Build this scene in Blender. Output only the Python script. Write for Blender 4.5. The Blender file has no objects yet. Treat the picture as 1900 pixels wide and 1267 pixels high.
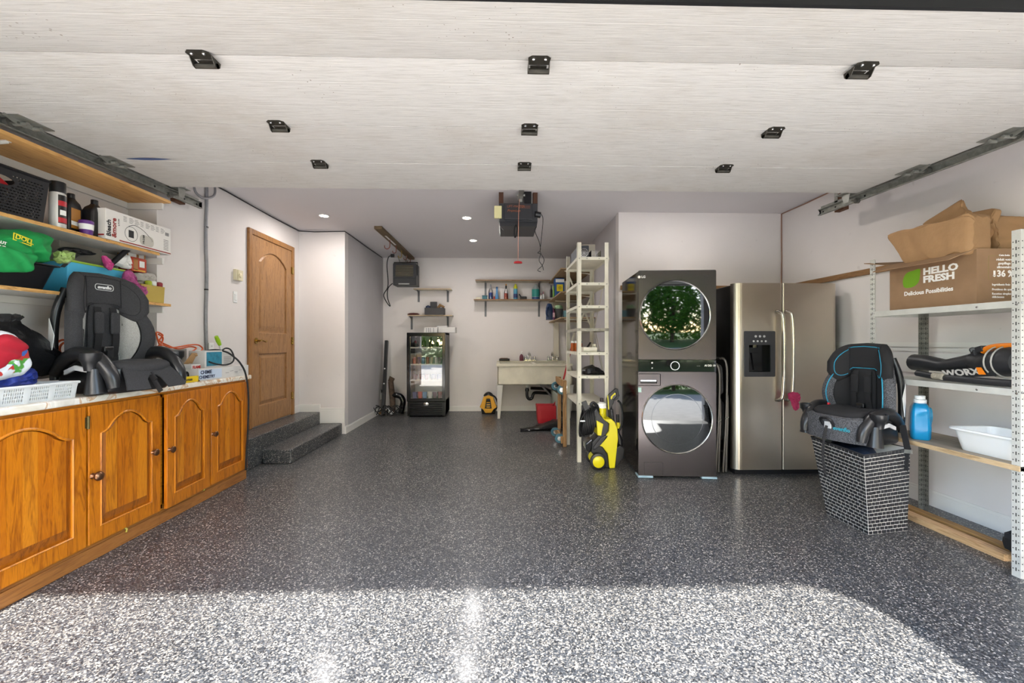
import bpy, bmesh, math, random
from mathutils import Vector, Matrix, Euler
from mathutils.geometry import tessellate_polygon
random.seed(7)
PI = math.pi
SC = bpy.context.scene
COL = SC.collection
# ---------------------------------------------------------------- camera
FPX, EYE, YAW = 780.0, 1.2415, math.radians(1.45)
cam_d = bpy.data.cameras.new('camera'); cam = bpy.data.objects.new('camera', cam_d); COL.objects.link(cam)
cam_d.sensor_width = 36; cam_d.lens = FPX / 1900 * 36; cam_d.clip_start = 0.02; cam_d.clip_end = 200
cam.location = (0, 0, EYE); cam.rotation_euler = (PI / 2, 0, -YAW)
SC.camera = cam
# ---------------------------------------------------------------- sky, sun, exposure
SC.view_settings.view_transform = 'Standard'; SC.view_settings.look = 'None'
SC.view_settings.gamma = 1; SC.view_settings.use_curve_mapping = False
SC.view_settings.exposure = -0.12
w = bpy.data.worlds.new('sky'); SC.world = w; w.use_nodes = True
nt = w.node_tree; bg = nt.nodes['Background']
sk = nt.nodes.new('ShaderNodeTexSky'); sk.sky_type = 'NISHITA'; sk.sun_disc = False
sk.sun_elevation = math.radians(30.6); sk.sun_rotation = PI; sk.air_density = 1.0; sk.dust_density = 1.0; sk.ozone_density = 0.6
nt.links.new(sk.outputs[0], bg.inputs[0]); bg.inputs[1].default_value = 2.4
sun_d = bpy.data.lights.new('sun', 'SUN'); sun = bpy.data.objects.new('sun', sun_d); COL.objects.link(sun)
sun_d.energy = 50; sun_d.angle = math.radians(0.3); sun_d.color = (1.0, 0.95, 0.87)
sun.rotation_euler = Vector((0.0, 1, -0.592)).to_track_quat('-Z', 'Y').to_euler()
sun.location = (0, -8, 9)
def lamp_spot(loc, watt, size=0.11):
    d = bpy.data.lights.new('recessed_bulb', 'AREA'); d.shape = 'DISK'; d.size = size; d.energy = watt; d.color = (1.0, 0.97, 0.94)
    o = bpy.data.objects.new('recessed_bulb', d); o.location = loc; COL.objects.link(o); return o
# ---------------------------------------------------------------- helpers
def at(px, py, X=None, Y=None, Z=None):
    """point seen at photo pixel (px,py) on a plane X=, Y= or Z="""
    F = Vector((math.sin(YAW), math.cos(YAW), 0)); R = Vector((math.cos(YAW), -math.sin(YAW), 0))
    d = F + R * ((px - 950) / FPX) + Vector((0, 0, 1)) * ((633.5 - py) / FPX)
    t = X / d.x if X is not None else (Y / d.y if Y is not None else (Z - EYE) / d.z)
    return Vector((0, 0, EYE)) + d * t
def smooth2(pts, n=4, closed=True):
    """Catmull-Rom through pts"""
    out = []; L = len(pts)
    rng = range(L) if closed else range(L - 1)
    for i in rng:
        if closed: p = [Vector(pts[(i + k) % L]) for k in (-1, 0, 1, 2)]
        else: p = [Vector(pts[max(0, min(L - 1, i + k))]) for k in (-1, 0, 1, 2)]
        for j in range(n):
            t = j / n
            out.append(0.5 * ((2 * p[1]) + (p[2] - p[0]) * t + (2 * p[0] - 5 * p[1] + 4 * p[2] - p[3]) * t * t + (3 * p[1] - p[0] - 3 * p[2] + p[3]) * t ** 3))
    if not closed: out.append(Vector(pts[-1]))
    return out
def rrect(x0, x1, y0, y1, r, n=4):
    o = []
    for cx, cy, a in ((x1 - r, y0 + r, -90), (x1 - r, y1 - r, 0), (x0 + r, y1 - r, 90), (x0 + r, y0 + r, 180)):
        for k in range(n + 1):
            t = math.radians(a + 90 * k / n); o.append((cx + r * math.cos(t), cy + r * math.sin(t)))
    return o
def circ(cx, cy, r, n=24, ry=None):
    ry = ry or r
    return [(cx + r * math.cos(2 * PI * k / n), cy + ry * math.sin(2 * PI * k / n)) for k in range(n)]
# plane maps for plate(): (a, b, depth) -> xyz
def mXZ(y0, s=-1): return lambda a, b, d: (a, y0 + s * d, b)      # a=x, b=z, depth towards -y
def mYZ(x0, s=1): return lambda a, b, d: (x0 + s * d, a, b)       # a=y, b=z
def mXY(z0, s=1): return lambda a, b, d: (a, b, z0 + s * d)
class MB:
    def __init__(s): s.v = []; s.f = []; s.mi = []
    def add(s, vs, fs, mi=0):
        o = len(s.v); s.v += [tuple(p) for p in vs]; s.f += [tuple(i + o for i in f) for f in fs]; s.mi += [mi] * len(fs); return s
    def box(s, x0, x1, y0, y1, z0, z1, mi=0, M=None):
        vs = [Vector((x, y, z)) for z in (z0, z1) for y in (y0, y1) for x in (x0, x1)]
        if M is not None: vs = [M @ p for p in vs]
        return s.add(vs, [(0, 2, 3, 1), (4, 5, 7, 6), (0, 1, 5, 4), (2, 6, 7, 3), (0, 4, 6, 2), (1, 3, 7, 5)], mi)
    def bar(s, p0, p1, w, h, up=(0, 0, 1), mi=0):
        p0 = Vector(p0); p1 = Vector(p1); d = (p1 - p0).normalized(); u = Vector(up)
        if abs(d.dot(u)) > 0.99: u = Vector((1, 0, 0))
        r = d.cross(u).normalized(); u = r.cross(d)
        vs = [p + r * a * w / 2 + u * b * h / 2 for p in (p0, p1) for a, b in ((-1, -1), (1, -1), (1, 1), (-1, 1))]
        return s.add(vs, [(3, 2, 1, 0), (4, 5, 6, 7), (0, 1, 5, 4), (1, 2, 6, 5), (2, 3, 7, 6), (3, 0, 4, 7)], mi)
    def cyl(s, p0, p1, r0, r1=None, n=16, cap=True, mi=0):
        return s.tube([p0, p1], [r0, r0 if r1 is None else r1], n, False, cap, mi)
    def tube(s, pts, r, n=8, closed=False, cap=True, mi=0):
        P = [Vector(p) for p in pts]; L = len(P); rs = r if isinstance(r, (list, tuple)) else [r] * L
        vs = []; prev = None
        for i in range(L):
            if closed: d = P[(i + 1) % L] - P[i - 1]
            else: d = P[min(i + 1, L - 1)] - P[max(i - 1, 0)]
            if d.length < 1e-9: d = Vector((0, 0, 1))
            d.normalize()
            if prev is None:
                a = Vector((0, 0, 1)) if abs(d.z) < 0.9 else Vector((1, 0, 0)); u = d.cross(a).normalized()
            else:
                u = prev - d * prev.dot(d)
                u = u.normalized() if u.length > 1e-6 else d.orthogonal().normalized()
            prev = u; v = d.cross(u)
            vs += [P[i] + (u * math.cos(2 * PI * k / n) + v * math.sin(2 * PI * k / n)) * rs[i] for k in range(n)]
        fs = []
        for i in range(L if closed else L - 1):
            a = i * n; b = ((i + 1) % L) * n
            for k in range(n): fs.append((a + k, a + (k + 1) % n, b + (k + 1) % n, b + k))
        if cap and not closed: fs += [tuple(reversed(range(n))), tuple((L - 1) * n + k for k in range(n))]
        return s.add(vs, fs, mi)
    def lathe(s, prof, n=24, c=(0, 0, 0), ax=(0, 0, 1), mi=0, sx=1.0, sy=1.0):
        """prof: list of (radius, height)"""
        q = Vector((0, 0, 1)).rotation_difference(Vector(ax).normalized()); c = Vector(c); vs = []; fs = []
        for r, h in prof:
            vs += [c + q @ Vector((r * sx * math.cos(2 * PI * k / n), r * sy * math.sin(2 * PI * k / n), h)) for k in range(n)]
        for i in range(len(prof) - 1):
            for k in range(n): fs.append((i * n + k, i * n + (k + 1) % n, (i + 1) * n + (k + 1) % n, (i + 1) * n + k))
        if prof[0][0] > 1e-5: fs.append(tuple(reversed(range(n))))
        if prof[-1][0] > 1e-5: fs.append(tuple((len(prof) - 1) * n + k for k in range(n)))
        return s.add(vs, fs, mi)
    def plate(s, outer, holes, t, m, mi=0, d0=0.0):
        """flat shape with holes, thickness t, placed by the map m(a, b, depth)"""
        loops = [outer] + list(holes); flat = [p for l in loops for p in l]
        tri = tessellate_polygon([[Vector((p[0], p[1], 0)) for p in l] for l in loops]); n = len(flat)
        vs = [m(p[0], p[1], d0) for p in flat] + [m(p[0], p[1], d0 + t) for p in flat]
        fs = [tuple(x) for x in tri] + [tuple(i + n for i in reversed(x)) for x in tri]
        o = 0
        for l in loops:
            L = len(l)
            for i in range(L): fs.append((o + i, o + (i + 1) % L, o + (i + 1) % L + n, o + i + n))
            o += L
        return s.add(vs, fs, mi)
    def puff(s, outline, th, m, rings=4, edge=0.35, mi=0, both=True):
        """cushion: outline inflated to thickness th, placed by the map m(a, b, depth)"""
        c = sum((Vector((p[0], p[1])) for p in outline), Vector((0, 0))) / len(outline); n = len(outline)
        def ring(k, sg):
            t = k / rings; sc = 1 - edge * (1 - math.cos(t * PI / 2)) if k < rings else 1 - edge
            h = math.sin(t * PI / 2) * th / 2 * sg
            return [m(c.x + (p[0] - c.x) * sc, c.y + (p[1] - c.y) * sc, h) for p in outline]
        vs = []; idx = []
        seq = ([(k, -1) for k in range(rings, 0, -1)] if both else []) + [(k, 1) for k in range(0, rings + 1)]
        for k, sg in seq: idx.append(len(vs)); vs += ring(k, sg)
        fs = []
        for a, b in zip(idx, idx[1:]):
            for k in range(n): fs.append((a + k, a + (k + 1) % n, b + (k + 1) % n, b + k))
        # inner fill: shrinking rings to the centre
        for base, sg, rev in ((idx[0], -1, True), (idx[-1], 1, False)):
            if not both and rev: continue
            prev = base
            for q in (0.6, 0.25):
                o = len(vs); sc = (1 - edge) * q
                vs += [m(c.x + (p[0] - c.x) * sc, c.y + (p[1] - c.y) * sc, th / 2 * sg * (1 + 0.12 * (1 - q))) for p in outline]
                for k in range(n):
                    f = (prev + k, prev + (k + 1) % n, o + (k + 1) % n, o + k); fs.append(tuple(reversed(f)) if rev else f)
                prev = o
            o = len(vs); vs.append(m(c.x, c.y, th / 2 * sg * 1.12))
            for k in range(n):
                f = (prev + k, prev + (k + 1) % n, o); fs.append(tuple(reversed(f)) if rev else f)
        return s.add(vs, fs, mi)
    def loft(s, loops, cap=True, mi=0, closed=False):
        n = len(loops[0]); vs = [p for l in loops for p in l]; fs = []
        for i in range(len(loops) - 1):
            for k in range(n): fs.append((i * n + k, i * n + (k + 1) % n, (i + 1) * n + (k + 1) % n, (i + 1) * n + k))
        if cap: fs += [tuple(reversed(range(n))), tuple((len(loops) - 1) * n + k for k in range(n))]
        return s.add(vs, fs, mi)
    def grid(s, nu, nv, fn, mi=0):
        vs = [fn(i / nu, j / nv) for j in range(nv + 1) for i in range(nu + 1)]
        fs = [(j * (nu + 1) + i, j * (nu + 1) + i + 1, (j + 1) * (nu + 1) + i + 1, (j + 1) * (nu + 1) + i) for j in range(nv) for i in range(nu)]
        return s.add(vs, fs, mi)
    def mesh(s, name, mats, smooth=False):
        me = bpy.data.meshes.new(name); me.from_pydata([tuple(p)[:3] for p in s.v], [], s.f)
        for m_ in (mats if isinstance(mats, (list, tuple)) else [mats]): me.materials.append(m_)
        me.polygons.foreach_set('material_index', s.mi)
        bm = bmesh.new(); bm.from_mesh(me); bmesh.ops.recalc_face_normals(bm, faces=bm.faces); bm.to_mesh(me); bm.free()
        if smooth:
            me.polygons.foreach_set('use_smooth', [True] * len(me.polygons))
            try: me.set_sharp_from_angle(angle=math.radians(smooth if smooth > 1 else 40))
            except Exception: pass
        me.update(); return me
    def build(s, name, mats, parent=None, smooth=False, bevel=0, sub=0, label=None, solid=0):
        o = bpy.data.objects.new(name, s.mesh(name, mats, smooth)); COL.objects.link(o)
        if parent is not None:
            o.parent = parent
            if parent.get('_w'): o.matrix_parent_inverse = WINV[parent.name]
            WINV[o.name] = WINV.get(parent.name, Matrix())
            if parent.get('_w'): o['_w'] = 0
        if solid: md = o.modifiers.new('solid', 'SOLIDIFY'); md.thickness = solid; md.offset = 0
        if bevel:
            md = o.modifiers.new('bevel', 'BEVEL'); md.width = bevel; md.segments = 2; md.limit_method = 'ANGLE'; md.angle_limit = math.radians(40)
        if sub: md = o.modifiers.new('sub', 'SUBSURF'); md.levels = sub; md.render_levels = sub
        if label: o['label'] = label
        if name in ('bolts', 'small_print', 'socket_slots', 'buttons', 'stripe', 'side_panels', 'seam'): o['kind'] = 'stuff'
        return o
WINV = {}
USED = set()
def thing(name, label, cat, loc=(0, 0, 0), rz=0, group=None, world=False):
    """Empty at the base of a thing; world=True: its children are given in room coordinates"""
    o = bpy.data.objects.new(name, None); o.empty_display_size = 0.1; COL.objects.link(o)
    o.location = loc; o.rotation_euler = (0, 0, rz); o['label'] = label; o['category'] = cat
    if group: o['group'] = group
    if world:
        o['_w'] = 1; WINV[o.name] = (Matrix.Translation(Vector(loc)) @ Matrix.Rotation(rz, 4, 'Z')).inverted()
    assert label not in USED or group, label
    USED.add(label)
    return o
def tag(o, label, cat, group=None, kind=None):
    o['label'] = label; o['category'] = cat
    if group: o['group'] = group
    if kind: o['kind'] = kind
    assert label not in USED or group, label
    USED.add(label); return o
def struct(name, mb, m, **k):
    o = mb.build(name, m, **k); o['kind'] = 'structure'; return o
def dup(root, loc=None, rz=None, label=None, group=None):
    r = root.copy(); COL.objects.link(r)
    if loc is not None: r.location = loc
    if rz is not None: r.rotation_euler = (0, 0, rz)
    if label: r['label'] = label
    if group: r['group'] = group
    for ch in list(root.children):
        c = ch.copy(); COL.objects.link(c); c.parent = r
        for g in ch.children:
            d = g.copy(); COL.objects.link(d); d.parent = c
    return r
def text(s, org, right, up, size, m, parent=None, name='lettering', align='LEFT', ext=0.0006, bold=0.0, sx=1.0, shear=0):
    cu = bpy.data.curves.new(name, 'FONT'); cu.body = s; cu.size = size; cu.extrude = ext; cu.offset = bold
    cu.align_x = align; cu.align_y = 'CENTER'; cu.resolution_u = 2; cu.shear = shear
    cu.materials.append(m)
    tmp = bpy.data.objects.new('tmp', cu); me = bpy.data.meshes.new_from_object(tmp); bpy.data.objects.remove(tmp); me.name = name
    o = bpy.data.objects.new(name, me); COL.objects.link(o)
    r = Vector(right).normalized(); u = Vector(up); u = (u - r * u.dot(r)).normalized(); n = r.cross(u)
    M = Matrix((r * sx, u, n)).transposed().to_4x4(); M.translation = Vector(org) + n * 0.0012
    if parent is not None:
        o.parent = parent
        if parent.name in WINV: o.matrix_parent_inverse = WINV[parent.name]
    o.matrix_basis = M
    return o
# ---------------------------------------------------------------- materials
MATS = {}
def lin(c):
    if isinstance(c, str):
        c = [int(c[i:i + 2], 16) / 255 for i in (0, 2, 4)]
    return tuple(x / 12.92 if x <= 0.04045 else ((x + 0.055) / 1.055) ** 2.4 for x in c) + (1,)
def mat(name, col, rough=0.6, metal=0.0, bump=0.0, bscale=40, vary=0.0, vscale=6, coat=0.0, trans=0.0, emit=0.0, alpha=1.0, spec=0.5, sheen=0.0, aniso=None, ior=1.45):
    if name in MATS: return MATS[name]
    m = bpy.data.materials.new(name); m.use_nodes = True; n = m.node_tree.nodes; l = m.node_tree.links; b = n['Principled BSDF']
    c = lin(col); b.inputs['Base Color'].default_value = c; b.inputs['Roughness'].default_value = rough; b.inputs['Metallic'].default_value = metal
    b.inputs['Coat Weight'].default_value = coat; b.inputs['Transmission Weight'].default_value = trans; b.inputs['IOR'].default_value = ior
    b.inputs['Alpha'].default_value = alpha; b.inputs['Specular IOR Level'].default_value = spec; b.inputs['Sheen Weight'].default_value = sheen
    if emit: b.inputs['Emission Color'].default_value = c; b.inputs['Emission Strength'].default_value = emit
    tc = n.new('ShaderNodeTexCoord')
    mp = n.new('ShaderNodeMapping'); l.new(tc.outputs['Object'], mp.inputs[0])
    if aniso: mp.inputs['Scale'].default_value = aniso
    if vary:
        nz = n.new('ShaderNodeTexNoise'); nz.inputs['Scale'].default_value = vscale; nz.inputs['Detail'].default_value = 6; nz.inputs['Roughness'].default_value = 0.6
        l.new(mp.outputs[0], nz.inputs['Vector'])
        mr = n.new('ShaderNodeMapRange'); mr.inputs[1].default_value = 0.3; mr.inputs[2].default_value = 0.7; mr.inputs[3].default_value = 1 - vary; mr.inputs[4].default_value = 1 + vary * 0.6
        l.new(nz.outputs['Fac'], mr.inputs[0])
        mx = n.new('ShaderNodeVectorMath'); mx.operation = 'SCALE'; mx.inputs[0].default_value = c[:3]; l.new(mr.outputs[0], mx.inputs['Scale'])
        l.new(mx.outputs[0], b.inputs['Base Color'])
    if bump:
        nb = n.new('ShaderNodeTexNoise'); nb.inputs['Scale'].default_value = bscale; nb.inputs['Detail'].default_value = 4; l.new(mp.outputs[0], nb.inputs['Vector'])
        bp = n.new('ShaderNodeBump'); bp.inputs['Strength'].default_value = min(1, bump); bp.inputs['Distance'].default_value = 0.01 * max(1, bump); l.new(nb.outputs['Fac'], bp.inputs['Height'])
        l.new(bp.outputs[0], b.inputs['Normal'])
    MATS[name] = m; return m
def ramp(n, stops, mode='LINEAR'):
    r = n.new('ShaderNodeValToRGB'); r.color_ramp.interpolation = mode; e = r.color_ramp.elements
    while len(e) < len(stops): e.new(0.5)
    for x, (p, c) in zip(e, stops): x.position = p; x.color = lin(c) if not (isinstance(c, tuple) and len(c) == 4) else c
    return r
def wood(name, c1, c2, c3=None, axis='z', scale=1.0, rough=0.4, coat=0.0, staves=0.0, bump=0.15):
    """long-grained wood along axis; staves: board width of a glued-up panel (m)"""
    if name in MATS: return MATS[name]
    m = bpy.data.materials.new(name); m.use_nodes = True; n = m.node_tree.nodes; l = m.node_tree.links; b = n['Principled BSDF']
    b.inputs['Roughness'].default_value = rough; b.inputs['Coat Weight'].default_value = coat; b.inputs['Coat Roughness'].default_value = 0.2
    tc = n.new('ShaderNodeTexCoord'); mp = n.new('ShaderNodeMapping'); l.new(tc.outputs['Object'], mp.inputs[0])
    s = {'x': (1.2, 14, 14), 'y': (14, 1.2, 14), 'z': (14, 14, 1.2)}[axis]; mp.inputs['Scale'].default_value = [q * scale for q in s]
    nz = n.new('ShaderNodeTexNoise'); nz.inputs['Scale'].default_value = 1.6; nz.inputs['Detail'].default_value = 3; nz.inputs['Distortion'].default_value = 1.2; l.new(mp.outputs[0], nz.inputs['Vector'])
    mul = n.new('ShaderNodeMath'); mul.operation = 'MULTIPLY'; mul.inputs[1].default_value = 7; l.new(nz.outputs['Fac'], mul.inputs[0])
    fr = n.new('ShaderNodeMath'); fr.operation = 'PINGPONG'; fr.inputs[1].default_value = 1; l.new(mul.outputs[0], fr.inputs[0])
    mp2 = n.new('ShaderNodeMapping'); l.new(tc.outputs['Object'], mp2.inputs[0]); mp2.inputs['Scale'].default_value = [q * scale * 9 for q in s]
    n2 = n.new('ShaderNodeTexNoise'); n2.inputs['Scale'].default_value = 2; n2.inputs['Detail'].default_value = 5; l.new(mp2.outputs[0], n2.inputs['Vector'])
    mx = n.new('ShaderNodeMath'); mx.operation = 'MULTIPLY_ADD'; mx.inputs[1].default_value = 0.55; l.new(fr.outputs[0], mx.inputs[0])
    m3 = n.new('ShaderNodeMath'); m3.operation = 'MULTIPLY'; m3.inputs[1].default_value = 0.55; l.new(n2.outputs['Fac'], m3.inputs[0]); l.new(m3.outputs[0], mx.inputs[2])
    fac = mx.outputs[0]
    if staves:
        sp = n.new('ShaderNodeSeparateXYZ'); l.new(tc.outputs['Object'], sp.inputs[0])
        dv = n.new('ShaderNodeMath'); dv.operation = 'DIVIDE'; dv.inputs[1].default_value = staves; l.new(sp.outputs['Y'], dv.inputs[0])
        fl = n.new('ShaderNodeMath'); fl.operation = 'FLOOR'; l.new(dv.outputs[0], fl.inputs[0])
        wn = n.new('ShaderNodeTexWhiteNoise'); wn.noise_dimensions = '1D'; l.new(fl.outputs[0], wn.inputs['W'])
        ad = n.new('ShaderNodeMath'); ad.operation = 'MULTIPLY_ADD'; ad.inputs[1].default_value = 0.35; ad.inputs[2].default_value = -0.17; l.new(wn.outputs['Value'], ad.inputs[0])
        a2 = n.new('ShaderNodeMath'); l.new(ad.outputs[0], a2.inputs[0]); l.new(fac, a2.inputs[1]); fac = a2.outputs[0]
    r = ramp(n, [(0.1, c1), (0.5, c2), (0.95, c3 or c1)]); l.new(fac, r.inputs[0]); l.new(r.outputs[0], b.inputs['Base Color'])
    bp = n.new('ShaderNodeBump'); bp.inputs['Strength'].default_value = bump; bp.inputs['Distance'].default_value = 0.002; l.new(n2.outputs['Fac'], bp.inputs['Height']); l.new(bp.outputs[0], b.inputs['Normal'])
    MATS[name] = m; return m
def mat_floor():
    m = bpy.data.materials.new('flake_epoxy'); m.use_nodes = True; n = m.node_tree.nodes; l = m.node_tree.links; b = n['Principled BSDF']
    tc = n.new('ShaderNodeTexCoord')
    nz = n.new('ShaderNodeTexNoise'); nz.inputs['Scale'].default_value = 120; l.new(tc.outputs['Object'], nz.inputs['Vector'])
    mxv = n.new('ShaderNodeMixRGB'); mxv.inputs[0].default_value = 0.006; l.new(tc.outputs['Object'], mxv.inputs[1]); l.new(nz.outputs['Color'], mxv.inputs[2])
    v1 = n.new('ShaderNodeTexVoronoi'); v1.inputs['Scale'].default_value = 185; l.new(mxv.outputs[0], v1.inputs['Vector'])
    s1 = n.new('ShaderNodeSeparateColor'); l.new(v1.outputs['Color'], s1.inputs[0])
    r1 = ramp(n, [(0.0, '14161a'), (0.18, '25292e'), (0.38, '393c41'), (0.60, '4e4e4e'), (0.80, '6e6b67'), (0.93, 'b4aea4')], 'CONSTANT'); l.new(s1.outputs[0], r1.inputs[0])
    big = n.new('ShaderNodeTexNoise'); big.inputs['Scale'].default_value = 1.3; big.inputs['Detail'].default_value = 5; l.new(tc.outputs['Object'], big.inputs['Vector'])
    mr = n.new('ShaderNodeMapRange'); mr.inputs[1].default_value = 0.3; mr.inputs[2].default_value = 0.7; mr.inputs[3].default_value = 0.68; mr.inputs[4].default_value = 0.98; l.new(big.outputs['Fac'], mr.inputs[0])
    mul = n.new('ShaderNodeVectorMath'); mul.operation = 'SCALE'; l.new(r1.outputs[0], mul.inputs[0]); l.new(mr.outputs[0], mul.inputs['Scale'])
    l.new(mul.outputs[0], b.inputs['Base Color'])
    b.inputs['Roughness'].default_value = 0.5; b.inputs['Coat Weight'].default_value = 0.35; b.inputs['Coat Roughness'].default_value = 0.16
    bp = n.new('ShaderNodeBump'); bp.inputs['Strength'].default_value = 0.35; bp.inputs['Distance'].default_value = 0.0012; l.new(s1.outputs[1], bp.inputs['Height']); l.new(bp.outputs[0], b.inputs['Normal'])
    return m
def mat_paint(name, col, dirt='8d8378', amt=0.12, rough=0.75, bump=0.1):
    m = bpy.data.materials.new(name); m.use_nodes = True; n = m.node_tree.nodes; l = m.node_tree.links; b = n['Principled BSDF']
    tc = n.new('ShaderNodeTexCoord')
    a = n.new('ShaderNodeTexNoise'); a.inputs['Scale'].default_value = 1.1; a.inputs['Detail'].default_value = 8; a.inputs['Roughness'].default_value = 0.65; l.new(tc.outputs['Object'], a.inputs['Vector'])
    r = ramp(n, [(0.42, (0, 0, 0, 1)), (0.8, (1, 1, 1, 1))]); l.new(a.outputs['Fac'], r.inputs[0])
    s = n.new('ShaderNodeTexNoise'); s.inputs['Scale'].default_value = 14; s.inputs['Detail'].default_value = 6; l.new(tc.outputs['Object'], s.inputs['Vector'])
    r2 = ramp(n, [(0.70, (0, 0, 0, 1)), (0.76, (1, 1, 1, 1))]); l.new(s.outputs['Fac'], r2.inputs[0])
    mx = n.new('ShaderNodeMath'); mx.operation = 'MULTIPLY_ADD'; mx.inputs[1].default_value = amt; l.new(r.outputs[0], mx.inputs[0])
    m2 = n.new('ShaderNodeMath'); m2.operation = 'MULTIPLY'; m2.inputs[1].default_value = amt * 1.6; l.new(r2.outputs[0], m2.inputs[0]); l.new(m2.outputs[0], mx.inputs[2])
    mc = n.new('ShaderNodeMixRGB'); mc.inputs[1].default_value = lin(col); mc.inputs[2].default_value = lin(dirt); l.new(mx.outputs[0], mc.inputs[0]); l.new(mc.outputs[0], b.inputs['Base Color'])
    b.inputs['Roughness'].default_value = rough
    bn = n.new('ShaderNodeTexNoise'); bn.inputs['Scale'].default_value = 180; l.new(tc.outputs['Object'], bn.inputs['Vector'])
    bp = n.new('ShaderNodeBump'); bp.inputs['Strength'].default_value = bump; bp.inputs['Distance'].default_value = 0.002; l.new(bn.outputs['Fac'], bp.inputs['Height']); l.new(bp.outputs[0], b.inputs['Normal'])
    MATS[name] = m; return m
def mat_doorskin():
    """white steel with a pressed wood grain, peppered with dust"""
    m = bpy.data.materials.new('embossed_steel'); m.use_nodes = True; n = m.node_tree.nodes; l = m.node_tree.links; b = n['Principled BSDF']
    tc = n.new('ShaderNodeTexCoord'); mp = n.new('ShaderNodeMapping'); mp.inputs['Scale'].default_value = (5, 130, 130); l.new(tc.outputs['Object'], mp.inputs[0])
    g = n.new('ShaderNodeTexNoise'); g.inputs['Scale'].default_value = 1.5; g.inputs['Detail'].default_value = 7; g.inputs['Distortion'].default_value = 0.6; l.new(mp.outputs[0], g.inputs['Vector'])
    rg = ramp(n, [(0.25, 'b4b0aa'), (0.48, 'cfccc7'), (0.8, 'd8d5d1')]); l.new(g.outputs['Fac'], rg.inputs[0])
    sp = n.new('ShaderNodeTexVoronoi'); sp.inputs['Scale'].default_value = 34; l.new(tc.outputs['Object'], sp.inputs['Vector'])
    cl = n.new('ShaderNodeTexNoise'); cl.inputs['Scale'].default_value = 2.4; cl.inputs['Detail'].default_value = 3; l.new(tc.outputs['Object'], cl.inputs['Vector'])
    mr = n.new('ShaderNodeMapRange'); mr.inputs[1].default_value = 0.48; mr.inputs[2].default_value = 0.75; mr.inputs[3].default_value = 0.02; mr.inputs[4].default_value = 0.15; l.new(cl.outputs['Fac'], mr.inputs[0])
    lt = n.new('ShaderNodeMath'); lt.operation = 'LESS_THAN'; l.new(sp.outputs['Distance'], lt.inputs[0]); l.new(mr.outputs[0], lt.inputs[1])
    st = n.new('ShaderNodeTexNoise'); st.inputs['Scale'].default_value = 0.9; st.inputs['Detail'].default_value = 9; st.inputs['Roughness'].default_value = 0.7; l.new(tc.outputs['Object'], st.inputs['Vector'])
    rs = ramp(n, [(0.5, (0, 0, 0, 1)), (0.85, (0.55, 0.55, 0.55, 1))]); l.new(st.outputs['Fac'], rs.inputs[0])
    m1 = n.new('ShaderNodeMixRGB'); l.new(rs.outputs[0], m1.inputs[0]); l.new(rg.outputs[0], m1.inputs[1]); m1.inputs[2].default_value = lin('a89a86')
    m2 = n.new('ShaderNodeMixRGB'); l.new(lt.outputs[0], m2.inputs[0]); l.new(m1.outputs[0], m2.inputs[1]); m2.inputs[2].default_value = lin('8b8074'); l.new(m2.outputs[0], b.inputs['Base Color'])
    b.inputs['Roughness'].default_value = 0.5
    bp = n.new('ShaderNodeBump'); bp.inputs['Strength'].default_value = 0.5; bp.inputs['Distance'].default_value = 0.003; l.new(g.outputs['Fac'], bp.inputs['Height']); l.new(bp.outputs[0], b.inputs['Normal'])
    return m
def mat_marble():
    m = bpy.data.materials.new('marble_laminate'); m.use_nodes = True; n = m.node_tree.nodes; l = m.node_tree.links; b = n['Principled BSDF']
    tc = n.new('ShaderNodeTexCoord'); g = n.new('ShaderNodeTexNoise'); g.inputs['Scale'].default_value = 5; g.inputs['Detail'].default_value = 8; g.inputs['Distortion'].default_value = 2.2; l.new(tc.outputs['Object'], g.inputs['Vector'])
    r = ramp(n, [(0.3, 'c9c2b4'), (0.45, 'e9e3d8'), (0.52, 'b98f63'), (0.56, 'e3dccf'), (0.75, 'cfc4b0')]); l.new(g.outputs['Fac'], r.inputs[0]); l.new(r.outputs[0], b.inputs['Base Color'])
    b.inputs['Roughness'].default_value = 0.3; return m
def mat_fabric(name, c1, c2, scale=260, rough=0.9):
    if name in MATS: return MATS[name]
    m = bpy.data.materials.new(name); m.use_nodes = True; n = m.node_tree.nodes; l = m.node_tree.links; b = n['Principled BSDF']
    tc = n.new('ShaderNodeTexCoord'); v = n.new('ShaderNodeTexVoronoi'); v.inputs['Scale'].default_value = scale; l.new(tc.outputs['Object'], v.inputs['Vector'])
    s = n.new('ShaderNodeSeparateColor'); l.new(v.outputs['Color'], s.inputs[0]); r = ramp(n, [(0.35, c1), (0.7, c2)]); l.new(s.outputs[0], r.inputs[0]); l.new(r.outputs[0], b.inputs['Base Color'])
    b.inputs['Roughness'].default_value = rough; MATS[name] = m; return m
def glass(name, tint='ffffff', rough=0.0, op=0.35):
    """thin clear pane: mostly see-through with a mirror reflection"""
    if name in MATS: return MATS[name]
    m = bpy.data.materials.new(name); m.use_nodes = True; n = m.node_tree.nodes; l = m.node_tree.links; n.remove(n['Principled BSDF'])
    t = n.new('ShaderNodeBsdfTransparent'); t.inputs[0].default_value = lin(tint); g = n.new('ShaderNodeBsdfGlossy'); g.inputs['Roughness'].default_value = rough
    f = n.new('ShaderNodeFresnel'); f.inputs[0].default_value = 1.5
    a = n.new('ShaderNodeMath'); a.operation = 'ADD'; a.inputs[1].default_value = op; l.new(f.outputs[0], a.inputs[0])
    mx = n.new('ShaderNodeMixShader'); l.new(a.outputs[0], mx.inputs[0]); l.new(t.outputs[0], mx.inputs[1]); l.new(g.outputs[0], mx.inputs[2]); l.new(mx.outputs[0], n['Material Output'].inputs[0])
    MATS[name] = m; return m
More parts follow.
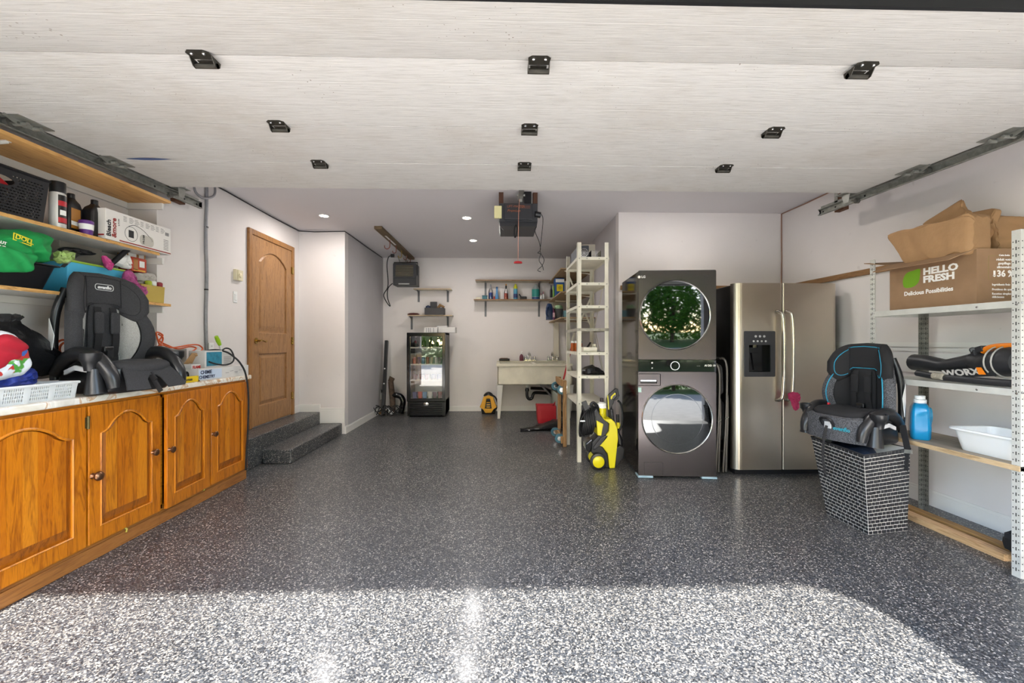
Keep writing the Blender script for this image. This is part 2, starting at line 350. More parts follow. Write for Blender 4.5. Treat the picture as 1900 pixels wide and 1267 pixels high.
WALL = mat_paint('wall_paint', 'd9d3d0', amt=0.10); CEIL = mat_paint('ceiling_paint', 'd2ced0', amt=0.05, rough=0.9)
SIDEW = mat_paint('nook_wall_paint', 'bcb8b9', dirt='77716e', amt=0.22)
FLOOR = mat_floor(); DSKIN = mat_doorskin(); MARBLE = mat_marble()
TRIMW = mat('trim_white', 'dcd9d4', 0.5)
OAK = wood('oak_door', '8a6238', 'a2764a', '6e4a28', 'z', 1.4, 0.42, bump=0.2)
OAKC = wood('oak_casing', '8a5f30', '9c6c38', '6d4520', 'z', 1.4, 0.4)
PINE = wood('honey_pine', 'a85808', 'c4720e', '843f05', 'z', 1.0, 0.32, 0.3)
PINEV = [wood('honey_pine_b', 'a35407', 'bd6a0b', '7c3a04', 'z', 1.1, 0.32, 0.3), wood('honey_pine_c', 'b0620c', 'cc7c16', '8c480a', 'z', .9, 0.32, 0.3)]
PINED = wood('honey_pine_dark', '8a4806', 'a35a0c', '6a3404', 'z', 1.0, 0.35, 0.3)
PINEX = wood('honey_pine_cross', 'a95f0c', 'c47a1c', '8a490a', 'y', 1.0, 0.32, 0.3)
PINES = wood('honey_pine_staves', 'ae5f08', 'ca7810', '8c4806', 'z', 1.0, 0.3, 0.3, staves=0.062)
PLINTH = wood('brown_plinth', '8b5426', '9f6630', '744420', 'y', 0.8, 0.4)
SHELFW = wood('shelf_board', 'c99454', 'd9a764', 'b88246', 'y', 0.7, 0.55)
RAWW = wood('raw_lumber', 'b98f5e', 'c9a377', '9a7145', 'y', 0.9, 0.7)
RAWZ = wood('raw_lumber_upright', '8f6a40', 'a37c4e', '70502c', 'z', 1.2, 0.7)
BROWNW = wood('dark_lumber', '5b4a34', '6f5c42', '4a3a28', 'y', 1.0, 0.7)
STEEL = mat('galvanised_steel', '96968f', 0.42, 0.55, vary=0.25, vscale=12)
DSTEEL = mat('dark_galvanised', '8b8b83', 0.5, 0.3, vary=0.35, vscale=30)
CHROME = mat('chrome', 'e2e2e2', 0.12, 1.0)
BRASS = mat('brass', 'b99a58', 0.22, 1.0)
COPPERK = mat('antique_copper', '7d5a42', 0.3, 0.9)
BLACK = mat('black_plastic', '17171a', 0.38)
BLACKG = mat('gloss_black', '0c0c0e', 0.12)
DGREY = mat('dark_grey_plastic', '303033', 0.5)
RUBBER = mat('rubber', '101012', 0.6)
WHITE = mat('white_plastic', 'e6e6e4', 0.35)
CREAMM = mat('cream_enamel', 'd8d3c2', 0.4, vary=0.12, vscale=9)
CARD = mat('cardboard', '8f7053', 0.85, vary=0.1, vscale=8)
PAPER = mat('kraft_paper', 'a07c57', 0.85, bump=0.9, bscale=9, vary=0.12, vscale=5)
RED = mat('red_plastic', 'a51420', 0.4); INKW = mat('white_ink', 'ece7e0', 0.7); INKK = mat('black_ink', '15151a', 0.6)
# ================================================================= THE SETTING
CH = 2.73                     # ceiling height
XL, XR = -2.71, 3.26          # left wall (with the door), right wall
YB, YA = 7.52, 4.81           # back wall, washer alcove wall
XN, YN = -2.10, 5.70          # nook corner beside the steps
XA = 1.35                    # side wall between alcove and rear
XS, YS = -2.93, 3.375          # shelf niche
YF = 0.9                      # front wall
b = MB(); b.box(-3.4, 3.6, YF, 7.7, -0.12, 0); struct('floor', b, FLOOR)
b = MB(); b.box(-3.4, 3.6, YF - .3, 7.7, CH, CH + 0.1); struct('ceiling', b, CEIL)
def wallbox(name, x0, x1, y0, y1, m=WALL): b = MB(); b.box(x0, x1, y0, y1, 0, CH); return struct(name, b, m)
wallbox('wall_left', XL - .5, XL, YS + .002, YN + .1)
wallbox('wall_niche', XS - .15, XS, YF, YS + .1)
wallbox('wall_nook', XL - .1, XN, YN, YN + .12)
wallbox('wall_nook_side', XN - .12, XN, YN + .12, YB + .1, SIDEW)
wallbox('wall_back', XN - .1, XA + .1, YB, YB + .15)
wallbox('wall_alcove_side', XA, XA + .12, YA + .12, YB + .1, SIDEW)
wallbox('wall_alcove', XA, XR + .1, YA, YA + .12)
wallbox('wall_right', XR, XR + .15, YF, YA + .1)
# front wall with the vehicle opening, behind the picture
b = MB(); b.box(-3.4, -2.5, YF - .2, YF, 0, CH); b.box(2.86, 3.5, YF - .2, YF, 0, CH); b.box(-2.5, 2.86, YF - .2, YF, 2.36, CH); struct('wall_front', b, WALL)
# baseboards
def bb(name, x0, x1, y0, y1, h=0.1, z0=0): b = MB(); b.box(x0, x1, y0, y1, z0, z0 + h * .85); b.box(x0 + (.004 if x1 - x0 < .03 else 0), x1 - (.004 if x1 - x0 < .03 else 0), y0 + (.004 if y1 - y0 < .03 else 0), y1 - (0.0 if y1 - y0 < .03 else 0), z0 + h * .85, z0 + h); struct(name, b, TRIMW)
bb('baseboard_nook', -2.427, XN, YN - .014, YN, .2, .15); bb('baseboard_nook_upper', XL, -2.427, YN - .014, YN, .1, .3)
bb('baseboard_nook_side', XN, XN + .014, YN + .0, YB, .1)
bb('baseboard_back', XN, XA, YB - .014, YB, .09)
bb('baseboard_right', XR - .014, XR, YF, YA, .12)
bb('baseboard_alcove', XA, XR, YA - .014, YA, .12)
bb('baseboard_landing', XL, XL + .012, 5.54, YN, .1, .3)
# joint cracks and wires in the wall corners
FW = .005
FW = .006
b = MB(); b.tube([(XR - .006, YA - .006, CH - .006), (XR - .01, YA - .012, 2.5), (XR - .006, YA - .01, 2.2), (XR - .012, YA - .012, 1.9), (XR - .008, YA - .01, 1.6)], FW, 6); b.tube([(XR - .006, YA - .01, CH - .008), (XR - .006, 4.4, CH - .012), (XR - .006, 3.9, CH - .006), (XR - .006, 3.0, CH - .01)], FW, 6)
tag(b.build('wire', mat('brown_wire', '94705c', .6)), 'thin brown wire stapled along the alcove corner and the top of the right wall', 'wire')
b = MB(); b.tube([(XL + .006, 3.4, CH - .02), (XL + .006, 4.2, CH - .012), (XL + .006, 5.0, CH - .02), (XL + .006, YN - .01, CH - .012)], FW, 6)
b.tube([(XL + .01, YN - .008, CH - .012), (-2.5, YN - .006, CH - .02), (XN, YN - .006, CH - .012), (XN + .006, YN + .3, CH - .014), (XN + .006, 6.6, CH - .02), (XN + .006, YB - .1, CH - .015)], FW, 6)
tag(b.build('ceiling_wire', INKK), 'thin black wire running along the top of the wall above the oak door', 'wire')
# steps up to the door, coated like the floor
b = MB(); b.box(XL, -2.427, 3.925, YN, 0, .30); b.box(-2.427, -2.135, 4.325, YN, 0, .145); struct('trim_steps', b, FLOOR, bevel=.012)
bpy.data.objects['trim_steps'].name = 'floor_steps'
# long rail board on alcove and right wall, chair rail below it
b = MB(); b.box(XR - .022, XR, 2.9, YA, 1.835, 1.885); b.box(XA + .02, XR - .022, YA - .022, YA, 1.835, 1.885); struct('trim_1', b, wood('rail_board', '7a5733', '8d6840', '62421f', 'y', 1, .6))
b = MB(); b.box(XR - .018, XR, 2.2, YA, 1.2, 1.235); b.box(XR - .01, XR, 2.2, YA, 1.165, 1.19); struct('trim_2', b, TRIMW)
b = MB(); b.box(XR - .012, XR, 1.0, 4.6, 1.0, 1.15); struct('trim_3', b, TRIMW)
# ---- oak interior door
D0, D1, DZ, DT = 4.545, 5.525, 0.30, 2.46
dr = thing('door_1', 'tall brown oak door with an arched upper panel above the steps', 'door', (XL, 4.95, DZ), world=True); dr['kind'] = 'structure'
for nm, y0, y1, z0, z1 in (('casing', D0, D0 + .06, DZ, DT), ('casing', D1 - .06, D1, DZ, DT), ('casing', D0 + .06, D1 - .06, DT - .06, DT)):
    b = MB(); b.box(XL, XL + .03, y0, y1, z0, z1); b.build(nm, OAKC, dr, bevel=.006)
y0, y1, z0, z1 = D0 + .063, D1 - .063, DZ + .01, DT - .063
def arch(ya, yb, za, zb, rise, n=14):
    pts = [(ya, za), (yb, za)]
    for k in range(n + 1):
        t = k / n; y = yb + (ya - yb) * t; pts.append((y, zb - rise + rise * math.sin(PI * t) ** 0.8 if rise else zb))
    return pts
pa = arch(y0 + .13, y1 - .13, 1.34, z1 - .13, .13); pb = [(y0 + .13, z0 + .22), (y1 - .13, z0 + .22), (y1 - .13, 1.10), (y0 + .13, 1.10)]
b = MB(); b.plate([(y0, z0), (y1, z0), (y1, z1), (y0, z1)], [pa, pb], .022, mYZ(XL + .0)); leaf = b.build('door_leaf', OAK, dr, bevel=.008)
def inset(p, k):
    cx = sum(q[0] for q in p) / len(p); cy = sum(q[1] for q in p) / len(p); w = max(q[0] for q in p) - min(q[0] for q in p); h = max(q[1] for q in p) - min(q[1] for q in p)
    return [(cx + (q[0] - cx) * (1 - 2 * k / w), cy + (q[1] - cy) * (1 - 2 * k / h)) for q in p]
for p in (pa, pb):
    b = MB(); b.plate(p, [], .006, mYZ(XL)); q = inset(p, .012); r_ = inset(p, .045)
    b.loft([[(XL + .006, a, c) for a, c in q], [(XL + .017, a, c) for a, c in r_]]); b.build('raised_panel', OAK, dr)
for z in (.55, 1.25, 2.15):
    b = MB(); b.cyl((XL + .03, y1 + .004, z - .045), (XL + .03, y1 + .004, z + .045), .008, n=10); b.box(XL + .022, XL + .026, y1 - .02, y1, z - .045, z + .045); b.box(XL + .03, XL + .034, y1 + .004, y1 + .03, z - .045, z + .045); b.build('hinge', BRASS, dr)
b = MB(); hz = 1.25; hy = y0 + .065
b.cyl((XL + .022, hy, hz), (XL + .03, hy, hz), .032, n=20); b.cyl((XL + .03, hy, hz), (XL + .07, hy, hz), .011, n=12)
b.tube(smooth2([(XL + .07, hy, hz), (XL + .072, hy + .03, hz + .006), (XL + .072, hy + .07, hz - .004), (XL + .072, hy + .105, hz - .012), (XL + .072, hy + .12, hz - .004)], 4, False), .008, 8)
b.build('door_handle', BRASS, dr, smooth=True)
# ---- recessed ceiling lights
for i, (px, py, lab) in enumerate(((601, 400, 'round recessed ceiling light nearest the oak door'), (866, 404, 'round recessed ceiling light just left of the garage door opener'), (878, 446, 'round recessed ceiling light farthest back, in front of the rear wall'))):
    p = at(px, py, Z=CH)
    t = thing('recessed_light', lab, 'ceiling light', p, group='recessed ceiling lights')
    b = MB(); b.lathe([(.062, 0.0), (.062, -.004), (.05, -.006), (.046, 0.0)], 28); b.build('trim_ring', WHITE, t, smooth=True)
    b = MB(); b.lathe([(.0, -.002), (.046, -.002)], 28); b.build('lens', mat('lamp_lens', 'fff6ec', .4, emit=14), t)
    lamp_spot((p.x, p.y, CH - .012), 15)
for i, (x, y) in enumerate(((1.9, 3.95), (-1.0, 3.85))):  # two unseen fill lamps added to brighten the alcove and right wall
    t = thing('recessed_light', ['round recessed ceiling light above the raised door, on the washer side', 'round recessed ceiling light above the raised door, on the cabinet side'][i], 'ceiling light', (x, y, CH), group='recessed ceiling lights')
    b = MB(); b.lathe([(.062, 0.0), (.062, -.004), (.05, -.006), (.046, 0.0)], 28); b.build('trim_ring', WHITE, t, smooth=True)
    b = MB(); b.lathe([(.0, -.002), (.046, -.002)], 28); b.build('lens', MATS['lamp_lens'], t)
    lamp_spot((x, y, CH - .012), 11)
# ================================================================= OUTSIDE (what the door opens on to)
b = MB(); b.box(-14, 12, -9, YF, -.14, -.02); struct('ground_driveway', b, mat('driveway', 'aaa59e', .85, bump=.5, bscale=30, vary=.3, vscale=3, aniso=(1, 4, 1)))
b = MB(); b.box(-60, 60, -70, -9, -.2, -.04); b.box(-60, -14, -9, 12, -.2, -.04); b.box(12, 60, -9, 12, -.2, -.04); struct('ground_lawn', b, mat('lawn', '4f6a2c', .95, vary=.4, vscale=2))
# unseen blocker added over the drive; its rounded edge shapes the sun patch indoors
r_ = .30; xe = 1.76; ze = 4.205; zl = 3.70
op = [(-9, ze)] + [(xe - r_ + r_ * math.sin(t), ze - r_ * .6 * (1 - math.cos(t))) for t in [PI / 2 * k / 8 for k in range(9)]] + [(xe, zl), (7, zl), (7, 6.0), (-9, 6.0)]
b = MB(); b.plate(op, [], .3, mXZ(-4.7)); struct('wall_upper_storey', b, mat('stucco', 'b5ab9c', .9))
b = MB(); b.box(6.6, 7, -5.0, -4.7, 0, zl); b.box(-9, -8.6, -5.0, -4.7, 0, ze); struct('wall_piers', b, MATS['stucco'])  # posts added to carry the unseen sun blocker
leafm = [mat('leaf_a', '4f7a26', .7, vary=.4, vscale=1.5, trans=0), mat('leaf_b', '6d9438', .7, vary=.4, vscale=1.5), mat('leaf_c', '2f5a1e', .7, vary=.4, vscale=1.5)]
bark = mat('bark', '4b3c2e', .95, vary=.3)
def tree(x, y, h, r, k, lab):
    t = thing('tree', lab, 'tree', (x, y, -.05), group='leafy trees beyond the driveway')
    b = MB(); b.tube([(0, 0, 0), (.1, 0, h * .3), (-.05, .1, h * .6), (0, 0, h * .8)], [.2, .15, .1, .04], 8)
    for a in range(5): b.tube([(0, 0, h * .3), (math.cos(a * 1.3) * r * .5, math.sin(a * 1.3) * r * .5, h * (.5 + .05 * a))], [.08, .02], 6)
    b.build('trunk', bark, t, smooth=True)
    b = MB(); rr = random.Random(k)
    for _ in range(5600):
        u = Vector((rr.gauss(0, 1), rr.gauss(0, 1), rr.gauss(0, 1))).normalized(); q = rr.uniform(.45, 1) ** .5
        c = Vector((u.x * r * q, u.y * r * q, h * .56 + u.z * h * .44 * q)) + Vector((math.sin(u.z * 7 + k) * .3, math.cos(u.x * 6) * .3, 0))
        a = Vector((rr.gauss(0, 1), rr.gauss(0, 1), rr.gauss(0, .6))).normalized(); d = a.orthogonal().normalized(); s = rr.uniform(.1, .2)
        b.add([c - a * s, c + d * s * .5, c + a * s, c - d * s * .5], [(0, 1, 2, 3)])
    f = b.build('foliage', leafm[k % 3], t); f['kind'] = 'stuff'
for i, (x, y, h, r, lab) in enumerate(((-11, -15, 6.5, 2.4, 'bushy green tree at the far left of the lawn beyond the driveway'), (-5.8, -15.5, 7.5, 2.4, 'tall green tree beyond the driveway, second from the left'), (0, -15, 6.8, 2.5, 'green tree straight across the driveway from the garage'), (5.6, -15.5, 7.5, 2.4, 'tall green tree beyond the driveway, right of the middle one'), (11.2, -15, 7, 2.5, 'broad green tree at the right of the lawn'), (16.5, -13, 7, 2.5, 'last green tree at the far right of the lawn'))):
    tree(x, y, h, r, i, lab)
b = MB(); rr = random.Random(77)
for _ in range(15000):
    c = Vector((rr.uniform(-24, 24), rr.uniform(-22, -19.5), rr.uniform(0, 8.5))); a = Vector((rr.gauss(0, 1), rr.gauss(0, 1), rr.gauss(0, .6))).normalized(); d = a.orthogonal().normalized(); s = rr.uniform(.2, .42)
    b.add([c - a * s, c + d * s * .5, c + a * s, c - d * s * .5], [(0, 1, 2, 3)])
tag(b.build('hedge', leafm[1]), 'tall leafy hedge closing off the lawn behind the trees', 'hedge', kind='stuff')
# ================================================================= OVERHEAD GARAGE DOOR
def dh(Y): return EYE + 1.124 + .023 * Y          # underside height of the raised door
DX0, DX1 = -2.565, 2.875
SE = [(1.26, EYE + 1.03), (1.737, dh(1.737)), (2.314, dh(2.314)), (2.829, dh(2.829)), (3.335, dh(3.335))]
gd = thing('garage_door', 'raised white sectional garage door overhead, pressed wood grain', 'garage door', (0.155, 2.3, dh(2.3)), world=True)
for i in range(4):
    (ya, za), (yb, zb) = SE[i], SE[i + 1]; g = .0035
    d = Vector((0, yb - ya, zb - za)).normalized(); n = Vector((0, -d.z, d.y)); A = Vector((0, ya, za)) + d * g; B = Vector((0, yb, zb)) - d * g
    prof = [A, B, B + n * .045, A + n * .045]
    # two shallow pressed grooves along the section
    L = (B - A).length
    pts = [A]
    for f in (.30, .66):
        pts += [A + d * (L * f - .006), A + d * (L * f) + n * .0006, A + d * (L * f + .006)]
    pts += [B, B + n * .045, A + n * .045]
    b = MB(); b.loft([[(DX0, p.y, p.z) for p in pts], [(DX1, p.y, p.z) for p in pts]]); b.build('door_section', DSKIN, gd)
for Y_, z_ in SE[1:4]: b = MB(); b.box(DX0 + .002, DX1 - .002, Y_ - .0038, Y_ + .0038, z_ + .003, z_ + .03); b.build('joint_seal', mat('joint_brown', '4a3d30', .8), gd)
b = MB(); b.box(DX0, DX1, SE[0][0] - .012, SE[0][0] + .001, SE[0][1] - .012, SE[0][1] + .04); b.build('bottom_seal', RUBBER, gd)
# hinges between the sections
def hinge_mesh():
    b = MB()
    b.plate([(-.042, -.005), (.042, -.005), (.046, .035), (.03, .05), (-.03, .05), (-.046, .035)], [], .003, lambda a, c, d: (a, -c, -d))   # upper leaf
    for s in (-1, 1):
        b.plate([(-.008, 0), (.05, 0), (.046, .02), (.03, .032), (.014, .03), (0, .012)], [], .003, lambda a, c, d, s=s: (s * .042 + d * s, a - .01, -c))
    b.plate([(-.034, .015), (.034, .015), (.034, .05), (-.034, .05)], [], .003, lambda a, c, d: (a, c, -d))
    b.cyl((-.045, .02, -.02), (.045, .02, -.02), .011, n=10)
    return b
hm = hinge_mesh().mesh('hinge', mat('old_hinge_steel', '45423b', .45, .6, vary=.3, vscale=40))
bolt = MB()
for sx in (-1, 1):
    bolt.lathe([(.007, 0), (.007, .003), (.004, .006), (0, .006)], 8, (sx * .024, -.03, -.003), (0, 0, -1))
boltm = bolt.mesh('bolts', CHROME)
for (Y, z) in SE[1:4]:
    for X in (-1.21, .155, 1.52):
        h = bpy.data.objects.new('hinge', hm); COL.objects.link(h); h.parent = gd; h.matrix_parent_inverse = WINV[gd.name]; h.location = (X, Y, z - (.013 if Y < 2 else .001))
        k = bpy.data.objects.new('bolts', boltm); COL.objects.link(k); k.parent = h
# end roller brackets
def roller(s, X, Y, z, kind):
    b = MB()
    if kind:   # top bracket: upright plate
        b.plate([(-.03, 0), (.075, 0), (.05, .02), (.03, .09), (-.02, .09), (-.03, .02)], [], .004, lambda a, c, d: (X - s * .03 + d * s, Y + a, z + .005 - c * .9))
        b.box(X - .07, X + .05, Y - .03, Y + .08, z - .002, z + .002)
    else:
        b.plate([(-.09, 0), (.1, 0), (.11, .012), (.03, .028), (.0, .034), (-.05, .03), (-.1, .012)], [], .003, lambda a, c, d: (X - s * .015 + d * s, Y + a, z - c))
        b.box(X - s * .07 if s > 0 else X, X if s > 0 else X + .07, Y - .08, Y + .1, z - .004, z)
        b.cyl((X - s * .05, Y - .015, z - .022), (X + s * .03, Y - .015, z - .022), .011, n=10); b.cyl((X - s * .05, Y + .05, z - .018), (X - s * .01, Y + .05, z - .018), .012, n=10)
    h = b.build('roller_bracket', STEEL, gd)
    zr = z - .022 if not kind else z - .07
    r = MB(); yy = Y - .03; r.cyl((X + s * .022, yy, zr), (X + s * .044, yy, zr), .022, n=18); r.cyl((X - s * .02, yy, zr), (X + s * .05, yy, zr), .006, n=8)
    o = r.build('roller', mat('roller_metal', '65645e', .35, .5), h, smooth=True); 
for (Y, z) in SE[1:4]:
    roller(-1, DX0 + .0, Y, z, 0); roller(1, DX1, Y, z, 0)
roller(-1, DX0 + .0, SE[4][0] + .06, SE[4][1] + .02, 1); roller(1, DX1, SE[4][0] + .06, SE[4][1] + .02, 1)
b = MB(); b.grid(14, 4, lambda u, v: (-2.43 + .33 * u, 2.79 - .036 * (v - .5) * math.sin(PI * min(1, u * 1.1 + .05)), dh(2.8) - .0035))
b.build('paint_scuff', mat('blue_scuff', '4d5f86', .7), gd)
# tracks
def track(s, X, y0, y1, lab):
    t = thing('door_track', lab, 'track', (X, (y0 + y1) / 2, dh(2.5)), world=True)
    def z(Y): return EYE + 1.143 + .0165 * (Y - 2.2) - .012
    prof = [(-.028, 0), (0, 0), (.006, .006), (.006, .05), (0, .056), (-.028, .056), (-.028, .05), (-.022, .053), (.002, .05), (.002, .006), (-.022, .003), (-.028, .006)]
    b = MB(); b.loft([[(X + s * .03 + s * a, y, z(y) + c) for a, c in prof] for y in (y0, y1)]); b.build('track_channel', DSTEEL, t, bevel=.0015)
    b = MB()
    b.plate([(y0 + .0, 0), (y1, 0), (y1, .03), (y0, .03)], [], .003, lambda a, c, d: (X + s * .034 + d * s, a, z(a) + .054 + c)); b.build('angle_flange', DSTEEL, t)
    yb = y1 - .17
    b = MB(); b.box(min(X + s * .04, X + s * .085), max(X + s * .04, X + s * .085), yb - .08, yb + .02, z(yb) - .012, z(yb) + .14, ); b.build('mounting_block', mat('rusty_block', '5a3a26', .7, .2, vary=.3), t)
    b = MB(); b.box(X + s * .036 - .002, X + s * .036 + .002, yb - .02, yb + .015, z(yb), CH - .002); b.build('hanger_strap', STEEL, t)
    b = MB()
    for y in (y0 + .5, yb - .3, yb, y1 - .03): b.lathe([(.008, 0), (.006, .004), (0, .005)], 8, (X + s * .032, y, z(y) + .03), (-s, 0, 0))
    b.build('bolts', mat('bolt_dark', '2a2826', .4, .6), t)
track(-1, -2.60, 1.3, 3.73, 'grey steel garage door track over the pine shelves on the left')
track(1, 2.91, 1.3, 3.80, 'grey steel garage door track above the kraft paper bags on the right')
# ================================================================= OPENER
Y0 = 4.15
def oz(y, Y=Y0): return EYE + (633.5 - y) / 780 * Y
def ox(x, Y=Y0): return at(x, 600, Y=Y).x
op_ = thing('door_opener', 'dark grey garage door opener motor box hanging from the ceiling', 'opener', ((ox(962)), Y0 + .2, oz(420)), world=True)
x0, x1 = ox(936), ox(988); xa, xb = ox(926), ox(998)
b = MB(); b.plate([(x0, oz(407)), (x1, oz(407)), (x1, oz(377)), (x0, oz(377))], [], .05, mXZ(Y0 + .05)); b.build('front_cover', DGREY, op_, bevel=.006)
b = MB(); b.loft([[(xa, Y0 + .03, oz(375)), (xb, Y0 + .03, oz(375)), (xb, Y0 + .45, oz(375)), (xa, Y0 + .45, oz(375))], [(xa, Y0 + .03, oz(409)), (xb, Y0 + .03, oz(409)), (xb, Y0 + .45, oz(409)), (xa, Y0 + .45, oz(409))], [(xa + .01, Y0 + .01, oz(419)), (xb - .01, Y0 + .01, oz(419)), (xb - .01, Y0 + .43, oz(419)), (xa + .01, Y0 + .43, oz(419))]]); b.build('housing', mat('opener_grey', '37373a', .5), op_, bevel=.006)
text('LIFT-MASTER', (ox(941), Y0 - .002, oz(383)), (1, 0, 0), (0, 0, 1), .032, mat('orange_ink', '9c5a3a', .6), op_, sx=.95)
text('Premium', (ox(941), Y0 - .002, oz(391)), (1, 0, 0), (0, 0, 1), .036, MATS['orange_ink'], op_, shear=.3)
b = MB(); b.box(ox(962), ox(984), Y0 - .001, Y0, oz(382.5), oz(382)); b.box(ox(962), ox(984), Y0 - .001, Y0, oz(385.5), oz(385)); b.build('stripe', MATS['orange_ink'], op_)
for a in (930, 994):
    b = MB(); b.box(ox(a) - .022, ox(a) + .022, Y0 + .04, Y0 + .045, oz(378), CH - .001); b.box(ox(a) - .024, ox(a) - .02, Y0 + .04, Y0 + .08, oz(378), CH - .001); b.build('hanger_strap', mat('rust_angle', '54382a', .7, .3, vary=.3), op_)
b = MB(); b.box(ox(973), ox(986), Y0 + .02, Y0 + .2, oz(376), oz(352)); b.build('junction_box', BLACK, op_, bevel=.003)
b = MB(); b.bar((ox(966), Y0 + .1, oz(366)), (.155, 1.15, 2.50), .045, .03); b.build('rail', STEEL, op_)
b = MB(); b.box(ox(958), ox(975), Y0 - .02, Y0 + .03, oz(352), oz(349)); b.box(ox(963), ox(969), Y0 - .01, Y0 + .02, oz(375), oz(350)); b.cyl((ox(959), Y0, oz(362)), (ox(974), Y0, oz(362)), .012, n=10); b.build('trolley', mat('trolley_steel', 'a5a49c', .4, .7), op_)
b = MB(); b.tube([(ox(964), Y0 - .015, oz(365)), (ox(962), Y0 - .016, oz(400)), (ox(961), Y0 - .017, oz(484))], .0028, 6); b.build('pull_cord', mat('pink_cord', 'c58873', .7), op_)
b = MB(); b.lathe([(.0, -.012), (.04, -.012), (.042, -.004), (.036, .008), (.01, .012), (0, .012)], 16, (ox(961), Y0 - .017, oz(487)), sy=.5); b.build('pull_handle', RED, op_, smooth=True)
b = MB(); b.box(ox(917), ox(931), Y0 + .01, Y0 + .04, oz(404), oz(381)); b.build('light_cover', mat('cream_plastic', 'd6cf9a', .5), op_, bevel=.004)
b = MB(); b.tube(smooth2([(ox(957), Y0, oz(417)), (ox(954.5), Y0, oz(425)), (ox(955), Y0, oz(440)), (ox(958), Y0, oz(436)), (ox(960), Y0, oz(424)), (ox(958), Y0, oz(417))], 4, False), .006, 8); b.build('wire_loop', RUBBER, op_, smooth=True)
b = MB(); b.cyl((ox(993), Y0 + .02, oz(396)), (ox(1003), Y0 + .03, oz(397)), .03, n=10); b.build('plug', BLACK, op_)
b = MB(); b.tube(smooth2([(ox(1003), Y0 + .03, oz(394)), (ox(1008), Y0 + .03, oz(405)), (ox(1004), Y0 + .03, oz(450)), (ox(1003), Y0 + .03, oz(466)), (ox(1010), Y0 + .03, oz(480)), (ox(1006), Y0 + .03, oz(492)), (ox(998), Y0 + .03, oz(500)), (ox(1004), Y0 + .03, oz(503))], 5, False), .0035, 6)
b.tube(smooth2([(ox(996), Y0 + .02, oz(419)), (ox(993), Y0 + .02, oz(428)), (ox(1001), Y0 + .02, oz(448)), (ox(1003), Y0 + .03, oz(462)), (ox(998), Y0 + .02, oz(468)), (ox(1003), Y0 + .03, oz(470)), (ox(1001), Y0 + .03, oz(482)), (ox(1007), Y0 + .03, oz(492)), (ox(1009), Y0 + .03, oz(500))], 5, False), .0035, 6)
b.build('hanging_wire', RUBBER, op_, smooth=True)
b = MB(); b.tube(smooth2([(ox(925), Y0, oz(404)), (ox(927), Y0, oz(418)), (ox(934), Y0, oz(427))], 4, False), .002, 5); b.build('antenna', mat('grey_wire', '77767a', .6), op_)
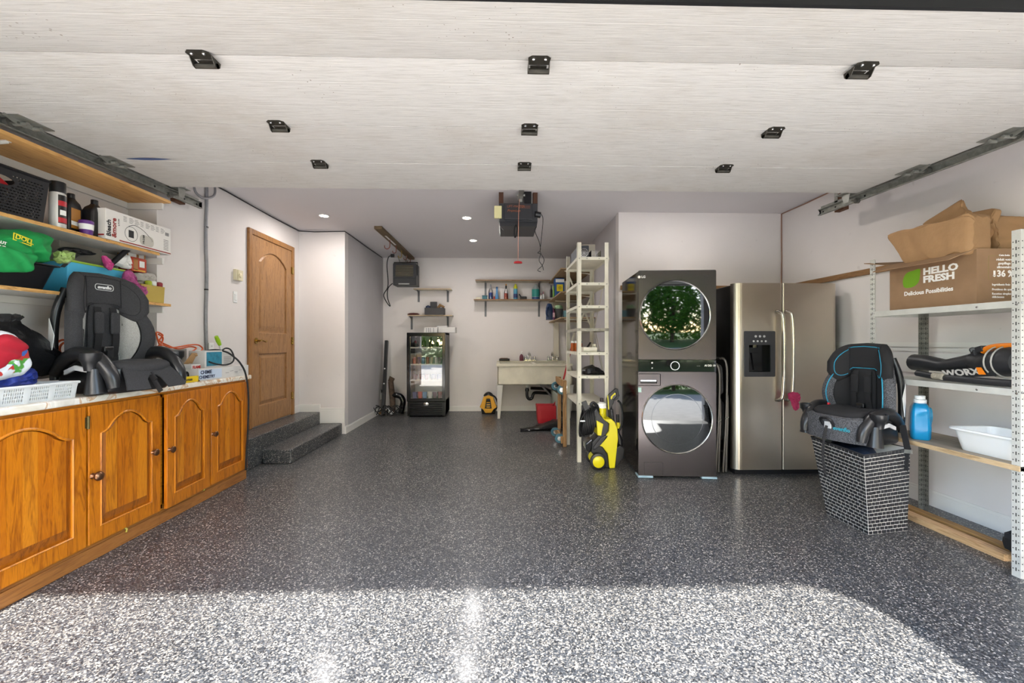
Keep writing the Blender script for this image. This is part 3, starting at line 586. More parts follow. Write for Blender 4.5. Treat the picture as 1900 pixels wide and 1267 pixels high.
# ================================================================= LEFT CABINETS
XC = -2.32; ZC0, ZC1 = .10, .885
Yc = lambda px: at(px, 800, X=XC).y
ys = [1.72, Yc(155), Yc(294), Yc(386), Yc(456)]
def clip_poly(P, a0, sg):
    out = []
    for i in range(len(P)):
        p, q_ = P[i], P[(i + 1) % len(P)]; dp, dq = (p[0] - a0) * sg, (q_[0] - a0) * sg
        if dp >= 0: out.append(p)
        if dp * dq < 0: t_ = dp / (dp - dq); out.append((p[0] + (q_[0] - p[0]) * t_, p[1] + (q_[1] - p[1]) * t_))
    return out
def cab_door(par, ya, yb, swing=0, knobs=(), hinge_at=None, x=XC):
    """framed door with an arched raised panel, the knob(s) as sub-parts; hinge edge and swing angle in degrees"""
    wdt = yb - ya; h0, h1 = ZC0 + .002, ZC1 - .004
    piv = (yb if swing < 0 else ya); A = math.radians(abs(swing)) * (1 if swing < 0 else -1)
    ca, sa = math.cos(A), math.sin(A)
    def W(d, y, z):
        dx, dy = d, y - piv
        return (x + dx * ca - dy * sa * 1.0, piv + dx * sa + dy * ca, z)
    m = lambda a, c, d: W(d, a, c)
    st = .075; po = arch(ya + st, yb - st, h0 + .085, h1 - .07, .085, 16)
    # cathedral shoulders
    pts = [(ya + st, h0 + .085), (yb - st, h0 + .085)]
    n = 20; wi = wdt - 2 * st
    for k in range(n + 1):
        t = k / n; s = abs(t - .5) * 2; hgt = (1 - max(0, (s - .0)) ** 2 / .72) if s < .6 else .5 * ((1 - s) / .4) ** 2.0
        pts.append((yb - st - wi * t, h1 - .165 + .10 * max(0, hgt)))
    po = pts
    d = MB(); d.plate([(ya + .003, h0), (yb - .003, h0), (yb - .003, h1), (ya + .003, h1)], [po], .022, m); dob = d.build('door', PINE, par, bevel=.004)
    p = MB(); p.plate(po, [], .006, m); q = inset(po, .004); r_ = inset(po, .034)
    p.loft([[W(.004, a, c) for a, c in q], [W(.0175, a, c) for a, c in r_]]); p.build('raised_panel', PINED, dob)
    ws = [a for a, c in r_]; lo_, hi_ = min(ws), max(ws); nb = max(3, round((hi_ - lo_) / .066))
    for k_ in range(nb):
        a0, a1 = lo_ + (hi_ - lo_) * k_ / nb + (.0006 if k_ else -.001), lo_ + (hi_ - lo_) * (k_ + 1) / nb - (.0006 if k_ < nb - 1 else -.001)
        pl_ = clip_poly(clip_poly(list(r_), a0, 1), a1, -1)
        if len(pl_) < 3: continue
        p = MB(); p.plate(pl_, [], .0015 + .0005 * (k_ % 2), m, d0=.017); p.build('board', (PINE, PINEV[0], PINEV[1])[(k_ * 2 + int(ya * 10)) % 3], dob)
    b2 = MB(); b2.tube([W(.019, a, c) for a, c in po], .0075, 6, closed=True); b2.build('moulding', PINEV[1], dob, smooth=True)
    for ky, kz, big in knobs:
        k = MB(); c = Vector(W(.022, ky, kz)); ax = Vector(W(1, ky, kz)) - Vector(W(0, ky, kz))
        kS = 1.4 if big else 1.3; k.lathe([(r0 * kS, h0 * kS) for r0, h0 in ([(.012, 0), (.008, .006), (.007, .014), (.017, .02), (.0195, .026), (.016, .033), (.006, .037), (0, .0375)] if big else [(.010, 0), (.007, .006), (.006, .014), (.0165, .018), (.017, .024), (.012, .028), (0, .029)])], 20, c, ax)
        k.build('knob', COPPERK, dob, smooth=50)
    if hinge_at is not None:
        k = MB(); yy, zz = hinge_at; k.cyl(W(.026, yy, zz - .035), W(.026, yy, zz + .035), .007, n=10); k.box(x + .023, x + .026, yy - .016, yy + .004, zz - .03, zz + .03); k.build('hinge', mat('old_brass', '5d5233', .4, .8), dob)
    return dob
def carcass(t, y0, y1, depth_x, gap):
    b = MB(); b.box(XC - .02, XC - .001, y0, y0 + .035, ZC0 - .0, ZC1); b.box(XC - .02, XC - .001, y1 - .035, y1, ZC0, ZC1); b.box(XC - .02, XC - .001, y0, y1, ZC1 - .03, ZC1 + .012); b.box(XC - .02, XC - .001, y0, y1, ZC0 - .015, ZC0 + .03)
    b.build('face_frame', PINEX, t, bevel=.002)
    b = MB(); b.box(depth_x, XC - .02, y0, y0 + .016, .02, ZC1 + .01); b.box(depth_x, XC - .02, y1 - .016, y1, .02, ZC1 + .01); b.box(depth_x, XC - .02, y0, y1, .08, .096); b.box(depth_x, depth_x + .01, y0, y1, .09, ZC1 + .01); b.build('carcass', PLINTH, t)
    b = MB(); b.box(XC - .012, XC + .006, y0, y1, 0, .075); b.box(XC - .012, XC + .001, y0, y1, .075, .088); b.build('plinth', PLINTH, t, bevel=.003)
c1 = thing('base_cabinet', 'honey pine base cabinet nearest the garage opening, under the white plastic basket', 'cabinet', (XC - .3, (ys[0] + ys[2]) / 2, 0), world=True, group='honey pine base cabinets')
carcass(c1, ys[0], ys[2], XS + .004, 0)
kz = lambda px, py: at(px, py, X=XC + .04)
k = kz(178, 883); k2 = kz(288, 839)
cab_door(c1, ys[0] + .05, ys[1] - .004, 0, (), (ys[1] + .0, kz(153, 787).z))
cab_door(c1, ys[1] + .004, ys[2] - .006, 0, ((k.y, k.z, True), (k2.y, k2.z, False)))
c2 = thing('base_cabinet', 'honey pine base cabinet next to the steps, under the chemistry game box', 'cabinet', (XC - .2, (ys[2] + ys[4]) / 2, 0), world=True, group='honey pine base cabinets')
carcass(c2, ys[2], ys[4], XL + .004, 0)
k = kz(312, 834); k2 = kz(399, 805)
cab_door(c2, ys[2] + .012, ys[3] - .006, -3.0, ((k.y, k.z, False),))
cab_door(c2, ys[3] + .004, ys[4] - .01, 0, ((k2.y, k2.z, False),))
for c in (c1, c2): c['group'] = 'honey pine base cabinets'
for yy, zz in ((Yc(230) , .085), (Yc(375), .10)):
    b = MB(); b.tube([(XC + .004, yy, zz + .012), (XC + .014, yy + .004, zz), (XC + .012, yy + .002, zz - .016)], .006, 6)
    b.build('child_latch', mat('yellow_latch', 'b5a03c', .5), c1 if yy < ys[2] else c2)
# countertop (L-shaped where the niche ends)
XCT = -2.295; ZT = .935
b = MB(); b.plate(rrect(0, 1, 0, 1, .1)[:0] + [(XS, 1.7), (XCT, 1.7), (XCT, ys[4] + .05), (XL + .002, ys[4] + .05), (XL + .002, YS - .002), (XS + .002, YS - .002)], [], .037, lambda a, c, d: (a, c, ZT - .037 + d))
ct = tag(b.build('countertop', MARBLE, bevel=.008), 'cream marble-patterned laminate countertop across both pine cabinets', 'countertop')
# ================================================================= NICHE SHELVES
def pshelf(z0, x1, y1, lab, edge=None, m=SHELFW):
    t = thing('wall_shelf', lab, 'shelf', (XS, 2.5, z0), world=True)
    b = MB(); b.box(XS + .002, x1, 1.35, y1, z0, z0 + .02); b.build('shelf_board', m, t, bevel=.002)
    if edge: b = MB(); b.box(x1, x1 + .002, 1.35, y1, z0, z0 + .02); b.build('edge_strip', edge, t)
    b = MB(); b.box(XS + .002, x1 - .05, YS - .022, YS - .002, z0 - .05, z0 - .001); b.build('cleat', TRIMW, t, bevel=.002)
    b = MB(); b.box(XS + .001, XS + .02, 1.35, YS - .03, z0 - .045, z0 - .001); b.build('wall_cleat', TRIMW, t)
    return t
MEL = mat('white_melamine', 'cdcbc2', .5, vary=.1)
OSB = wood('particle_edge', 'b98548', 'd9a865', '8f6434', 'y', 3, .8)
s1 = pshelf(2.325, -2.60, YS - .001, 'honey wood shelf board, topmost of three in the niche above the counter', SHELFW)
for y in (1.85, 2.34):
    b = MB(); b.plate([(XS, 2.322), (XS + .27, 2.322), (XS + .27, 2.31), (XS + .04, 2.29), (XS + .012, 2.12), (XS, 2.12)], [[(XS + .03, 2.31), (XS + .1, 2.306), (XS + .03, 2.28)]], .004, mXZ(y)); b.box(XS, XS + .27, y - .016, y + .012, 2.3195, 2.3235); b.build('bracket', mat('bracket_white', 'd5d2cc', .4), s1)
s2 = pshelf(1.895, -2.60, 3.265, 'middle niche shelf with a raw chipboard front edge', OSB, MEL)
s3 = pshelf(1.515, -2.60, YS - .001, 'lowest niche shelf, behind the head of the grey car seat', OSB, MEL)
# ================================================================= LEFT WALL FITTINGS
yw = at(380, 500, X=XL).y
b = MB(); pts = [(XL + .014, yw + .006 * math.sin(i * 1.7), z) for i, z in enumerate([ZT, 1.1, 1.3, 1.5, 1.7, 1.9, 2.1, 2.3, 2.5, CH - .002])]
b.tube(smooth2(pts, 4, False), .014, 10)
o = tag(b.build('conduit', mat('duct_tape_grey', '8f8f92', .45, .3, vary=.2, vscale=25), smooth=True), 'grey taped conduit running up the wall beside the pine shelves', 'pipe')
o2 = MB()
for z in (1.71, 2.28): o2.cyl((XL + .014, yw, z), (XL + .014, yw, z + .012), .017, n=10)
o2.build('clamp', BLACK, o)
b = MB(); b.tube(smooth2([at(360, 346, X=XL + .03), at(364, 358, X=XL + .04), at(376, 367, X=XL + .04), at(392, 366, X=XL + .04), at(399, 358, X=XL + .04), at(398, 340, X=XL + .03), at(396, 325, X=XL + .02)], 6, False), .010, 8)
tag(b.build('armoured_cable', mat('armoured_grey', '8e8d90', .5, .4), smooth=True), 'looped grey armoured cable on the wall at the end of the door track', 'cable')
def wallplate(px0, px1, py0, py1, name, lab, cat, m, kind):
    a = at(px0, py0, X=XL); c = at(px1, py1, X=XL)
    t = thing(name, lab, cat, (XL, (a.y + c.y) / 2, c.z), world=True)
    b = MB(); b.box(XL, XL + (.03 if kind == 't' else .006), a.y, c.y, c.z, a.z); b.build('cover', m, t, bevel=.003)
    yc = (a.y + c.y) / 2; zc = (a.z + c.z) / 2
    if kind == 't': b = MB(); b.lathe([(.02, 0), (.02, .008), (.016, .01), (0, .01)], 18, (XL + .03, yc + .01, zc), (1, 0, 0)); b.build('dial', m, t, smooth=True); b = MB(); b.box(XL + .03, XL + .031, a.y + .012, yc - .02, zc - .05, zc + .05); b.build('scale', mat('cream_dark', 'b9b08e', .5), t)
    if kind == 's': b = MB(); b.box(XL + .006, XL + .011, yc - .016, yc + .016, zc - .033, zc + .033); b.build('rocker', WHITE, t, bevel=.002)
    if kind == 'o':
        for dz in (-.02, .02): b = MB(); b.box(XL + .006, XL + .0065, yc - .008, yc - .005, zc + dz - .006, zc + dz + .006); b.box(XL + .006, XL + .0065, yc + .005, yc + .008, zc + dz - .006, zc + dz + .006); b.build('socket_slots', BLACK, t)
wallplate(432.5, 446, 499, 522, 'thermostat', 'cream dial thermostat on the wall left of the oak door', 'thermostat', mat('cream_white', 'd9cfb0', .5), 't')
wallplate(432.5, 439.5, 540, 562, 'light_switch', 'white light switch below the cream thermostat', 'switch', WHITE, 's')
wallplate(387, 396, 636, 656, 'wall_outlet', 'white wall outlet above the countertop beside the grey conduit', 'outlet', WHITE, 'o')
# ================================================================= REAR OF THE GARAGE
def q(px, py, Y): p = at(px, py, Y=Y); return p.x, p.z
def bottle(name, lab, cat, loc, prof, m, cap=None, capprof=None, label=None, lz=None, group=None, n=18, sx=1, sy=1, liquid=None):
    t = thing(name, lab, cat, loc, group=group)
    b = MB(); b.lathe(prof, n, sx=sx, sy=sy); b.build('body', m, t, smooth=True)
    if liquid: mm, lp = liquid; b = MB(); b.lathe(lp, n, sx=sx, sy=sy); b.build('liquid', mm, t, smooth=True)
    if cap: b = MB(); b.lathe(capprof, 12); b.build('cap', cap, t, smooth=True)
    if label:
        r = max(p[0] for p in prof) + .0012; b = MB(); b.lathe([(r * .99, lz[0]), (r, lz[0] + .001), (r, lz[1]), (r * .99, lz[1])], n, sx=sx, sy=sy); b.build('label', label, t, smooth=True)
    return t
# ceiling plank with hooks
a = at(697, 424, Z=CH - .035); c = at(757, 477, Z=CH - .035)
pl = thing('hook_board', 'brown wooden board with hooks screwed to the ceiling above the black heater', 'hook rack', (a.x, (a.y + c.y) / 2, CH - .04), world=True)
PX = a.x + .03; b = MB(); b.box(PX - .05, PX + .05, a.y, YB - .03, CH - .04, CH - .001); b.build('board', BROWNW, pl, bevel=.003)
b = MB(); b.box(PX - .012, PX + .012, a.y + .35, a.y + .9, CH - .0415, CH - .04); b.build('strip', WHITE, pl)
for i, f in enumerate((.28, .45, .62, .8, .93)):
    y = a.y + (YB - a.y) * f; b = MB(); r = .045 if i == 0 else .03; z0 = CH - .04; L = .09 if i < 3 else .05
    b.tube(smooth2([(PX, y, z0), (PX, y, z0 - L), (PX - r * .4, y, z0 - L - r * .7), (PX - r, y, z0 - L - r * .9), (PX - r * 1.6, y, z0 - L - r * .5), (PX - r * 1.7, y, z0 - L + .01)], 4, False), .006, 6)
    b.build('hook', mat('copper_hook', '7d4636', .5, .3) if i != 2 else mat('brass_hook', '9a8038', .4, .4), pl, smooth=True)
# heater
YH = 7.05
x0, z1 = q(729, 485, YH); x1, z0 = q(772, 529, YH)
ht = thing('utility_heater', 'black ceiling-hung electric heater with horizontal louvres in the rear left corner', 'heater', ((x0 + x1) / 2, YH + .15, z0), world=True)
b = MB(); b.box(x0, x1, YH, YH + .28, z0, z1 - .03); b.build('housing', BLACK, ht, bevel=.008)
b = MB(); b.plate([(x0 + .01, z0 + .12), (x1 - .01, z0 + .12), (x1 - .01, z1 - .04), (x0 + .01, z1 - .04)], [[(x0 + .045, z0 + .14), (x1 - .045, z0 + .14), (x1 - .045, z1 - .06), (x0 + .045, z1 - .06)]], .012, mXZ(YH)); b.build('grille_frame', DGREY, ht)
b = MB(); b.box(x0 + .045, x1 - .045, YH - .002, YH + .002, z0 + .14, z1 - .06); b.build('heating_core', mat('core_brown', '4c4639', .4, .5), ht)
for i in range(4):
    zz = z0 + .155 + i * (z1 - z0 - .23) / 3.6; b = MB(); b.bar((x0 + .045, YH - .012, zz), (x1 - .045, YH - .012, zz), .02, .006, (0, -.5, 1)); b.build('louvre', mat('louvre_metal', '8f8a7c', .35, .7), ht)
b = MB(); b.tube([(x0 - .006, YH + .1, (z0 + z1) / 2 - .02), (x0 - .006, YH + .1, z1), (x1 + .006, YH + .1, z1), (x1 + .006, YH + .1, (z0 + z1) / 2 - .02)], .01, 6); b.build('hanging_bracket', BLACK, ht)
b = MB(); b.box((x0 + x1) / 2 - .1, (x0 + x1) / 2 + .08, YH - .0015, YH, z0 + .012, z0 + .03); b.build('name_strip', mat('grey_plate', 'a9a7a2', .5), ht)
b = MB(); b.tube([((x0 + x1) / 2, YH + .1, z1), ((x0 + x1) / 2, YH + .12, CH - .002)], .012, 8); b.tube([((x0 + x1) / 2 - .1, YH + .1, z1), ((x0 + x1) / 2 - .14, YH + .12, CH - .04)], .008, 8); b.build('mounting_rod', DSTEEL, ht)
b = MB(); b.box(*sorted((at(728, 0, Y=7.2).x - .03, at(728, 0, Y=7.2).x + .03)), 7.2, 7.24, at(728, 477, Y=7.2).z, at(728, 470, Y=7.2).z + .0); b.build('plug', BLACK, ht)
Q = lambda x, y, Y=7.2: at(x, y, Y=Y)
b = MB(); b.tube(smooth2([Q(728, 474), Q(721, 477), Q(718, 492), Q(720, 520), Q(719, 534), Q(712, 547), Q(717, 560), Q(724, 568), Q(719, 552), Q(720, 535), Q(728, 526, 7.1)], 6, False), .008, 6); b.build('power_cord', RUBBER, ht, smooth=True)
# small back wall shelves
def bshelf(px0, px1, pz, depth, brs, lab, drop=.2, th=.018, sheen='c8c0ae', fx=None):
    z = at(800, pz, Y=YB - depth).z; xa = at(px0, pz, Y=YB - depth).x; xb = at(px1, pz, Y=YB - depth).x
    t = thing('wall_shelf', lab, 'shelf', ((xa + xb) / 2, YB, z), world=True)
    b = MB(); b.box(xa, xb, YB - depth, YB - .001, z, z + th); b.build('shelf_board', mat('shelf_' + sheen, sheen, .6, vary=.1), t, bevel=.002)
    b = MB(); b.box(xa, xb, YB - depth - .002, YB - depth, z, z + th); b.build('edge_strip', wood('edge_brown', 'b09a7c', 'c0ab8c', 'a08a6c', 'x', 1, .6), t)
    for px in brs:
        x = at(px, pz, Y=YB).x
        b = MB(); b.plate([(YB, z - .0), (YB - depth * .85, z), (YB - depth * .85, z - .012), (YB - .05, z - .05), (YB - .018, z - .1), (YB - .014, z - drop), (YB, z - drop)], [[(YB - .02, z - .015), (YB - depth * .55, z - .014), (YB - .035, z - .05)]], .006, lambda a, c, d, x=x: (x + d - .003, a, c)); b.box(x - .018, x + .018, YB - .005, YB, z - drop, z); b.build('bracket', mat('grey_bracket', '6b6c6e', .45, .4), t)
    return t, xa, xb, z + th
sA = bshelf(767, 837, 537, .2, (777, 831), 'upper of two small white shelves above the glass-door drinks fridge')
sB = bshelf(756, 839, 586, .22, (764, 831), 'lower small white shelf holding the grey bin', .23)
def open_box(t, x0, x1, y0, y1, z0, z1, m, th=.006, flare=0.0, name='body', bev=0.0):
    b = MB(); f = flare
    lo = [(x0, y0, z0), (x1, y0, z0), (x1, y1, z0), (x0, y1, z0)]; hi = [(x0 - f, y0 - f, z1), (x1 + f, y0 - f, z1), (x1 + f, y1 + f, z1), (x0 - f, y1 + f, z1)]
    hi2 = [(x0 - f + th, y0 - f + th, z1), (x1 + f - th, y0 - f + th, z1), (x1 + f - th, y1 + f - th, z1), (x0 - f + th, y1 + f - th, z1)]
    lo2 = [(x0 + th, y0 + th, z0 + th), (x1 - th, y0 + th, z0 + th), (x1 - th, y1 - th, z0 + th), (x0 + th, y1 - th, z0 + th)]
    b.loft([lo, hi, hi2, lo2]); return b.build(name, m, t, bevel=bev)
x0, _ = q(788, 570, 7.27); x1, z1 = q(824, 571, 7.27); zs = sB[3]
t = thing('storage_bin', 'dark grey fabric bin of odds and ends on the small shelf', 'bin', ((x0 + x1) / 2, 7.33, zs), world=True); open_box(t, x0, x1, 7.25, 7.42, zs, zs + .12, mat('grey_felt', '4a4848', .9))
b = MB(); b.box(x0 + .08, x0 + .2, 7.34, 7.37, zs + .05, zs + .23); tag(b.build('folded_case', DGREY, bevel=.006), 'black square case standing up in the grey bin', 'case')
b = MB(); b.lathe([(.03, 0), (.045, .03), (.04, .06), (0, .08)], 14, (x0 + .05, 7.32, zs + .09)); tag(b.build('ball', mat('navy', '27314f', .6), smooth=True), 'dark blue ball poking out of the grey bin', 'ball')
b = MB(); b.tube([(x0 + .2, 7.33, zs + .08), (x0 + .26, 7.31, zs + .17), (x0 + .33, 7.32, zs + .13)], [.035, .028, .02], 8); tag(b.build('work_glove', mat('tan_leather', '8a6a45', .8), smooth=True), 'tan work glove stuffed in the grey bin', 'glove')
xa, _ = q(758, 580, 7.3); b = MB(); b.lathe([(.06, 0), (.08, .012), (.05, .03), (0, .035)], 14, (xa + .08, 7.32, zs), sx=1.4, sy=.6); tag(b.build('pouch', mat('maroon', '5a2a26', .7), smooth=True), 'flat maroon pouch at the left end of the small shelf', 'pouch')
# drinks fridge
YD = 6.93; x0, z1 = q(754.5, 617, YD); x1, z0 = q(826, 773, YD)
z0 = 0.0; fr = thing('drinks_fridge', 'black glass-door drinks fridge against the back wall', 'fridge', ((x0 + x1) / 2, 7.15, 0), world=True)
zb = at(790, 745, Y=YD).z; zt = at(790, 617, Y=YD).z; W_ = x1 - x0
b = MB(); T = .03
b.box(x0, x0 + T, YD + .05, YB - .02, .03, zt); b.box(x1 - T, x1, YD + .05, YB - .02, .03, zt); b.box(x0, x1, YB - .05, YB - .02, .03, zt); b.box(x0, x1, YD + .05, YB - .02, zt - .04, zt); b.box(x0, x1, YD + .05, YB - .02, .03, zb + .02)
b.build('cabinet', mat('fridge_shell', '2e2c2b', .35, .3), fr, bevel=.004)
b = MB(); b.box(x0 + T, x1 - T, YB - .056, YB - .05, zb, zt - .04); b.build('inner_back', mat('fridge_liner', 'b9bab8', .4), fr)
b = MB(); b.plate([(x0, zb), (x1, zb), (x1, zt), (x0, zt)], [[(x0 + .055, zb + .05), (x1 - .05, zb + .05), (x1 - .05, zt - .06), (x0 + .055, zt - .06)]], .05, mXZ(YD, 1)); dfo = b.build('door_frame', BLACKG, fr, bevel=.006)
b = MB(); b.box(x0 + .05, x1 - .045, YD + .02, YD + .026, zb + .045, zt - .055); b.build('glass_pane', glass('fridge_glass', op=.05), dfo)
b = MB(); b.box(x0 + .01, x1, YD + .01, YD + .05, .02, zb - .008); gp = b.build('vent_panel', BLACKG, fr, bevel=.004)
for i in range(6): b = MB(); z = .035 + i * .036; b.bar((x0 + .05, YD + .006, z), (x1 - .05, YD + .006, z), .016, .006, (0, -.6, 1)); b.build('slat', BLACK, gp)
b = MB(); b.lathe([(.045, 0), (.045, .004), (.036, .007), (0, .007)], 24, ((x0 + x1) / 2, YD + .01, zb - .045), (0, -1, 0), sx=1, sy=.6); b.build('badge', CHROME, gp, smooth=True)
for i in range(4): b = MB(); b.cyl((x0 + .04 + (i % 2) * (W_ - .08), YD + .1 + (i // 2) * .3, 0), (x0 + .04 + (i % 2) * (W_ - .08), YD + .1 + (i // 2) * .3, .03), .015, n=8); b.build('foot', RUBBER, fr)
shz = [at(790, y, Y=YD + .12).z for y in (645, 676, 705)] + [zb + .03]
for z in shz[:3]:
    b = MB(); [b.bar((x0 + T, y, z), (x1 - T, y, z), .004, .004) for y in [YD + .07 + k * .03 for k in range(13)]]; b.box(x0 + T, x1 - T, YD + .062, YD + .068, z - .01, z + .012); b.build('wire_shelf', mat('shelf_wire', 'c9c5bc', .4, .3), fr)
rr = random.Random(3); cols = ['8f2f2c', 'a8452c', '5b2740', '2f3f7a', 'b9a58a', '7a2f2b', '3d4f8a', 'c7c3bb']
for r_, (z, n, hh, typ) in enumerate(((shz[1], 7, .12, 'can'), (shz[2], 5, .09, 'tub'), (shz[0], 4, .17, 'bottle'), (shz[3], 6, .11, 'pack'))):
    for i in range(n):
        x = x0 + .07 + (W_ - .14) * (i + .5) / n; c = cols[(i * 3 + r_ * 2) % 8]; m = mat('tin_' + c, c, .35, .3)
        nm = {'can': ('red and blue drinks cans on the second fridge shelf', 'drink_can', 'can'), 'tub': ('small food tubs on the third fridge shelf', 'food_tub', 'tub'), 'bottle': ('dark bottles on the top fridge shelf', 'glass_bottle', 'bottle'), 'pack': ('white and red packets at the bottom of the drinks fridge', 'food_packet', 'packet')}[typ]
        ORD = ['leftmost', 'second', 'third', 'fourth', 'fifth', 'sixth', 'seventh']; LB = lambda g: {'can': 'drinks can on the second fridge shelf, ', 'tub': 'food tub on the third fridge shelf, ', 'bottle': 'dark bottle on the top fridge shelf, ', 'pack': 'small packet at the bottom of the drinks fridge, '}[typ] + ORD[i] + (' of its row' if i == 0 else ' from the left')
        y = YD + .13 + (i % 2) * .03
        if typ == 'can': t = bottle(nm[1], LB(nm[0]), nm[2], (x, y, z + .004), [(.024, 0), (.031, .008), (.031, hh - .012), (.025, hh)], m, group=nm[0], n=12)
        elif typ == 'bottle': t = bottle(nm[1], LB(nm[0]), nm[2], (x, y, z + .004), [(.033, 0), (.036, .01), (.036, .09), (.014, .13), (.013, hh), (.0, hh)], mat('dark_bottle', '2c2a22', .15), group=nm[0], n=12)
        else:
            t = thing(nm[1], LB(nm[0]), nm[2], (x, y, z + .004), rz=(i - 2) * .12, group=nm[0])
            b = MB(); b.loft([[(a * .034 * s, c_ * .03 * s, zz) for a, c_ in rrect(-1, 1, -1, 1, .3, 3)] for zz, s in ((0, .85), (hh * .8, 1), (hh * .8, 1.06), (hh, 1.02))]); b.build('body', mat('pk_' + c, c if typ == 'tub' else ['d8d6d2', 'b8503c', '3f6ea0', 'd8d6d2', 'c9c9c9', '8b2c2c'][i], .5), t)
# boxes on the fridge
xa, za = q(785, 606, 7.0); xb, _ = q(816, 606, 7.0)
def carton(name, lab, cat, x0, x1, y0, y1, z0, z1, m, **k):
    t = thing(name, lab, cat, ((x0 + x1) / 2, (y0 + y1) / 2, z0), world=True)
    b = MB(); b.box(x0, x1, y0, y1, z0, z1); b.build('carton', m, t, bevel=.003); return t
BOXW = mat('white_carton', 'c9c6c2', .7, vary=.06)
t = carton('carton_box', 'short white striped box lying on the drinks fridge', 'box', x0 + .28, x0 + .5, YD + .02, YD + .3, zt, zt + .085, BOXW)
b = MB(); [b.box(x0 + .28 + a, x0 + .28 + a + .012, YD + .0185, YD + .02, zt + .006, zt + .08) for a in (.03, .07, .1, .15)]; b.build('stripe', mat('grey_print', '8b898a', .7), t)
t = carton('carton_box', 'long white box lying across the drinks fridge and jutting over its right side', 'box', x0 + .51, x1 + .16, YD + .04, YD + .32, zt, zt + .09, BOXW)
t = carton('carton_box', 'flat white box on top of the long white box above the drinks fridge', 'box', x0 + .48, x1 + .02, YD + .1, YD + .3, zt + .09, zt + .115, BOXW)
# corner clutter
PXC = XN + .1
b = MB(); b.bar((at(710, 765, Y=7.1).x, 7.12, .0), (at(717.5, 632, Y=7.38).x, 7.38, at(717, 632, Y=7.38).z), .07, .05, (1, 0, 0))
o = tag(b.build('black_beam', BLACK, bevel=.003), 'long black metal profile leaning in the rear left corner', 'metal profile')
for f in (.42, .62): k = MB(); p = Vector((at(710, 765, Y=7.1).x, 7.12, 0)).lerp(Vector((at(717.5, 632, Y=7.38).x, 7.38, at(717, 632, Y=7.38).z)), f); k.cyl(p + Vector((0, -.04, 0)), p + Vector((0, -.028, 0)), .012, n=10); k.build('hole_plug', WHITE, o)
Qb = lambda x, y, Y=7.25: at(x, y, Y=Y)
b = MB(); b.tube([Qb(729, 766), Qb(728, 735), Qb(725, 708)], [.045, .05, .045], 10); b.tube([Qb(725, 708) - Vector((0, 0, .0)), Qb(726, 703), Qb(731, 705)], [.05, .06, .03], 8)
tag(b.build('rusty_pipe', mat('rust_brown', '5b4a3e', .8, .2, vary=.5, vscale=20), smooth=True), 'rusty brown pipe stub rising from the floor beside the drinks fridge', 'pipe')
b = MB(); b.tube(smooth2([Qb(728, 733), Qb(736, 733), Qb(744, 736), Qb(748, 745), Qb(746, 756), Qb(744, 766)], 5, False), .048, 12)
tag(b.build('drain_elbow', BLACKG, smooth=True), 'glossy black bent drain pipe beside the drinks fridge', 'pipe')
t = thing('power_strip', 'white and black power strip in the tangle of cables by the corner', 'power strip', Qb(722, 757, 7.05), world=True)
p = Qb(722, 757, 7.05); p.z = .07; b = MB(); b.bar(p + Vector((-.06, 0, .08)), p + Vector((.06, -.02, -.03)), .05, .04); b.build('body', WHITE, t, bevel=.004)
b = MB(); [b.bar(p + Vector((-.06 + .04 * i, -.02, .075 - .034 * i)), p + Vector((-.05 + .04 * i, -.045, .065 - .034 * i)), .03, .03) for i in range(3)]; b.build('plug', BLACK, t)
rr = random.Random(11)
for i in range(2):
    b = MB(); c = at(702 + i * 26, 772, Z=.02); r = .1 + .04 * rr.random(); pts = []
    for k in range(26): a_ = k * .62; rad = r * (1 + .25 * math.sin(k * 1.1 + i)); pts.append((c.x + rad * math.cos(a_), c.y + .1 - i * .02 + .6 * rad * math.sin(a_), .012 + abs(math.sin(k * .8 + i)) * (.16 if i < 2 else .05)))
    b.tube(smooth2(pts, 3, False), .0075, 6); tag(b.build('power_cable', RUBBER, smooth=True), ['loose coil of black cable by the nook wall in the rear corner', 'loose coil of black cable in front of the bent drain pipe'][i], 'cable')
p = at(706, 768, Z=.0); b = MB(); b.bar((p.x - .06, p.y - .05, .016), (p.x + .14, p.y + .4, .016), .09, .03); tag(b.build('wood_offcut', RAWW, bevel=.002), 'short tan wood offcut on the floor under the black cables', 'wood')
a = at(707, 715, X=XN); t = thing('wall_outlet', 'grey wall outlet low on the nook side wall', 'outlet', (XN, a.y, .3), world=True); b = MB(); b.box(XN, XN + .008, a.y - .06, a.y + .06, at(706, 741, X=XN).z, at(706, 724, X=XN).z); b.build('cover', WHITE, t, bevel=.002); b = MB(); b.box(XN + .008, XN + .05, a.y - .02, a.y + .03, .35, .4); b.build('plug', BLACK, t)
# laundry sink
YK = 6.75; x0, zt_ = q(922, 673, YK); x1, zb_ = q(1062, 714, YK)
x1 = at(1062, 700, Y=YK).x
sk_ = thing('laundry_sink', 'cream double laundry sink on splayed legs against the back wall', 'sink', ((x0 + x1) / 2, 7.0, 0), world=True)
ENAM = mat('sink_cream', 'cfc9b6', .45, vary=.12, vscale=5)
b = MB(); T = .02; yk1 = YB - .03; xm = (x0 + x1) / 2
b.box(x0 + .01, x1, YK, YK + T, zb_, zt_ - .05); b.box(x0 + .01, x0 + .01 + T, YK, yk1, zb_, zt_ - .05); b.box(x1 - T, x1, YK, yk1, zb_, zt_ - .05); b.box(x0, x1, yk1 - T, yk1, zb_, zt_ - .02); b.box(x0, x1, YK, yk1, zb_, zb_ + T); b.box(xm - .02, xm + .02, YK + T, yk1, zb_, zt_ - .03)
b.build('basin', ENAM, sk_, bevel=.006)
b = MB(); R_ = lambda a, c, e, f: [(a, e), (c, e), (c, f), (a, f)]
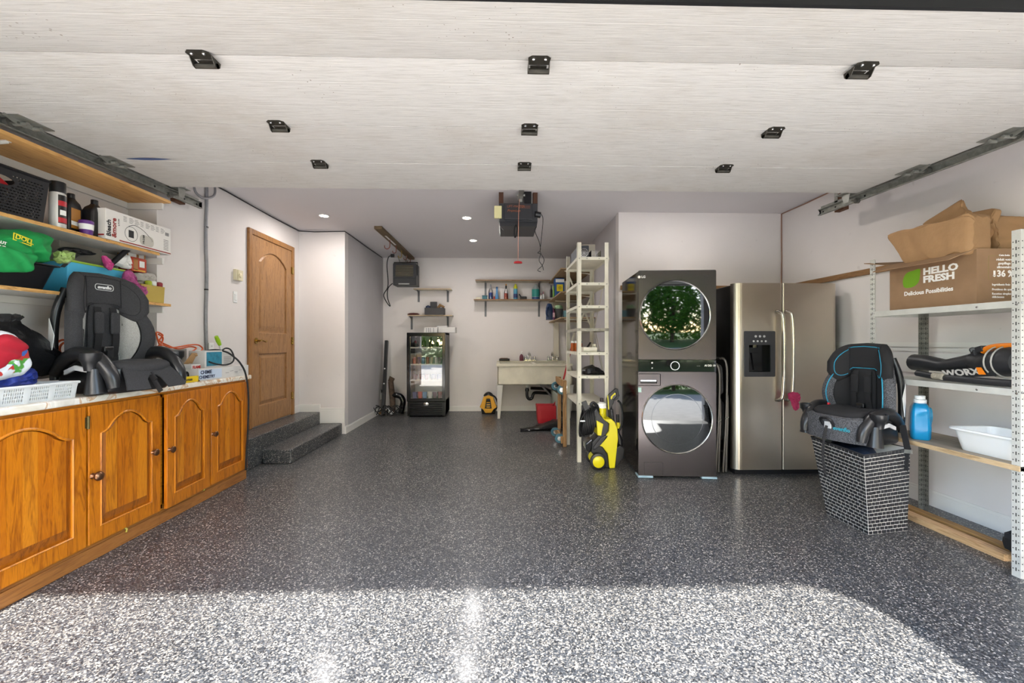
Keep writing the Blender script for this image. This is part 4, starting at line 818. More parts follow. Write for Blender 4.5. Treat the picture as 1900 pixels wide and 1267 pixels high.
b.plate(R_(x0 - .01, x1 + .01, YK - .015, yk1), [R_(x0 + .05, xm - .03, YK + .035, yk1 - .12), R_(xm + .03, x1 - .04, YK + .035, yk1 - .12)], .045, mXY(zt_ - .06)); b.box(x0 - .01, x1 + .01, yk1 - .1, yk1, zt_ - .015, zt_ + .0); b.build('rim', ENAM, sk_, bevel=.006)
for lx, ly, dx in ((x0 + .03, YK + .03, -.0), (x1 - .05, YK + .03, .0), (x0 + .03, yk1 - .05, 0), (x1 - .05, yk1 - .05, 0)):
    b = MB(); b.loft([[(lx + dx + a * .02, ly + c_ * .02, 0) for a, c_ in ((-1, -1), (1, -1), (1, 1), (-1, 1))], [(lx + .02 + a * .05, ly + c_ * .035, zb_) for a, c_ in ((-1, -1), (1, -1), (1, 1), (-1, 1))]]); b.build('leg', mat('leg_grey', 'b9b7b0', .5), sk_, bevel=.003)
def faucet(x, lab, par):
    b = MB(); y = yk1 - .05; z = zt_; b.box(x - .1, x + .1, y - .02, y + .02, z, z + .02); 
    for s in (-1, 1): b.lathe([(.022, 0), (.02, .03), (.03, .04), (.03, .055), (.01, .07), (0, .07)], 12, (x + s * .075, y, z + .018))
    b.tube(smooth2([(x, y, z), (x, y, z + .11), (x - .02, y - .07, z + .15), (x - .04, y - .15, z + .12), (x - .04, y - .17, z + .08)], 4, False), .014, 10)
    b.build('faucet', CHROME, par, smooth=True)
faucet(at(983, 660, Y=yk1).x, '', sk_); faucet(at(1025, 660, Y=yk1).x, '', sk_)
b = MB(); xx = at(978, 720, Y=7.1).x; b.tube([(xx, 7.1, zb_), (xx, 7.1, zb_ - .09)], .022, 10); b.build('tail_pipe', WHITE, sk_, smooth=True)
b = MB(); b.tube(smooth2([(xx, 7.1, zb_ - .08), (xx, 7.1, zb_ - .22), (xx + .03, 7.1, zb_ - .27), (xx + .08, 7.1, zb_ - .26), (xx + .1, 7.1, zb_ - .2), (xx + .14, 7.12, zb_ - .17), (xx + .3, 7.15, zb_ - .18), (xx + .5, 7.2, zb_ - .2)], 5, False), .026, 10)
b.tube([(xx + .06, 7.12, zb_ - .09), (xx + .3, 7.14, zb_ - .1), (xx + .5, 7.18, zb_ - .2)], .026, 10); b.cyl((xx, 7.1, zb_ - .1), (xx, 7.1, zb_ - .14), .034, n=12); b.build('drain_trap', BLACKG, sk_, smooth=True)
for i, (xa_, xb_) in enumerate(((.22, .55), (.33, .62), (.42, .7))):
    b = MB(); b.bar((xx + xa_, 7.0 + i * .04, zb_ - .02), (xx + xb_, 7.04, zb_ - .38), .03, .012, (0, 1, 0)); b.build('brace', mat('brace_grey', '77767a', .5, .3), sk_)
t = thing('sponge_tray', 'black tray with sponges on the left corner of the laundry sink', 'tray', (x0 + .16, 7.25, zt_), world=True)
xs0, _ = q(926, 668, 7.2); xs1, _ = q(946, 668, 7.2); ty = yk1 - .06
open_box(t, xs0, xs1, ty - .05, ty + .04, zt_, zt_ + .04, BLACK, .004); b = MB(); b.box(xs0 + .02, xs1 - .03, ty - .035, ty + .025, zt_ + .01, zt_ + .05); b.build('sponge', mat('sponge_brown', '6b4a3f', .9), t, bevel=.004)
xp, _ = q(967.5, 670, yk1 - .06)
bottle('soap_bottle', 'dark pink pump soap bottle on the laundry sink', 'bottle', (xp, yk1 - .06, zt_), [(.03, 0), (.036, .01), (.036, .07), (.026, .1), (.012, .115), (.012, .12)], mat('soap_pink', '6b3a48', .2), WHITE, [(.014, .12), (.014, .135), (.005, .14), (.005, .16), (.018, .162), (.018, .17), (0, .17)])
# long shelves of cleaning bottles
def longshelf(pyt, pxl, lab, depth, brpx, drop):
    z = at(950, pyt, Y=YB - depth).z; xl = at(pxl, pyt, Y=YB - depth).x
    t = thing('wall_shelf', lab, 'shelf', ((xl + XA) / 2, YB, z), world=True)
    b = MB(); b.box(xl, XA - .50, YB - depth, YB - .001, z, z + .02); b.build('shelf_board', mat('shelf_grey_tan', 'c2b7a4', .65, vary=.15), t, bevel=.002)
    b = MB(); b.box(xl, XA - .50, YB - depth - .002, YB - depth, z, z + .02); b.build('edge_strip', wood('edge_brown2', '7a5a3d', '8a6a48', '624529', 'x', 1, .6), t)
    for px in brpx:
        x = at(px, pyt, Y=YB).x; b = MB(); b.plate([(YB, z), (YB - depth * .85, z), (YB - depth * .85, z - .012), (YB - .06, z - .06), (YB - .02, z - .12), (YB - .014, z - drop), (YB, z - drop)], [], .006, lambda a, c, d, x=x: (x + d - .003, a, c)); b.box(x - .018, x + .018, YB - .005, YB, z - drop, z); b.build('bracket', MATS['grey_bracket'], t)
    return xl, z + .02
l1 = longshelf(524 - 3, 882, 'long upper wall shelf above the cleaning bottles', .25, (901, 1000), .22)
l2 = longshelf(557, 879, 'long wall shelf holding the row of cleaning bottles', .25, (901, 1000), .27)
ZB = l2[1]; YBt = YB - .15
def bx_(px): return at(px, 540, Y=YBt).x
CLEAR = glass('clear_plastic', op=.12)
def liq(n, c): return mat(n, c, .15, spec=.6)
b = MB(); b.box(bx_(883), bx_(892), YBt - .04, YBt + .03, ZB, ZB + .035); tag(b.build('soap_bar_box', mat('cream_box', 'd8d0b8', .7), bevel=.003), 'small cream box at the left end of the bottle shelf', 'box')
t = thing('small_tub', 'small teal tub between the cream box and the blue bottle', 'tub', (bx_(899), YBt, ZB)); b = MB(); b.box(-.04, .05, -.035, .035, 0, .06); b.build('body', liq('teal', '3f6f7a'), t, bevel=.006); b = MB(); b.box(-.044, .054, -.039, .039, .06, .07); b.build('lid', liq('teal_dark', '2f5560'), t, bevel=.002)
pr = [(.036, 0), (.04, .01), (.04, .12), (.03, .17), (.014, .2), (.013, .215)]
bottle('cleaner_bottle', 'clear spray bottle with dark blue liquid on the bottle shelf', 'bottle', (bx_(910.5), YBt, ZB), pr, CLEAR, mat('cap_grey', '8a8a90', .4), [(.015, .21), (.012, .25), (.006, .27), (0, .27)], liquid=(liq('liq_blue', '1d3f8a'), [(.037, .003), (.039, .01), (.039, .12), (0, .121)]))
t = bottle('spray_trigger', 'small red nozzle lying beside the dark blue bottle', 'nozzle', (bx_(917), YBt - .04, ZB), [(.012, 0), (.014, .01), (.013, .05), (0, .06)], RED, n=10)
bottle('cleaner_bottle', 'slim light blue bottle on the bottle shelf', 'bottle', (bx_(922), YBt, ZB), [(.028, 0), (.03, .01), (.028, .06), (.018, .12), (.016, .18), (.016, .19)], liq('liq_sky', '4f86b8'), liq('cap_blue', '2f5a8a'), [(.018, .19), (.02, .21), (.012, .225), (0, .225)])
bottle('cleaner_bottle', 'clear bottle of red liquid with a black neck in the middle of the bottle shelf', 'bottle', (bx_(939), YBt, ZB), [(.036, 0), (.038, .01), (.037, .11), (.022, .17), (.015, .2), (.015, .21)], CLEAR, BLACK, [(.016, .19), (.016, .235), (.012, .24), (.008, .25), (0, .25)], liquid=(liq('liq_red', 'a83a20'), [(.033, .003), (.036, .01), (.035, .11), (0, .112)]))
b = MB(); b.lathe([(.012, 0), (.012, .02), (.009, .025), (0, .028)], 10, (bx_(939), YBt, ZB + .25)); tag(b.build('round_ornament', mat('orange_cap', 'c98a3a', .4)), 'orange knob topping the red liquid bottle', 'stopper')
bottle('cleaner_bottle', 'spray bottle with yellow top and blue label in the middle of the shelf', 'bottle', (bx_(956.5), YBt, ZB), [(.034, 0), (.036, .01), (.036, .15), (.034, .19), (.03, .2)], liq('liq_lblue', '4f8fa8'), mat('cap_yellow', 'b8b81e', .4), [(.034, .185), (.036, .21), (.03, .24), (.014, .255), (.014, .275), (0, .28)], label=mat('lab_navy', '2c3a68', .5), lz=(.03, .1))
t = thing('tape_tool', 'black tool with a handle lying among the cleaning bottles', 'tool', (bx_(971), YBt, ZB)); b = MB(); b.box(-.06, .06, -.03, .03, 0, .055); b.build('body', BLACK, t, bevel=.01); b = MB(); b.bar((-.04, 0, .05), (-.075, 0, .1), .03, .02); b.build('handle', BLACK, t, bevel=.004)
t = bottle('cleaner_jug', 'large clear jug with a teal label on the bottle shelf', 'jug', (bx_(994), YBt, ZB), [(.062, 0), (.066, .012), (.066, .19), (.05, .22), (.02, .255), (.02, .27)], mat('jug_frost', 'a9b2b4', .3, trans=.3), label=mat('lab_teal', '2f8a80', .5), lz=(.05, .18), n=24, liquid=(liq('liq_navy', '33507c'), [(.0665, .003), (.0668, .045), (.0, .046)]))
bottle('dropper_bottle', 'small white squeeze bottle with a pink cap right of the teal-label jug', 'bottle', (bx_(1003.5), YBt - .04, ZB), [(.016, 0), (.018, .01), (.018, .05), (.006, .08)], WHITE, mat('cap_pink', 'c77f90', .4), [(.006, .08), (.004, .11), (0, .112)], n=12)
bottle('dropper_bottle', 'taller white squeeze bottle at the right end of the bottle shelf', 'bottle', (bx_(1008), YBt, ZB), [(.022, 0), (.024, .01), (.024, .06), (.01, .1)], WHITE, mat('cap_pink', 'c77f90', .4), [(.01, .1), (.007, .14), (0, .145)], n=12)
# side-wall shelves (on the alcove side wall)
def sshelf(pzl, lab, y0, y1, dep):
    z = pzl
    t = thing('wall_shelf', lab, 'shelf', (XA, (y0 + y1) / 2, z), world=True)
    b = MB(); b.box(XA - dep, XA - .001, y0, y1, z, z + .016); b.build('shelf_board', wood('kraft_shelf', '9a8262', 'a98f6c', '8a7252', 'y', 1, .7), t)
    for y in (y0 + .15, y1 - .3):
        b = MB(); b.plate([(XA, z), (XA - dep * .85, z), (XA - dep * .85, z - .012), (XA - .05, z - .04), (XA - .014, z - .2), (XA, z - .2)], [[(XA - .02, z - .014), (XA - dep * .6, z - .014), (XA - .03, z - .06)]], .006, mXZ(y)); b.build('bracket', CREAMM, t)
    return z + .016
SY0, SY1 = 5.75, YB - .002
zz1 = sshelf(2.28, 'upper corner shelf on the side wall over the powder box', SY0 + .25, SY1, .50)
zz2 = sshelf(1.945, 'middle corner shelf on the side wall holding the blue powder box', SY0 + .25, SY1, .50)
zz3 = sshelf(1.575, 'lowest corner shelf on the side wall holding the dark blue jug', SY0 + .25, SY1, .50)
Yq = 6.75
xq = lambda px: at(px, 540, Y=Yq).x
t = carton('powder_box', 'blue detergent powder box with a yellow panel on the corner shelf', 'box', xq(1030), xq(1047), Yq, Yq + .2, zz2, zz2 + .3, mat('box_blue', '24508a', .5))
b = MB(); b.box(xq(1033), xq(1044.5), Yq - .002, Yq, zz2 + .09, zz2 + .2); pn = b.build('yellow_panel', mat('lab_yellow', 'e0c81e', .5), t)
b = MB(); [b.add([(xq(1039) + r1 * math.cos(a_), Yq - .0035, zz2 + .145 + r1 * math.sin(a_)) for a_, r1 in ((k, .035), (k + .35, .012), (k - .35, .012))], [(0, 1, 2)]) for k in [i * PI / 4 for i in range(8)]]; b.build('star_print', INKK, pn)
b = MB(); b.box(xq(1031), xq(1047) , Yq - .002, Yq, zz2 + .235, zz2 + .285); b.build('white_panel', WHITE, t)
t = carton('powder_box', 'plain grey-white box right of the blue powder box', 'box', xq(1047.5), xq(1058), Yq + .02, Yq + .22, zz2, zz2 + .26, BOXW)
bottle('glue_bottle', 'slim black bottle left of the blue powder box', 'bottle', (xq(1024), Yq + .1, zz2), [(.022, 0), (.024, .01), (.022, .12), (.01, .15), (.008, .2), (0, .2)], BLACK, n=12)
bottle('glue_bottle', 'slim green bottle squeezed beside the blue powder box', 'bottle', (xq(1028), Yq + .05, zz2), [(.014, 0), (.015, .01), (.014, .16), (.006, .18), (0, .18)], mat('lime', '6f9a3a', .4), n=12)
t = thing('detergent_jug', 'dark blue handled jug on the lowest corner shelf', 'jug', (xq(1017) + .02, Yq + .02, zz3)); b = MB(); b.loft([[(a * .05, c_ * .09, z) for a, c_ in rrect(-1, 1, -1, 1, .4, 3)] for z in (0, .1, .2)] + [[(a * .03, c_ * .05, .26) for a, c_ in rrect(-1, 1, -1, 1, .4, 3)]]); b.build('body', mat('jug_navy', '1f3354', .35), t, smooth=True); b = MB(); b.tube(smooth2([(-.02, -.09, .2), (-.05, -.12, .17), (-.055, -.12, .09), (-.03, -.09, .05)], 4, False), .016, 8); b.build('handle', mat('jug_navy', '1f3354', .35), t, smooth=True)
t = thing('caddy', 'grey bucket of cleaning cloths on the lowest corner shelf', 'bucket', (xq(1037), Yq + .1, zz3)); b = MB(); b.lathe([(.06, 0), (.085, .17), (.09, .175), (.085, .18), (.058, .01), (0, .01)], 20); b.build('pail', mat('grey_pail', '5c5c5e', .5), t, smooth=True)
b = MB(); b.puff(smooth2([(-.06, 0), (-.02, .06), (.05, .05), (.08, 0), (.03, -.05), (-.04, -.05)], 3), .1, lambda a, c, d: (a, c, .19 + d)); tag(b.build('cloth', mat('cloth_green', '8fae8a', .9), smooth=True), 'pale green cloth on top of the grey bucket', 'cloth'); o = bpy.data.objects['cloth']; o.location = (xq(1037), Yq + .1, zz3)
bottle('cleaner_bottle', 'purple and white bottle in front of the grey bucket', 'bottle', (xq(1026), Yq - .02, zz3), [(.03, 0), (.032, .01), (.03, .13), (.014, .16), (.012, .19), (0, .19)], mat('lab_purple', '6b3a5c', .4), n=14, label=mat('lab_pinkw', 'c9a9b4', .5), lz=(.04, .11))
t = carton('tissue_box', 'white and teal box right of the grey bucket', 'box', xq(1046.5), xq(1056), Yq + .0, Yq + .16, zz3, zz3 + .15, mat('box_teal', '6f9aa4', .6))
# yellow cordless vacuum
Yv = 7.15; x0, _ = q(890, 760, Yv); x1, _ = q(922, 760, Yv); zt2 = at(900, 729, Y=Yv).z; xc = (x0 + x1) / 2; w2 = (x1 - x0) / 2
t = thing('shop_vacuum', 'small yellow and black shop vacuum on the floor left of the sink', 'vacuum', (xc, Yv + .15, 0), world=True)
b = MB(); b.loft([[(xc + a * w2 * s, Yv + .15 + c_ * .14 * s, z) for a, c_ in rrect(-1, 1, -1, 1, .3, 3)] for z, s in ((0, .75), (.06, .85), (.18, .8), (.3, .5), (zt2 - .04, .3))]); b.build('body', BLACK, t, smooth=True)
b = MB(); ol = [(xc - w2, .13), (xc - w2 * .8, .19), (xc - w2 * .55, .3), (xc, .33), (xc + w2 * .55, .3), (xc + w2 * .8, .19), (xc + w2, .13), (xc + w2 * .6, .09), (xc + w2 * .35, .03), (xc - w2 * .35, .03), (xc - w2 * .6, .09)]
b.plate(ol, [[(xc - w2 * .4, .1), (xc + w2 * .4, .1), (xc + w2 * .3, .2), (xc + w2 * .2, .27), (xc - w2 * .2, .27), (xc - w2 * .3, .2)]], .05, mXZ(Yv + .03)); b.build('yellow_shell', mat('tool_yellow', 'cc9418', .4), t, bevel=.008)
for zz in (.12, .16, .2, .24): b = MB(); b.box(xc - w2 * .2, xc + w2 * .2, Yv - .012, Yv + .02, zz, zz + .014); b.build('grille_rib', mat('tool_yellow', 'cc9418', .4) if zz < .22 else DGREY, t)
b = MB(); b.tube(smooth2([(xc - w2 * .5, Yv + .12, .3), (xc - w2 * .3, Yv + .12, zt2 - .03), (xc, Yv + .12, zt2 - .01), (xc + w2 * .3, Yv + .12, zt2 - .03), (xc + w2 * .5, Yv + .12, .3)], 4, False), .018, 8); b.build('carry_handle', BLACK, t, smooth=True)
b = MB(); b.tube(smooth2([(xc + w2 * .7, Yv + .12, .05), (xc + w2 * 1.1, Yv + .1, .15), (xc + w2 * .8, Yv + .1, .28), (xc + w2 * .2, Yv + .1, zt2 - .04)], 4, False), .016, 8); b.build('hose', RUBBER, t, smooth=True)
# red dustpan bucket
Yr = 6.35; x0, z1 = q(996, 753, Yr); x1, _ = q(1032, 760, Yr)
t = thing('dustpan', 'red upright lobby dustpan with a red handle under the sink', 'dustpan', ((x0 + x1) / 2, Yr + .1, 0), world=True)
z1 = z1; b = MB(); b.loft([[(x0 + .02, Yr, .0), (x1 - .0, Yr, .0), (x1 - .0, Yr + .22, .0), (x0 + .02, Yr + .22, .0)], [(x0, Yr, z1), (x1, Yr, z1), (x1, Yr + .25, z1), (x0, Yr + .25, z1)], [(x0 + .01, Yr + .01, z1), (x1 - .01, Yr + .01, z1), (x1 - .01, Yr + .24, z1), (x0 + .01, Yr + .24, z1)], [(x0 + .03, Yr + .01, .02), (x1 - .01, Yr + .01, .02), (x1 - .01, Yr + .21, .02), (x0 + .03, Yr + .21, .02)]]); b.build('scoop', RED, t, bevel=.006)
b = MB(); b.plate(rrect(x0 + .06, x1 - .04, .08, .2, .02), [], .004, mXZ(Yr)); b.build('raised_emblem', RED, t, bevel=.003)
b = MB(); b.tube([(x1 - .04, Yr + .18, z1 - .05), (x1 + .2, Yr + .1, z1 + .35)], .014, 8); b.build('handle', mat('handle_red', '7d161c', .4), t)
# upright panel behind dolly
b = MB(); b.box(at(1029, 0, Y=6.6).x, at(1029, 0, Y=6.6).x + .02, 6.05, 7.1, 0, at(1030, 728, Y=6.6).z); tag(b.build('panel_board', mat('pale_green_board', 'a5ab9c', .7, vary=.2)), 'pale green-grey board standing on edge behind the wooden dolly', 'board')
# black bag on the floor
def crumple(outline, th, m, amp, seed, rings=5, mi=0, edge=.5):
    b = MB(); b.puff(outline, th, m, rings, edge); rr = random.Random(seed); v = []
    for p in b.v: v.append((p[0] + rr.uniform(-amp, amp), p[1] + rr.uniform(-amp, amp), p[2] + rr.uniform(-amp, amp)))
    b.v = v; return b
BAG = mat('bin_bag', '131315', .28, bump=.6, bscale=22, spec=.6)
p0 = at(966, 797, Z=.02); p1 = at(1050, 790, Z=.02)
b = MB(); rr = random.Random(5); L = []; n = 14
for k in range(12):
    f = k / 11; c = p0.lerp(p1, f); wy = .03 + .2 * f ** .8 + (.03 if k == 0 else 0); hz_ = .02 + .13 * f ** 1.2
    L.append([(c.x + rr.uniform(-.012, .012), c.y + wy * math.cos(2 * PI * j / n) + rr.uniform(-.014, .014), max(.004, hz_ * .5 * (1 + math.sin(2 * PI * j / n)) + rr.uniform(-.012, .012))) for j in range(n)])
b.loft(L); tag(b.build('garbage_bag', BAG, smooth=25), 'black garbage bag lying flat on the floor below the sink, beside the red dustpan', 'bag')
# furniture dolly standing on end
t = thing('furniture_dolly', 'wooden furniture dolly with blue casters stood on end beside the white rack', 'dolly', (.66, 5.1, 0), world=True)
Yd = 5.05; xa1 = at(1039, 0, Y=5.35).x; xb1 = at(1053, 0, Y=Yd).x
for x, y, zt_d, zb_d, w_ in ((at(1045, 0, Y=5.4).x, 5.4, at(0, 701, Y=5.4).z, 0.0, .05), (at(1055.5, 0, Y=4.95).x, 4.95, at(0, 708, Y=4.95).z, 0.0, .055)):
    b = MB(); x -= .05; b.box(x - .02, x + .02, y - w_ / 2, y + w_ / 2, zb_d, zt_d); b.build('side_rail', RAWZ, t, bevel=.003)
zt_d = at(0, 703, Y=5.2).z
for z in (zt_d - .08, .04): b = MB(); b.box(at(1045, 0, Y=5.4).x - .095, at(1045, 0, Y=5.4).x - .071, 4.93, 5.43, z, z + .08); b.build('cross_board', RAWZ, t, bevel=.003)
def caster(px, py, Y):
    p = at(px, py, Y=Y); b = MB(); b.cyl(p + Vector((0, -.018, 0)), p + Vector((0, .018, 0)), .055, n=22); o = b.build('caster', mat('caster_blue', '35606e', .45), t, bevel=.006)
    b = MB(); b.cyl(p + Vector((0, -.024, 0)), p + Vector((0, .024, 0)), .026, n=14); b.plate([(p.x - .02, p.z - .02), (p.x + .055, p.z - .03), (p.x + .055, p.z + .035), (p.x - .02, p.z + .025)], [], .004, mXZ(p.y - .024)); b.box(p.x + .05, p.x + .06, p.y - .04, p.y + .04, p.z - .05, p.z + .05); b.build('fork', CHROME, o)
for a_ in ((1031, 716, 5.35), (1042, 723, 4.98), (1030, 801, 5.35), (1038, 813, 4.98)): caster(*a_)
# ================================================================= CREAM METAL RACK
RX0, RX1, RY0, RY1 = .78, 1.105, 4.30, 5.03
RK = thing('metal_rack', 'tall narrow cream metal rack standing beside the washer tower', 'rack', ((RX0 + RX1) / 2, (RY0 + RY1) / 2, 0), world=True)
ztop = at(0, 443, Y=RY0).z
RC = mat('rack_cream', 'd5d0c0', .45, vary=.1, vscale=8)
def lpost(x, y, sx, sy, z1, z0=0):
    b = MB(); w_, t_ = .042, .004
    b.box(min(x, x + sx * w_), max(x, x + sx * w_), min(y, y + sy * t_), max(y, y + sy * t_), z0, z1); b.box(min(x, x + sx * t_), max(x, x + sx * t_), min(y, y + sy * w_), max(y, y + sy * w_), z0, z1); return b
for x, y, sx, sy in ((RX0, RY0, 1, 1), (RX1, RY0, -1, 1), (RX0, RY1, 1, -1), (RX1, RY1, -1, -1)): lpost(x, y, sx, sy, ztop).build('post', RC, RK, bevel=.001)
rz = [at(0, y, Y=RY0).z for y in (474, 523, 567, 611, 657, 702, 753)]
for i, z in enumerate(rz):
    b = MB(); b.box(RX0 + .004, RX1 - .004, RY0 + .004, RY1 - .004, z + .012, z + .016); b.box(RX0, RX1, RY0 - .002, RY0, z - .014, z + .016); b.box(RX0, RX1, RY1, RY1 + .002, z - .014, z + .016); b.box(RX0 - .002, RX0, RY0, RY1, z - .014, z + .016); b.box(RX1, RX1 + .002, RY0, RY1, z - .014, z + .016)
    s = b.build('shelf', RC if i != 3 else mat('rack_worn', 'a39d90', .5, vary=.4, vscale=14), RK)
    b = MB(); [b.lathe([(.006, 0), (.005, .003), (0, .004)], 8, (x, RY0 - .002, z + .001), (0, -1, 0)) for x in (RX0 + .02, RX0 + .1, RX1 - .1, RX1 - .02)]; b.build('bolts', DSTEEL, s)
b = MB(); b.bar((RX0, RY1 + .004, rz[0]), (RX1, RY1 + .004, rz[3]), .02, .003, (0, 1, 0)); b.bar((RX1, RY1 + .004, rz[1]), (RX0, RY1 + .004, rz[4]), .02, .003, (0, 1, 0)); b.build('cross_brace', RC, RK)
b = MB(); b.bar((RX1 + .004, RY0, rz[0]), (RX1 + .004, RY1, rz[3]), .02, .003, (1, 0, 0)); b.bar((RX1 + .004, RY1, rz[3]), (RX1 + .004, RY0, rz[6]), .02, .003, (1, 0, 0)); b.bar((RX1 + .008, RY0, rz[6]), (RX1 + .008, RY1, rz[3] + .1), .02, .003, (1, 0, 0)); b.build('side_brace', RC, RK)
b = MB(); b.box(RX0 + .15, RX0 + .24, YB - .06, YB - .02, 0, 2.2)
tag(b.build('pale_plank', mat('pale_plank', 'cfc8b6', .6)), 'long pale plank standing upright against the back wall behind the cream rack', 'plank')
# things on the rack
zt1 = rz[0] + .016
Ys = 4.5; xs = lambda px, Y=Ys: at(px, 460, Y=Y).x
t = thing('fan_heater', 'dark square box fan on the top shelf of the cream rack', 'fan', ((xs(1075) + xs(1092)) / 2, Ys + .05, zt1), world=True)
x0, x1 = xs(1074), xs(1093); b = MB(); b.box(x0, x1, Ys, Ys + .12, zt1, zt1 + .165); b.build('housing', mat('slate', '33363c', .5), t, bevel=.008)
b = MB(); xc = (x0 + x1) / 2; [b.lathe([(r, 0), (r + .003, .004), (r - .003, .004), (r, 0)], 24, (xc, Ys - .001, zt1 + .085), (0, -1, 0)) for r in (.012, .026, .04, .045)]; [b.bar((xc, Ys - .004, zt1 + .085), (xc + .045 * math.cos(a_), Ys - .004, zt1 + .085 + .045 * math.sin(a_)), .003, .003) for a_ in [k * PI / 4 for k in range(8)]]; b.build('grille', CHROME, t)
t = carton('storage_box', 'grey box on the top shelf of the cream rack, left of the fan', 'box', RX0 + .045, x0 - .01, Ys + .02, Ys + .45, zt1, zt1 + .16, mat('box_grey', '6e7076', .6))
t = carton('storage_box', 'cream carton at the back of the top shelf of the cream rack', 'box', xs(1078, 4.85), xs(1102, 4.85), 4.78, 5.0, zt1, zt1 + .24, mat('box_cream', 'b8b0a0', .7))
t = thing('clear_bin', 'clear plastic bin at the right of the top shelf of the cream rack', 'bin', (1.04, 4.55, zt1), world=True); open_box(t, xs(1095) , RX1 - .045, 4.45, 4.7, zt1, zt1 + .1, CLEAR, .003)
zt5 = rz[4] + .016
for i, (px, py, Y) in enumerate(((1056, 640, 4.75), (1063, 640, 4.7), (1069, 640, 4.72))):
    x = at(px, py, Y=Y).x + .045; bottle('pill_jar', ['orange jar with a white lid, leftmost on the fifth rack shelf', 'orange jar between two others on the fifth rack shelf', 'dark orange jar nearest the cream tray on the fifth rack shelf'][i], 'jar', (x, Y, zt5), [(.024, 0), (.026, .006), (.026, .085), (.02, .095)], mat('amber_jar', 'b85a22', .25, trans=.3), WHITE if i < 2 else BLACK, [(.022, .093), (.022, .115), (0, .116)], n=14)
t = thing('paint_tray', 'cream plastic tray of small tools on the fifth shelf of the cream rack', 'tray', (.97, 4.45, zt5), world=True); open_box(t, xs(1081, 4.4), xs(1106, 4.4), 4.35, 4.6, zt5, zt5 + .05, CREAMM, .005)
b = MB(); b.bar((xs(1086, 4.5), 4.5, zt5 + .012), (xs(1094, 4.5), 4.45, zt5 + .1), .02, .012); tag(b.build('putty_knife', BLACK), 'black tool handle sticking up from the cream tray', 'tool')
b = MB(); b.box(xs(1097, 4.5), xs(1104, 4.5), 4.46, 4.52, zt5 + .01, zt5 + .085); tag(b.build('small_carton', CREAMM, bevel=.003), 'small cream block standing in the cream tray', 'block')
zt6 = rz[5] + .016; rr = random.Random(9); L = []; n = 16
x0, x1 = xs(1080, 4.45), xs(1121, 4.45)
b = MB()
for k in range(11):
    f = k / 10; x = x0 + (x1 - x0) * f; hh = .02 + .075 * math.sin(PI * min(1, f * .85 + .12)); ww = .05 + .1 * math.sin(PI * (f * .8 + .1))
    L.append([(x + rr.uniform(-.006, .006), 4.5 + ww * math.cos(2 * PI * j / n) + rr.uniform(-.01, .01), zt6 + max(.001, hh * (1 + math.sin(2 * PI * j / n)) * .5 + rr.uniform(-.01, .01))) for j in range(n)])
b.loft(L); tag(b.build('garbage_bag', BAG, smooth=25), 'black garbage bag on the sixth shelf of the cream rack', 'bag')
b = MB(); b.bar((RX0 + .08, 5.1, rz[5] + .3), (RX0 - .02, 5.1, rz[5] - .1), .02, .02); tag(b.build('red_pole', RED), 'thin red pole leaning behind the cream rack', 'pole')
bpy.data.objects['red_pole'].location.y = .03
# ================================================================= PRESSURE WASHER
YEL = mat('washer_yellow', 'd6c814', .35); YP = 4.075
def pq(px, py, Y=YP): p = at(px, py, Y=Y); return (p.x, p.z)
pw = thing('pressure_washer', 'yellow and black pressure washer on wheels beside the cream rack', 'pressure washer', (at(1122, 858, Y=4.2).x, 4.25, 0), world=True)
fl = lambda pts, Y=YP: [pq(a, c, Y) for a, c in pts]
def zfix(pts): return [(a, max(.0, c) if c > .075 else .004) for a, c in pts]
# side shells (profile seen from the camera), width in Y
b = MB(); b.plate(zfix(fl([(1116, 772), (1124, 778), (1134, 777), (1141, 783), (1146, 795), (1147, 815), (1145, 833), (1141, 857), (1131, 857), (1128, 842), (1118, 829), (1112, 827), (1121, 813), (1130, 800), (1131, 786), (1122, 780)])), [], .2, mXZ(YP, 1)); b.build('yellow_body', YEL, pw, bevel=.012)
b = MB(); b.plate(zfix(fl([(1103, 764), (1108, 758), (1116, 772), (1131, 786), (1130, 800), (1121, 813), (1112, 827), (1118, 829), (1128, 842), (1131, 857), (1125, 858), (1098, 840), (1099, 822), (1111, 810), (1107, 790), (1104, 778)])), [], .17, mXZ(YP + .015, 1)); b.build('black_body', BLACK, pw, bevel=.008)
b = MB(); b.plate(fl([(1107, 780), (1120, 787), (1118, 797), (1116, 809), (1109, 808)]), [], .18, mXZ(YP + .006, 1)); b.build('yellow_panel', YEL, pw, bevel=.006)
b = MB(); b.plate(fl([(1101, 830), (1115, 812), (1128, 806), (1131, 808), (1116, 826), (1102, 836)]), [], .19, mXZ(YP + .0, 1)); b.build('wheel_guard', DGREY, pw, bevel=.008)
wc = pq(1109, 845); wc = (wc[0], .078)
for yy in (YP - .02, YP + .19):
    b = MB(); b.lathe([(.0, -.02), (.06, -.02), (.078, -.014), (.078, .014), (.06, .02), (0, .02)], 28, (wc[0], yy, wc[1]), (0, -1, 0)); o = b.build('wheel', BLACK, pw, smooth=True)
    b = MB(); b.lathe([(.0, 0), (.05, 0), (.057, .003), (.05, .009), (0, .011)], 24, (wc[0], yy - .018, wc[1]), (0, -1, 0)); b.build('hubcap', YEL, o, smooth=True)
b = MB(); b.plate(zfix(fl([(1088, 825), (1100, 815), (1104, 822), (1098, 836), (1096, 842), (1088, 836)])), [], .14, mXZ(YP + .03, 1)); b.build('foot', BLACKG, pw, bevel=.01)
b = MB(); b.plate(zfix(fl([(1143, 832), (1152, 826), (1160, 832), (1158, 850), (1153, 855), (1142, 856)])), [], .2, mXZ(YP, 1)); b.build('rear_foot', BLACK, pw, bevel=.01)
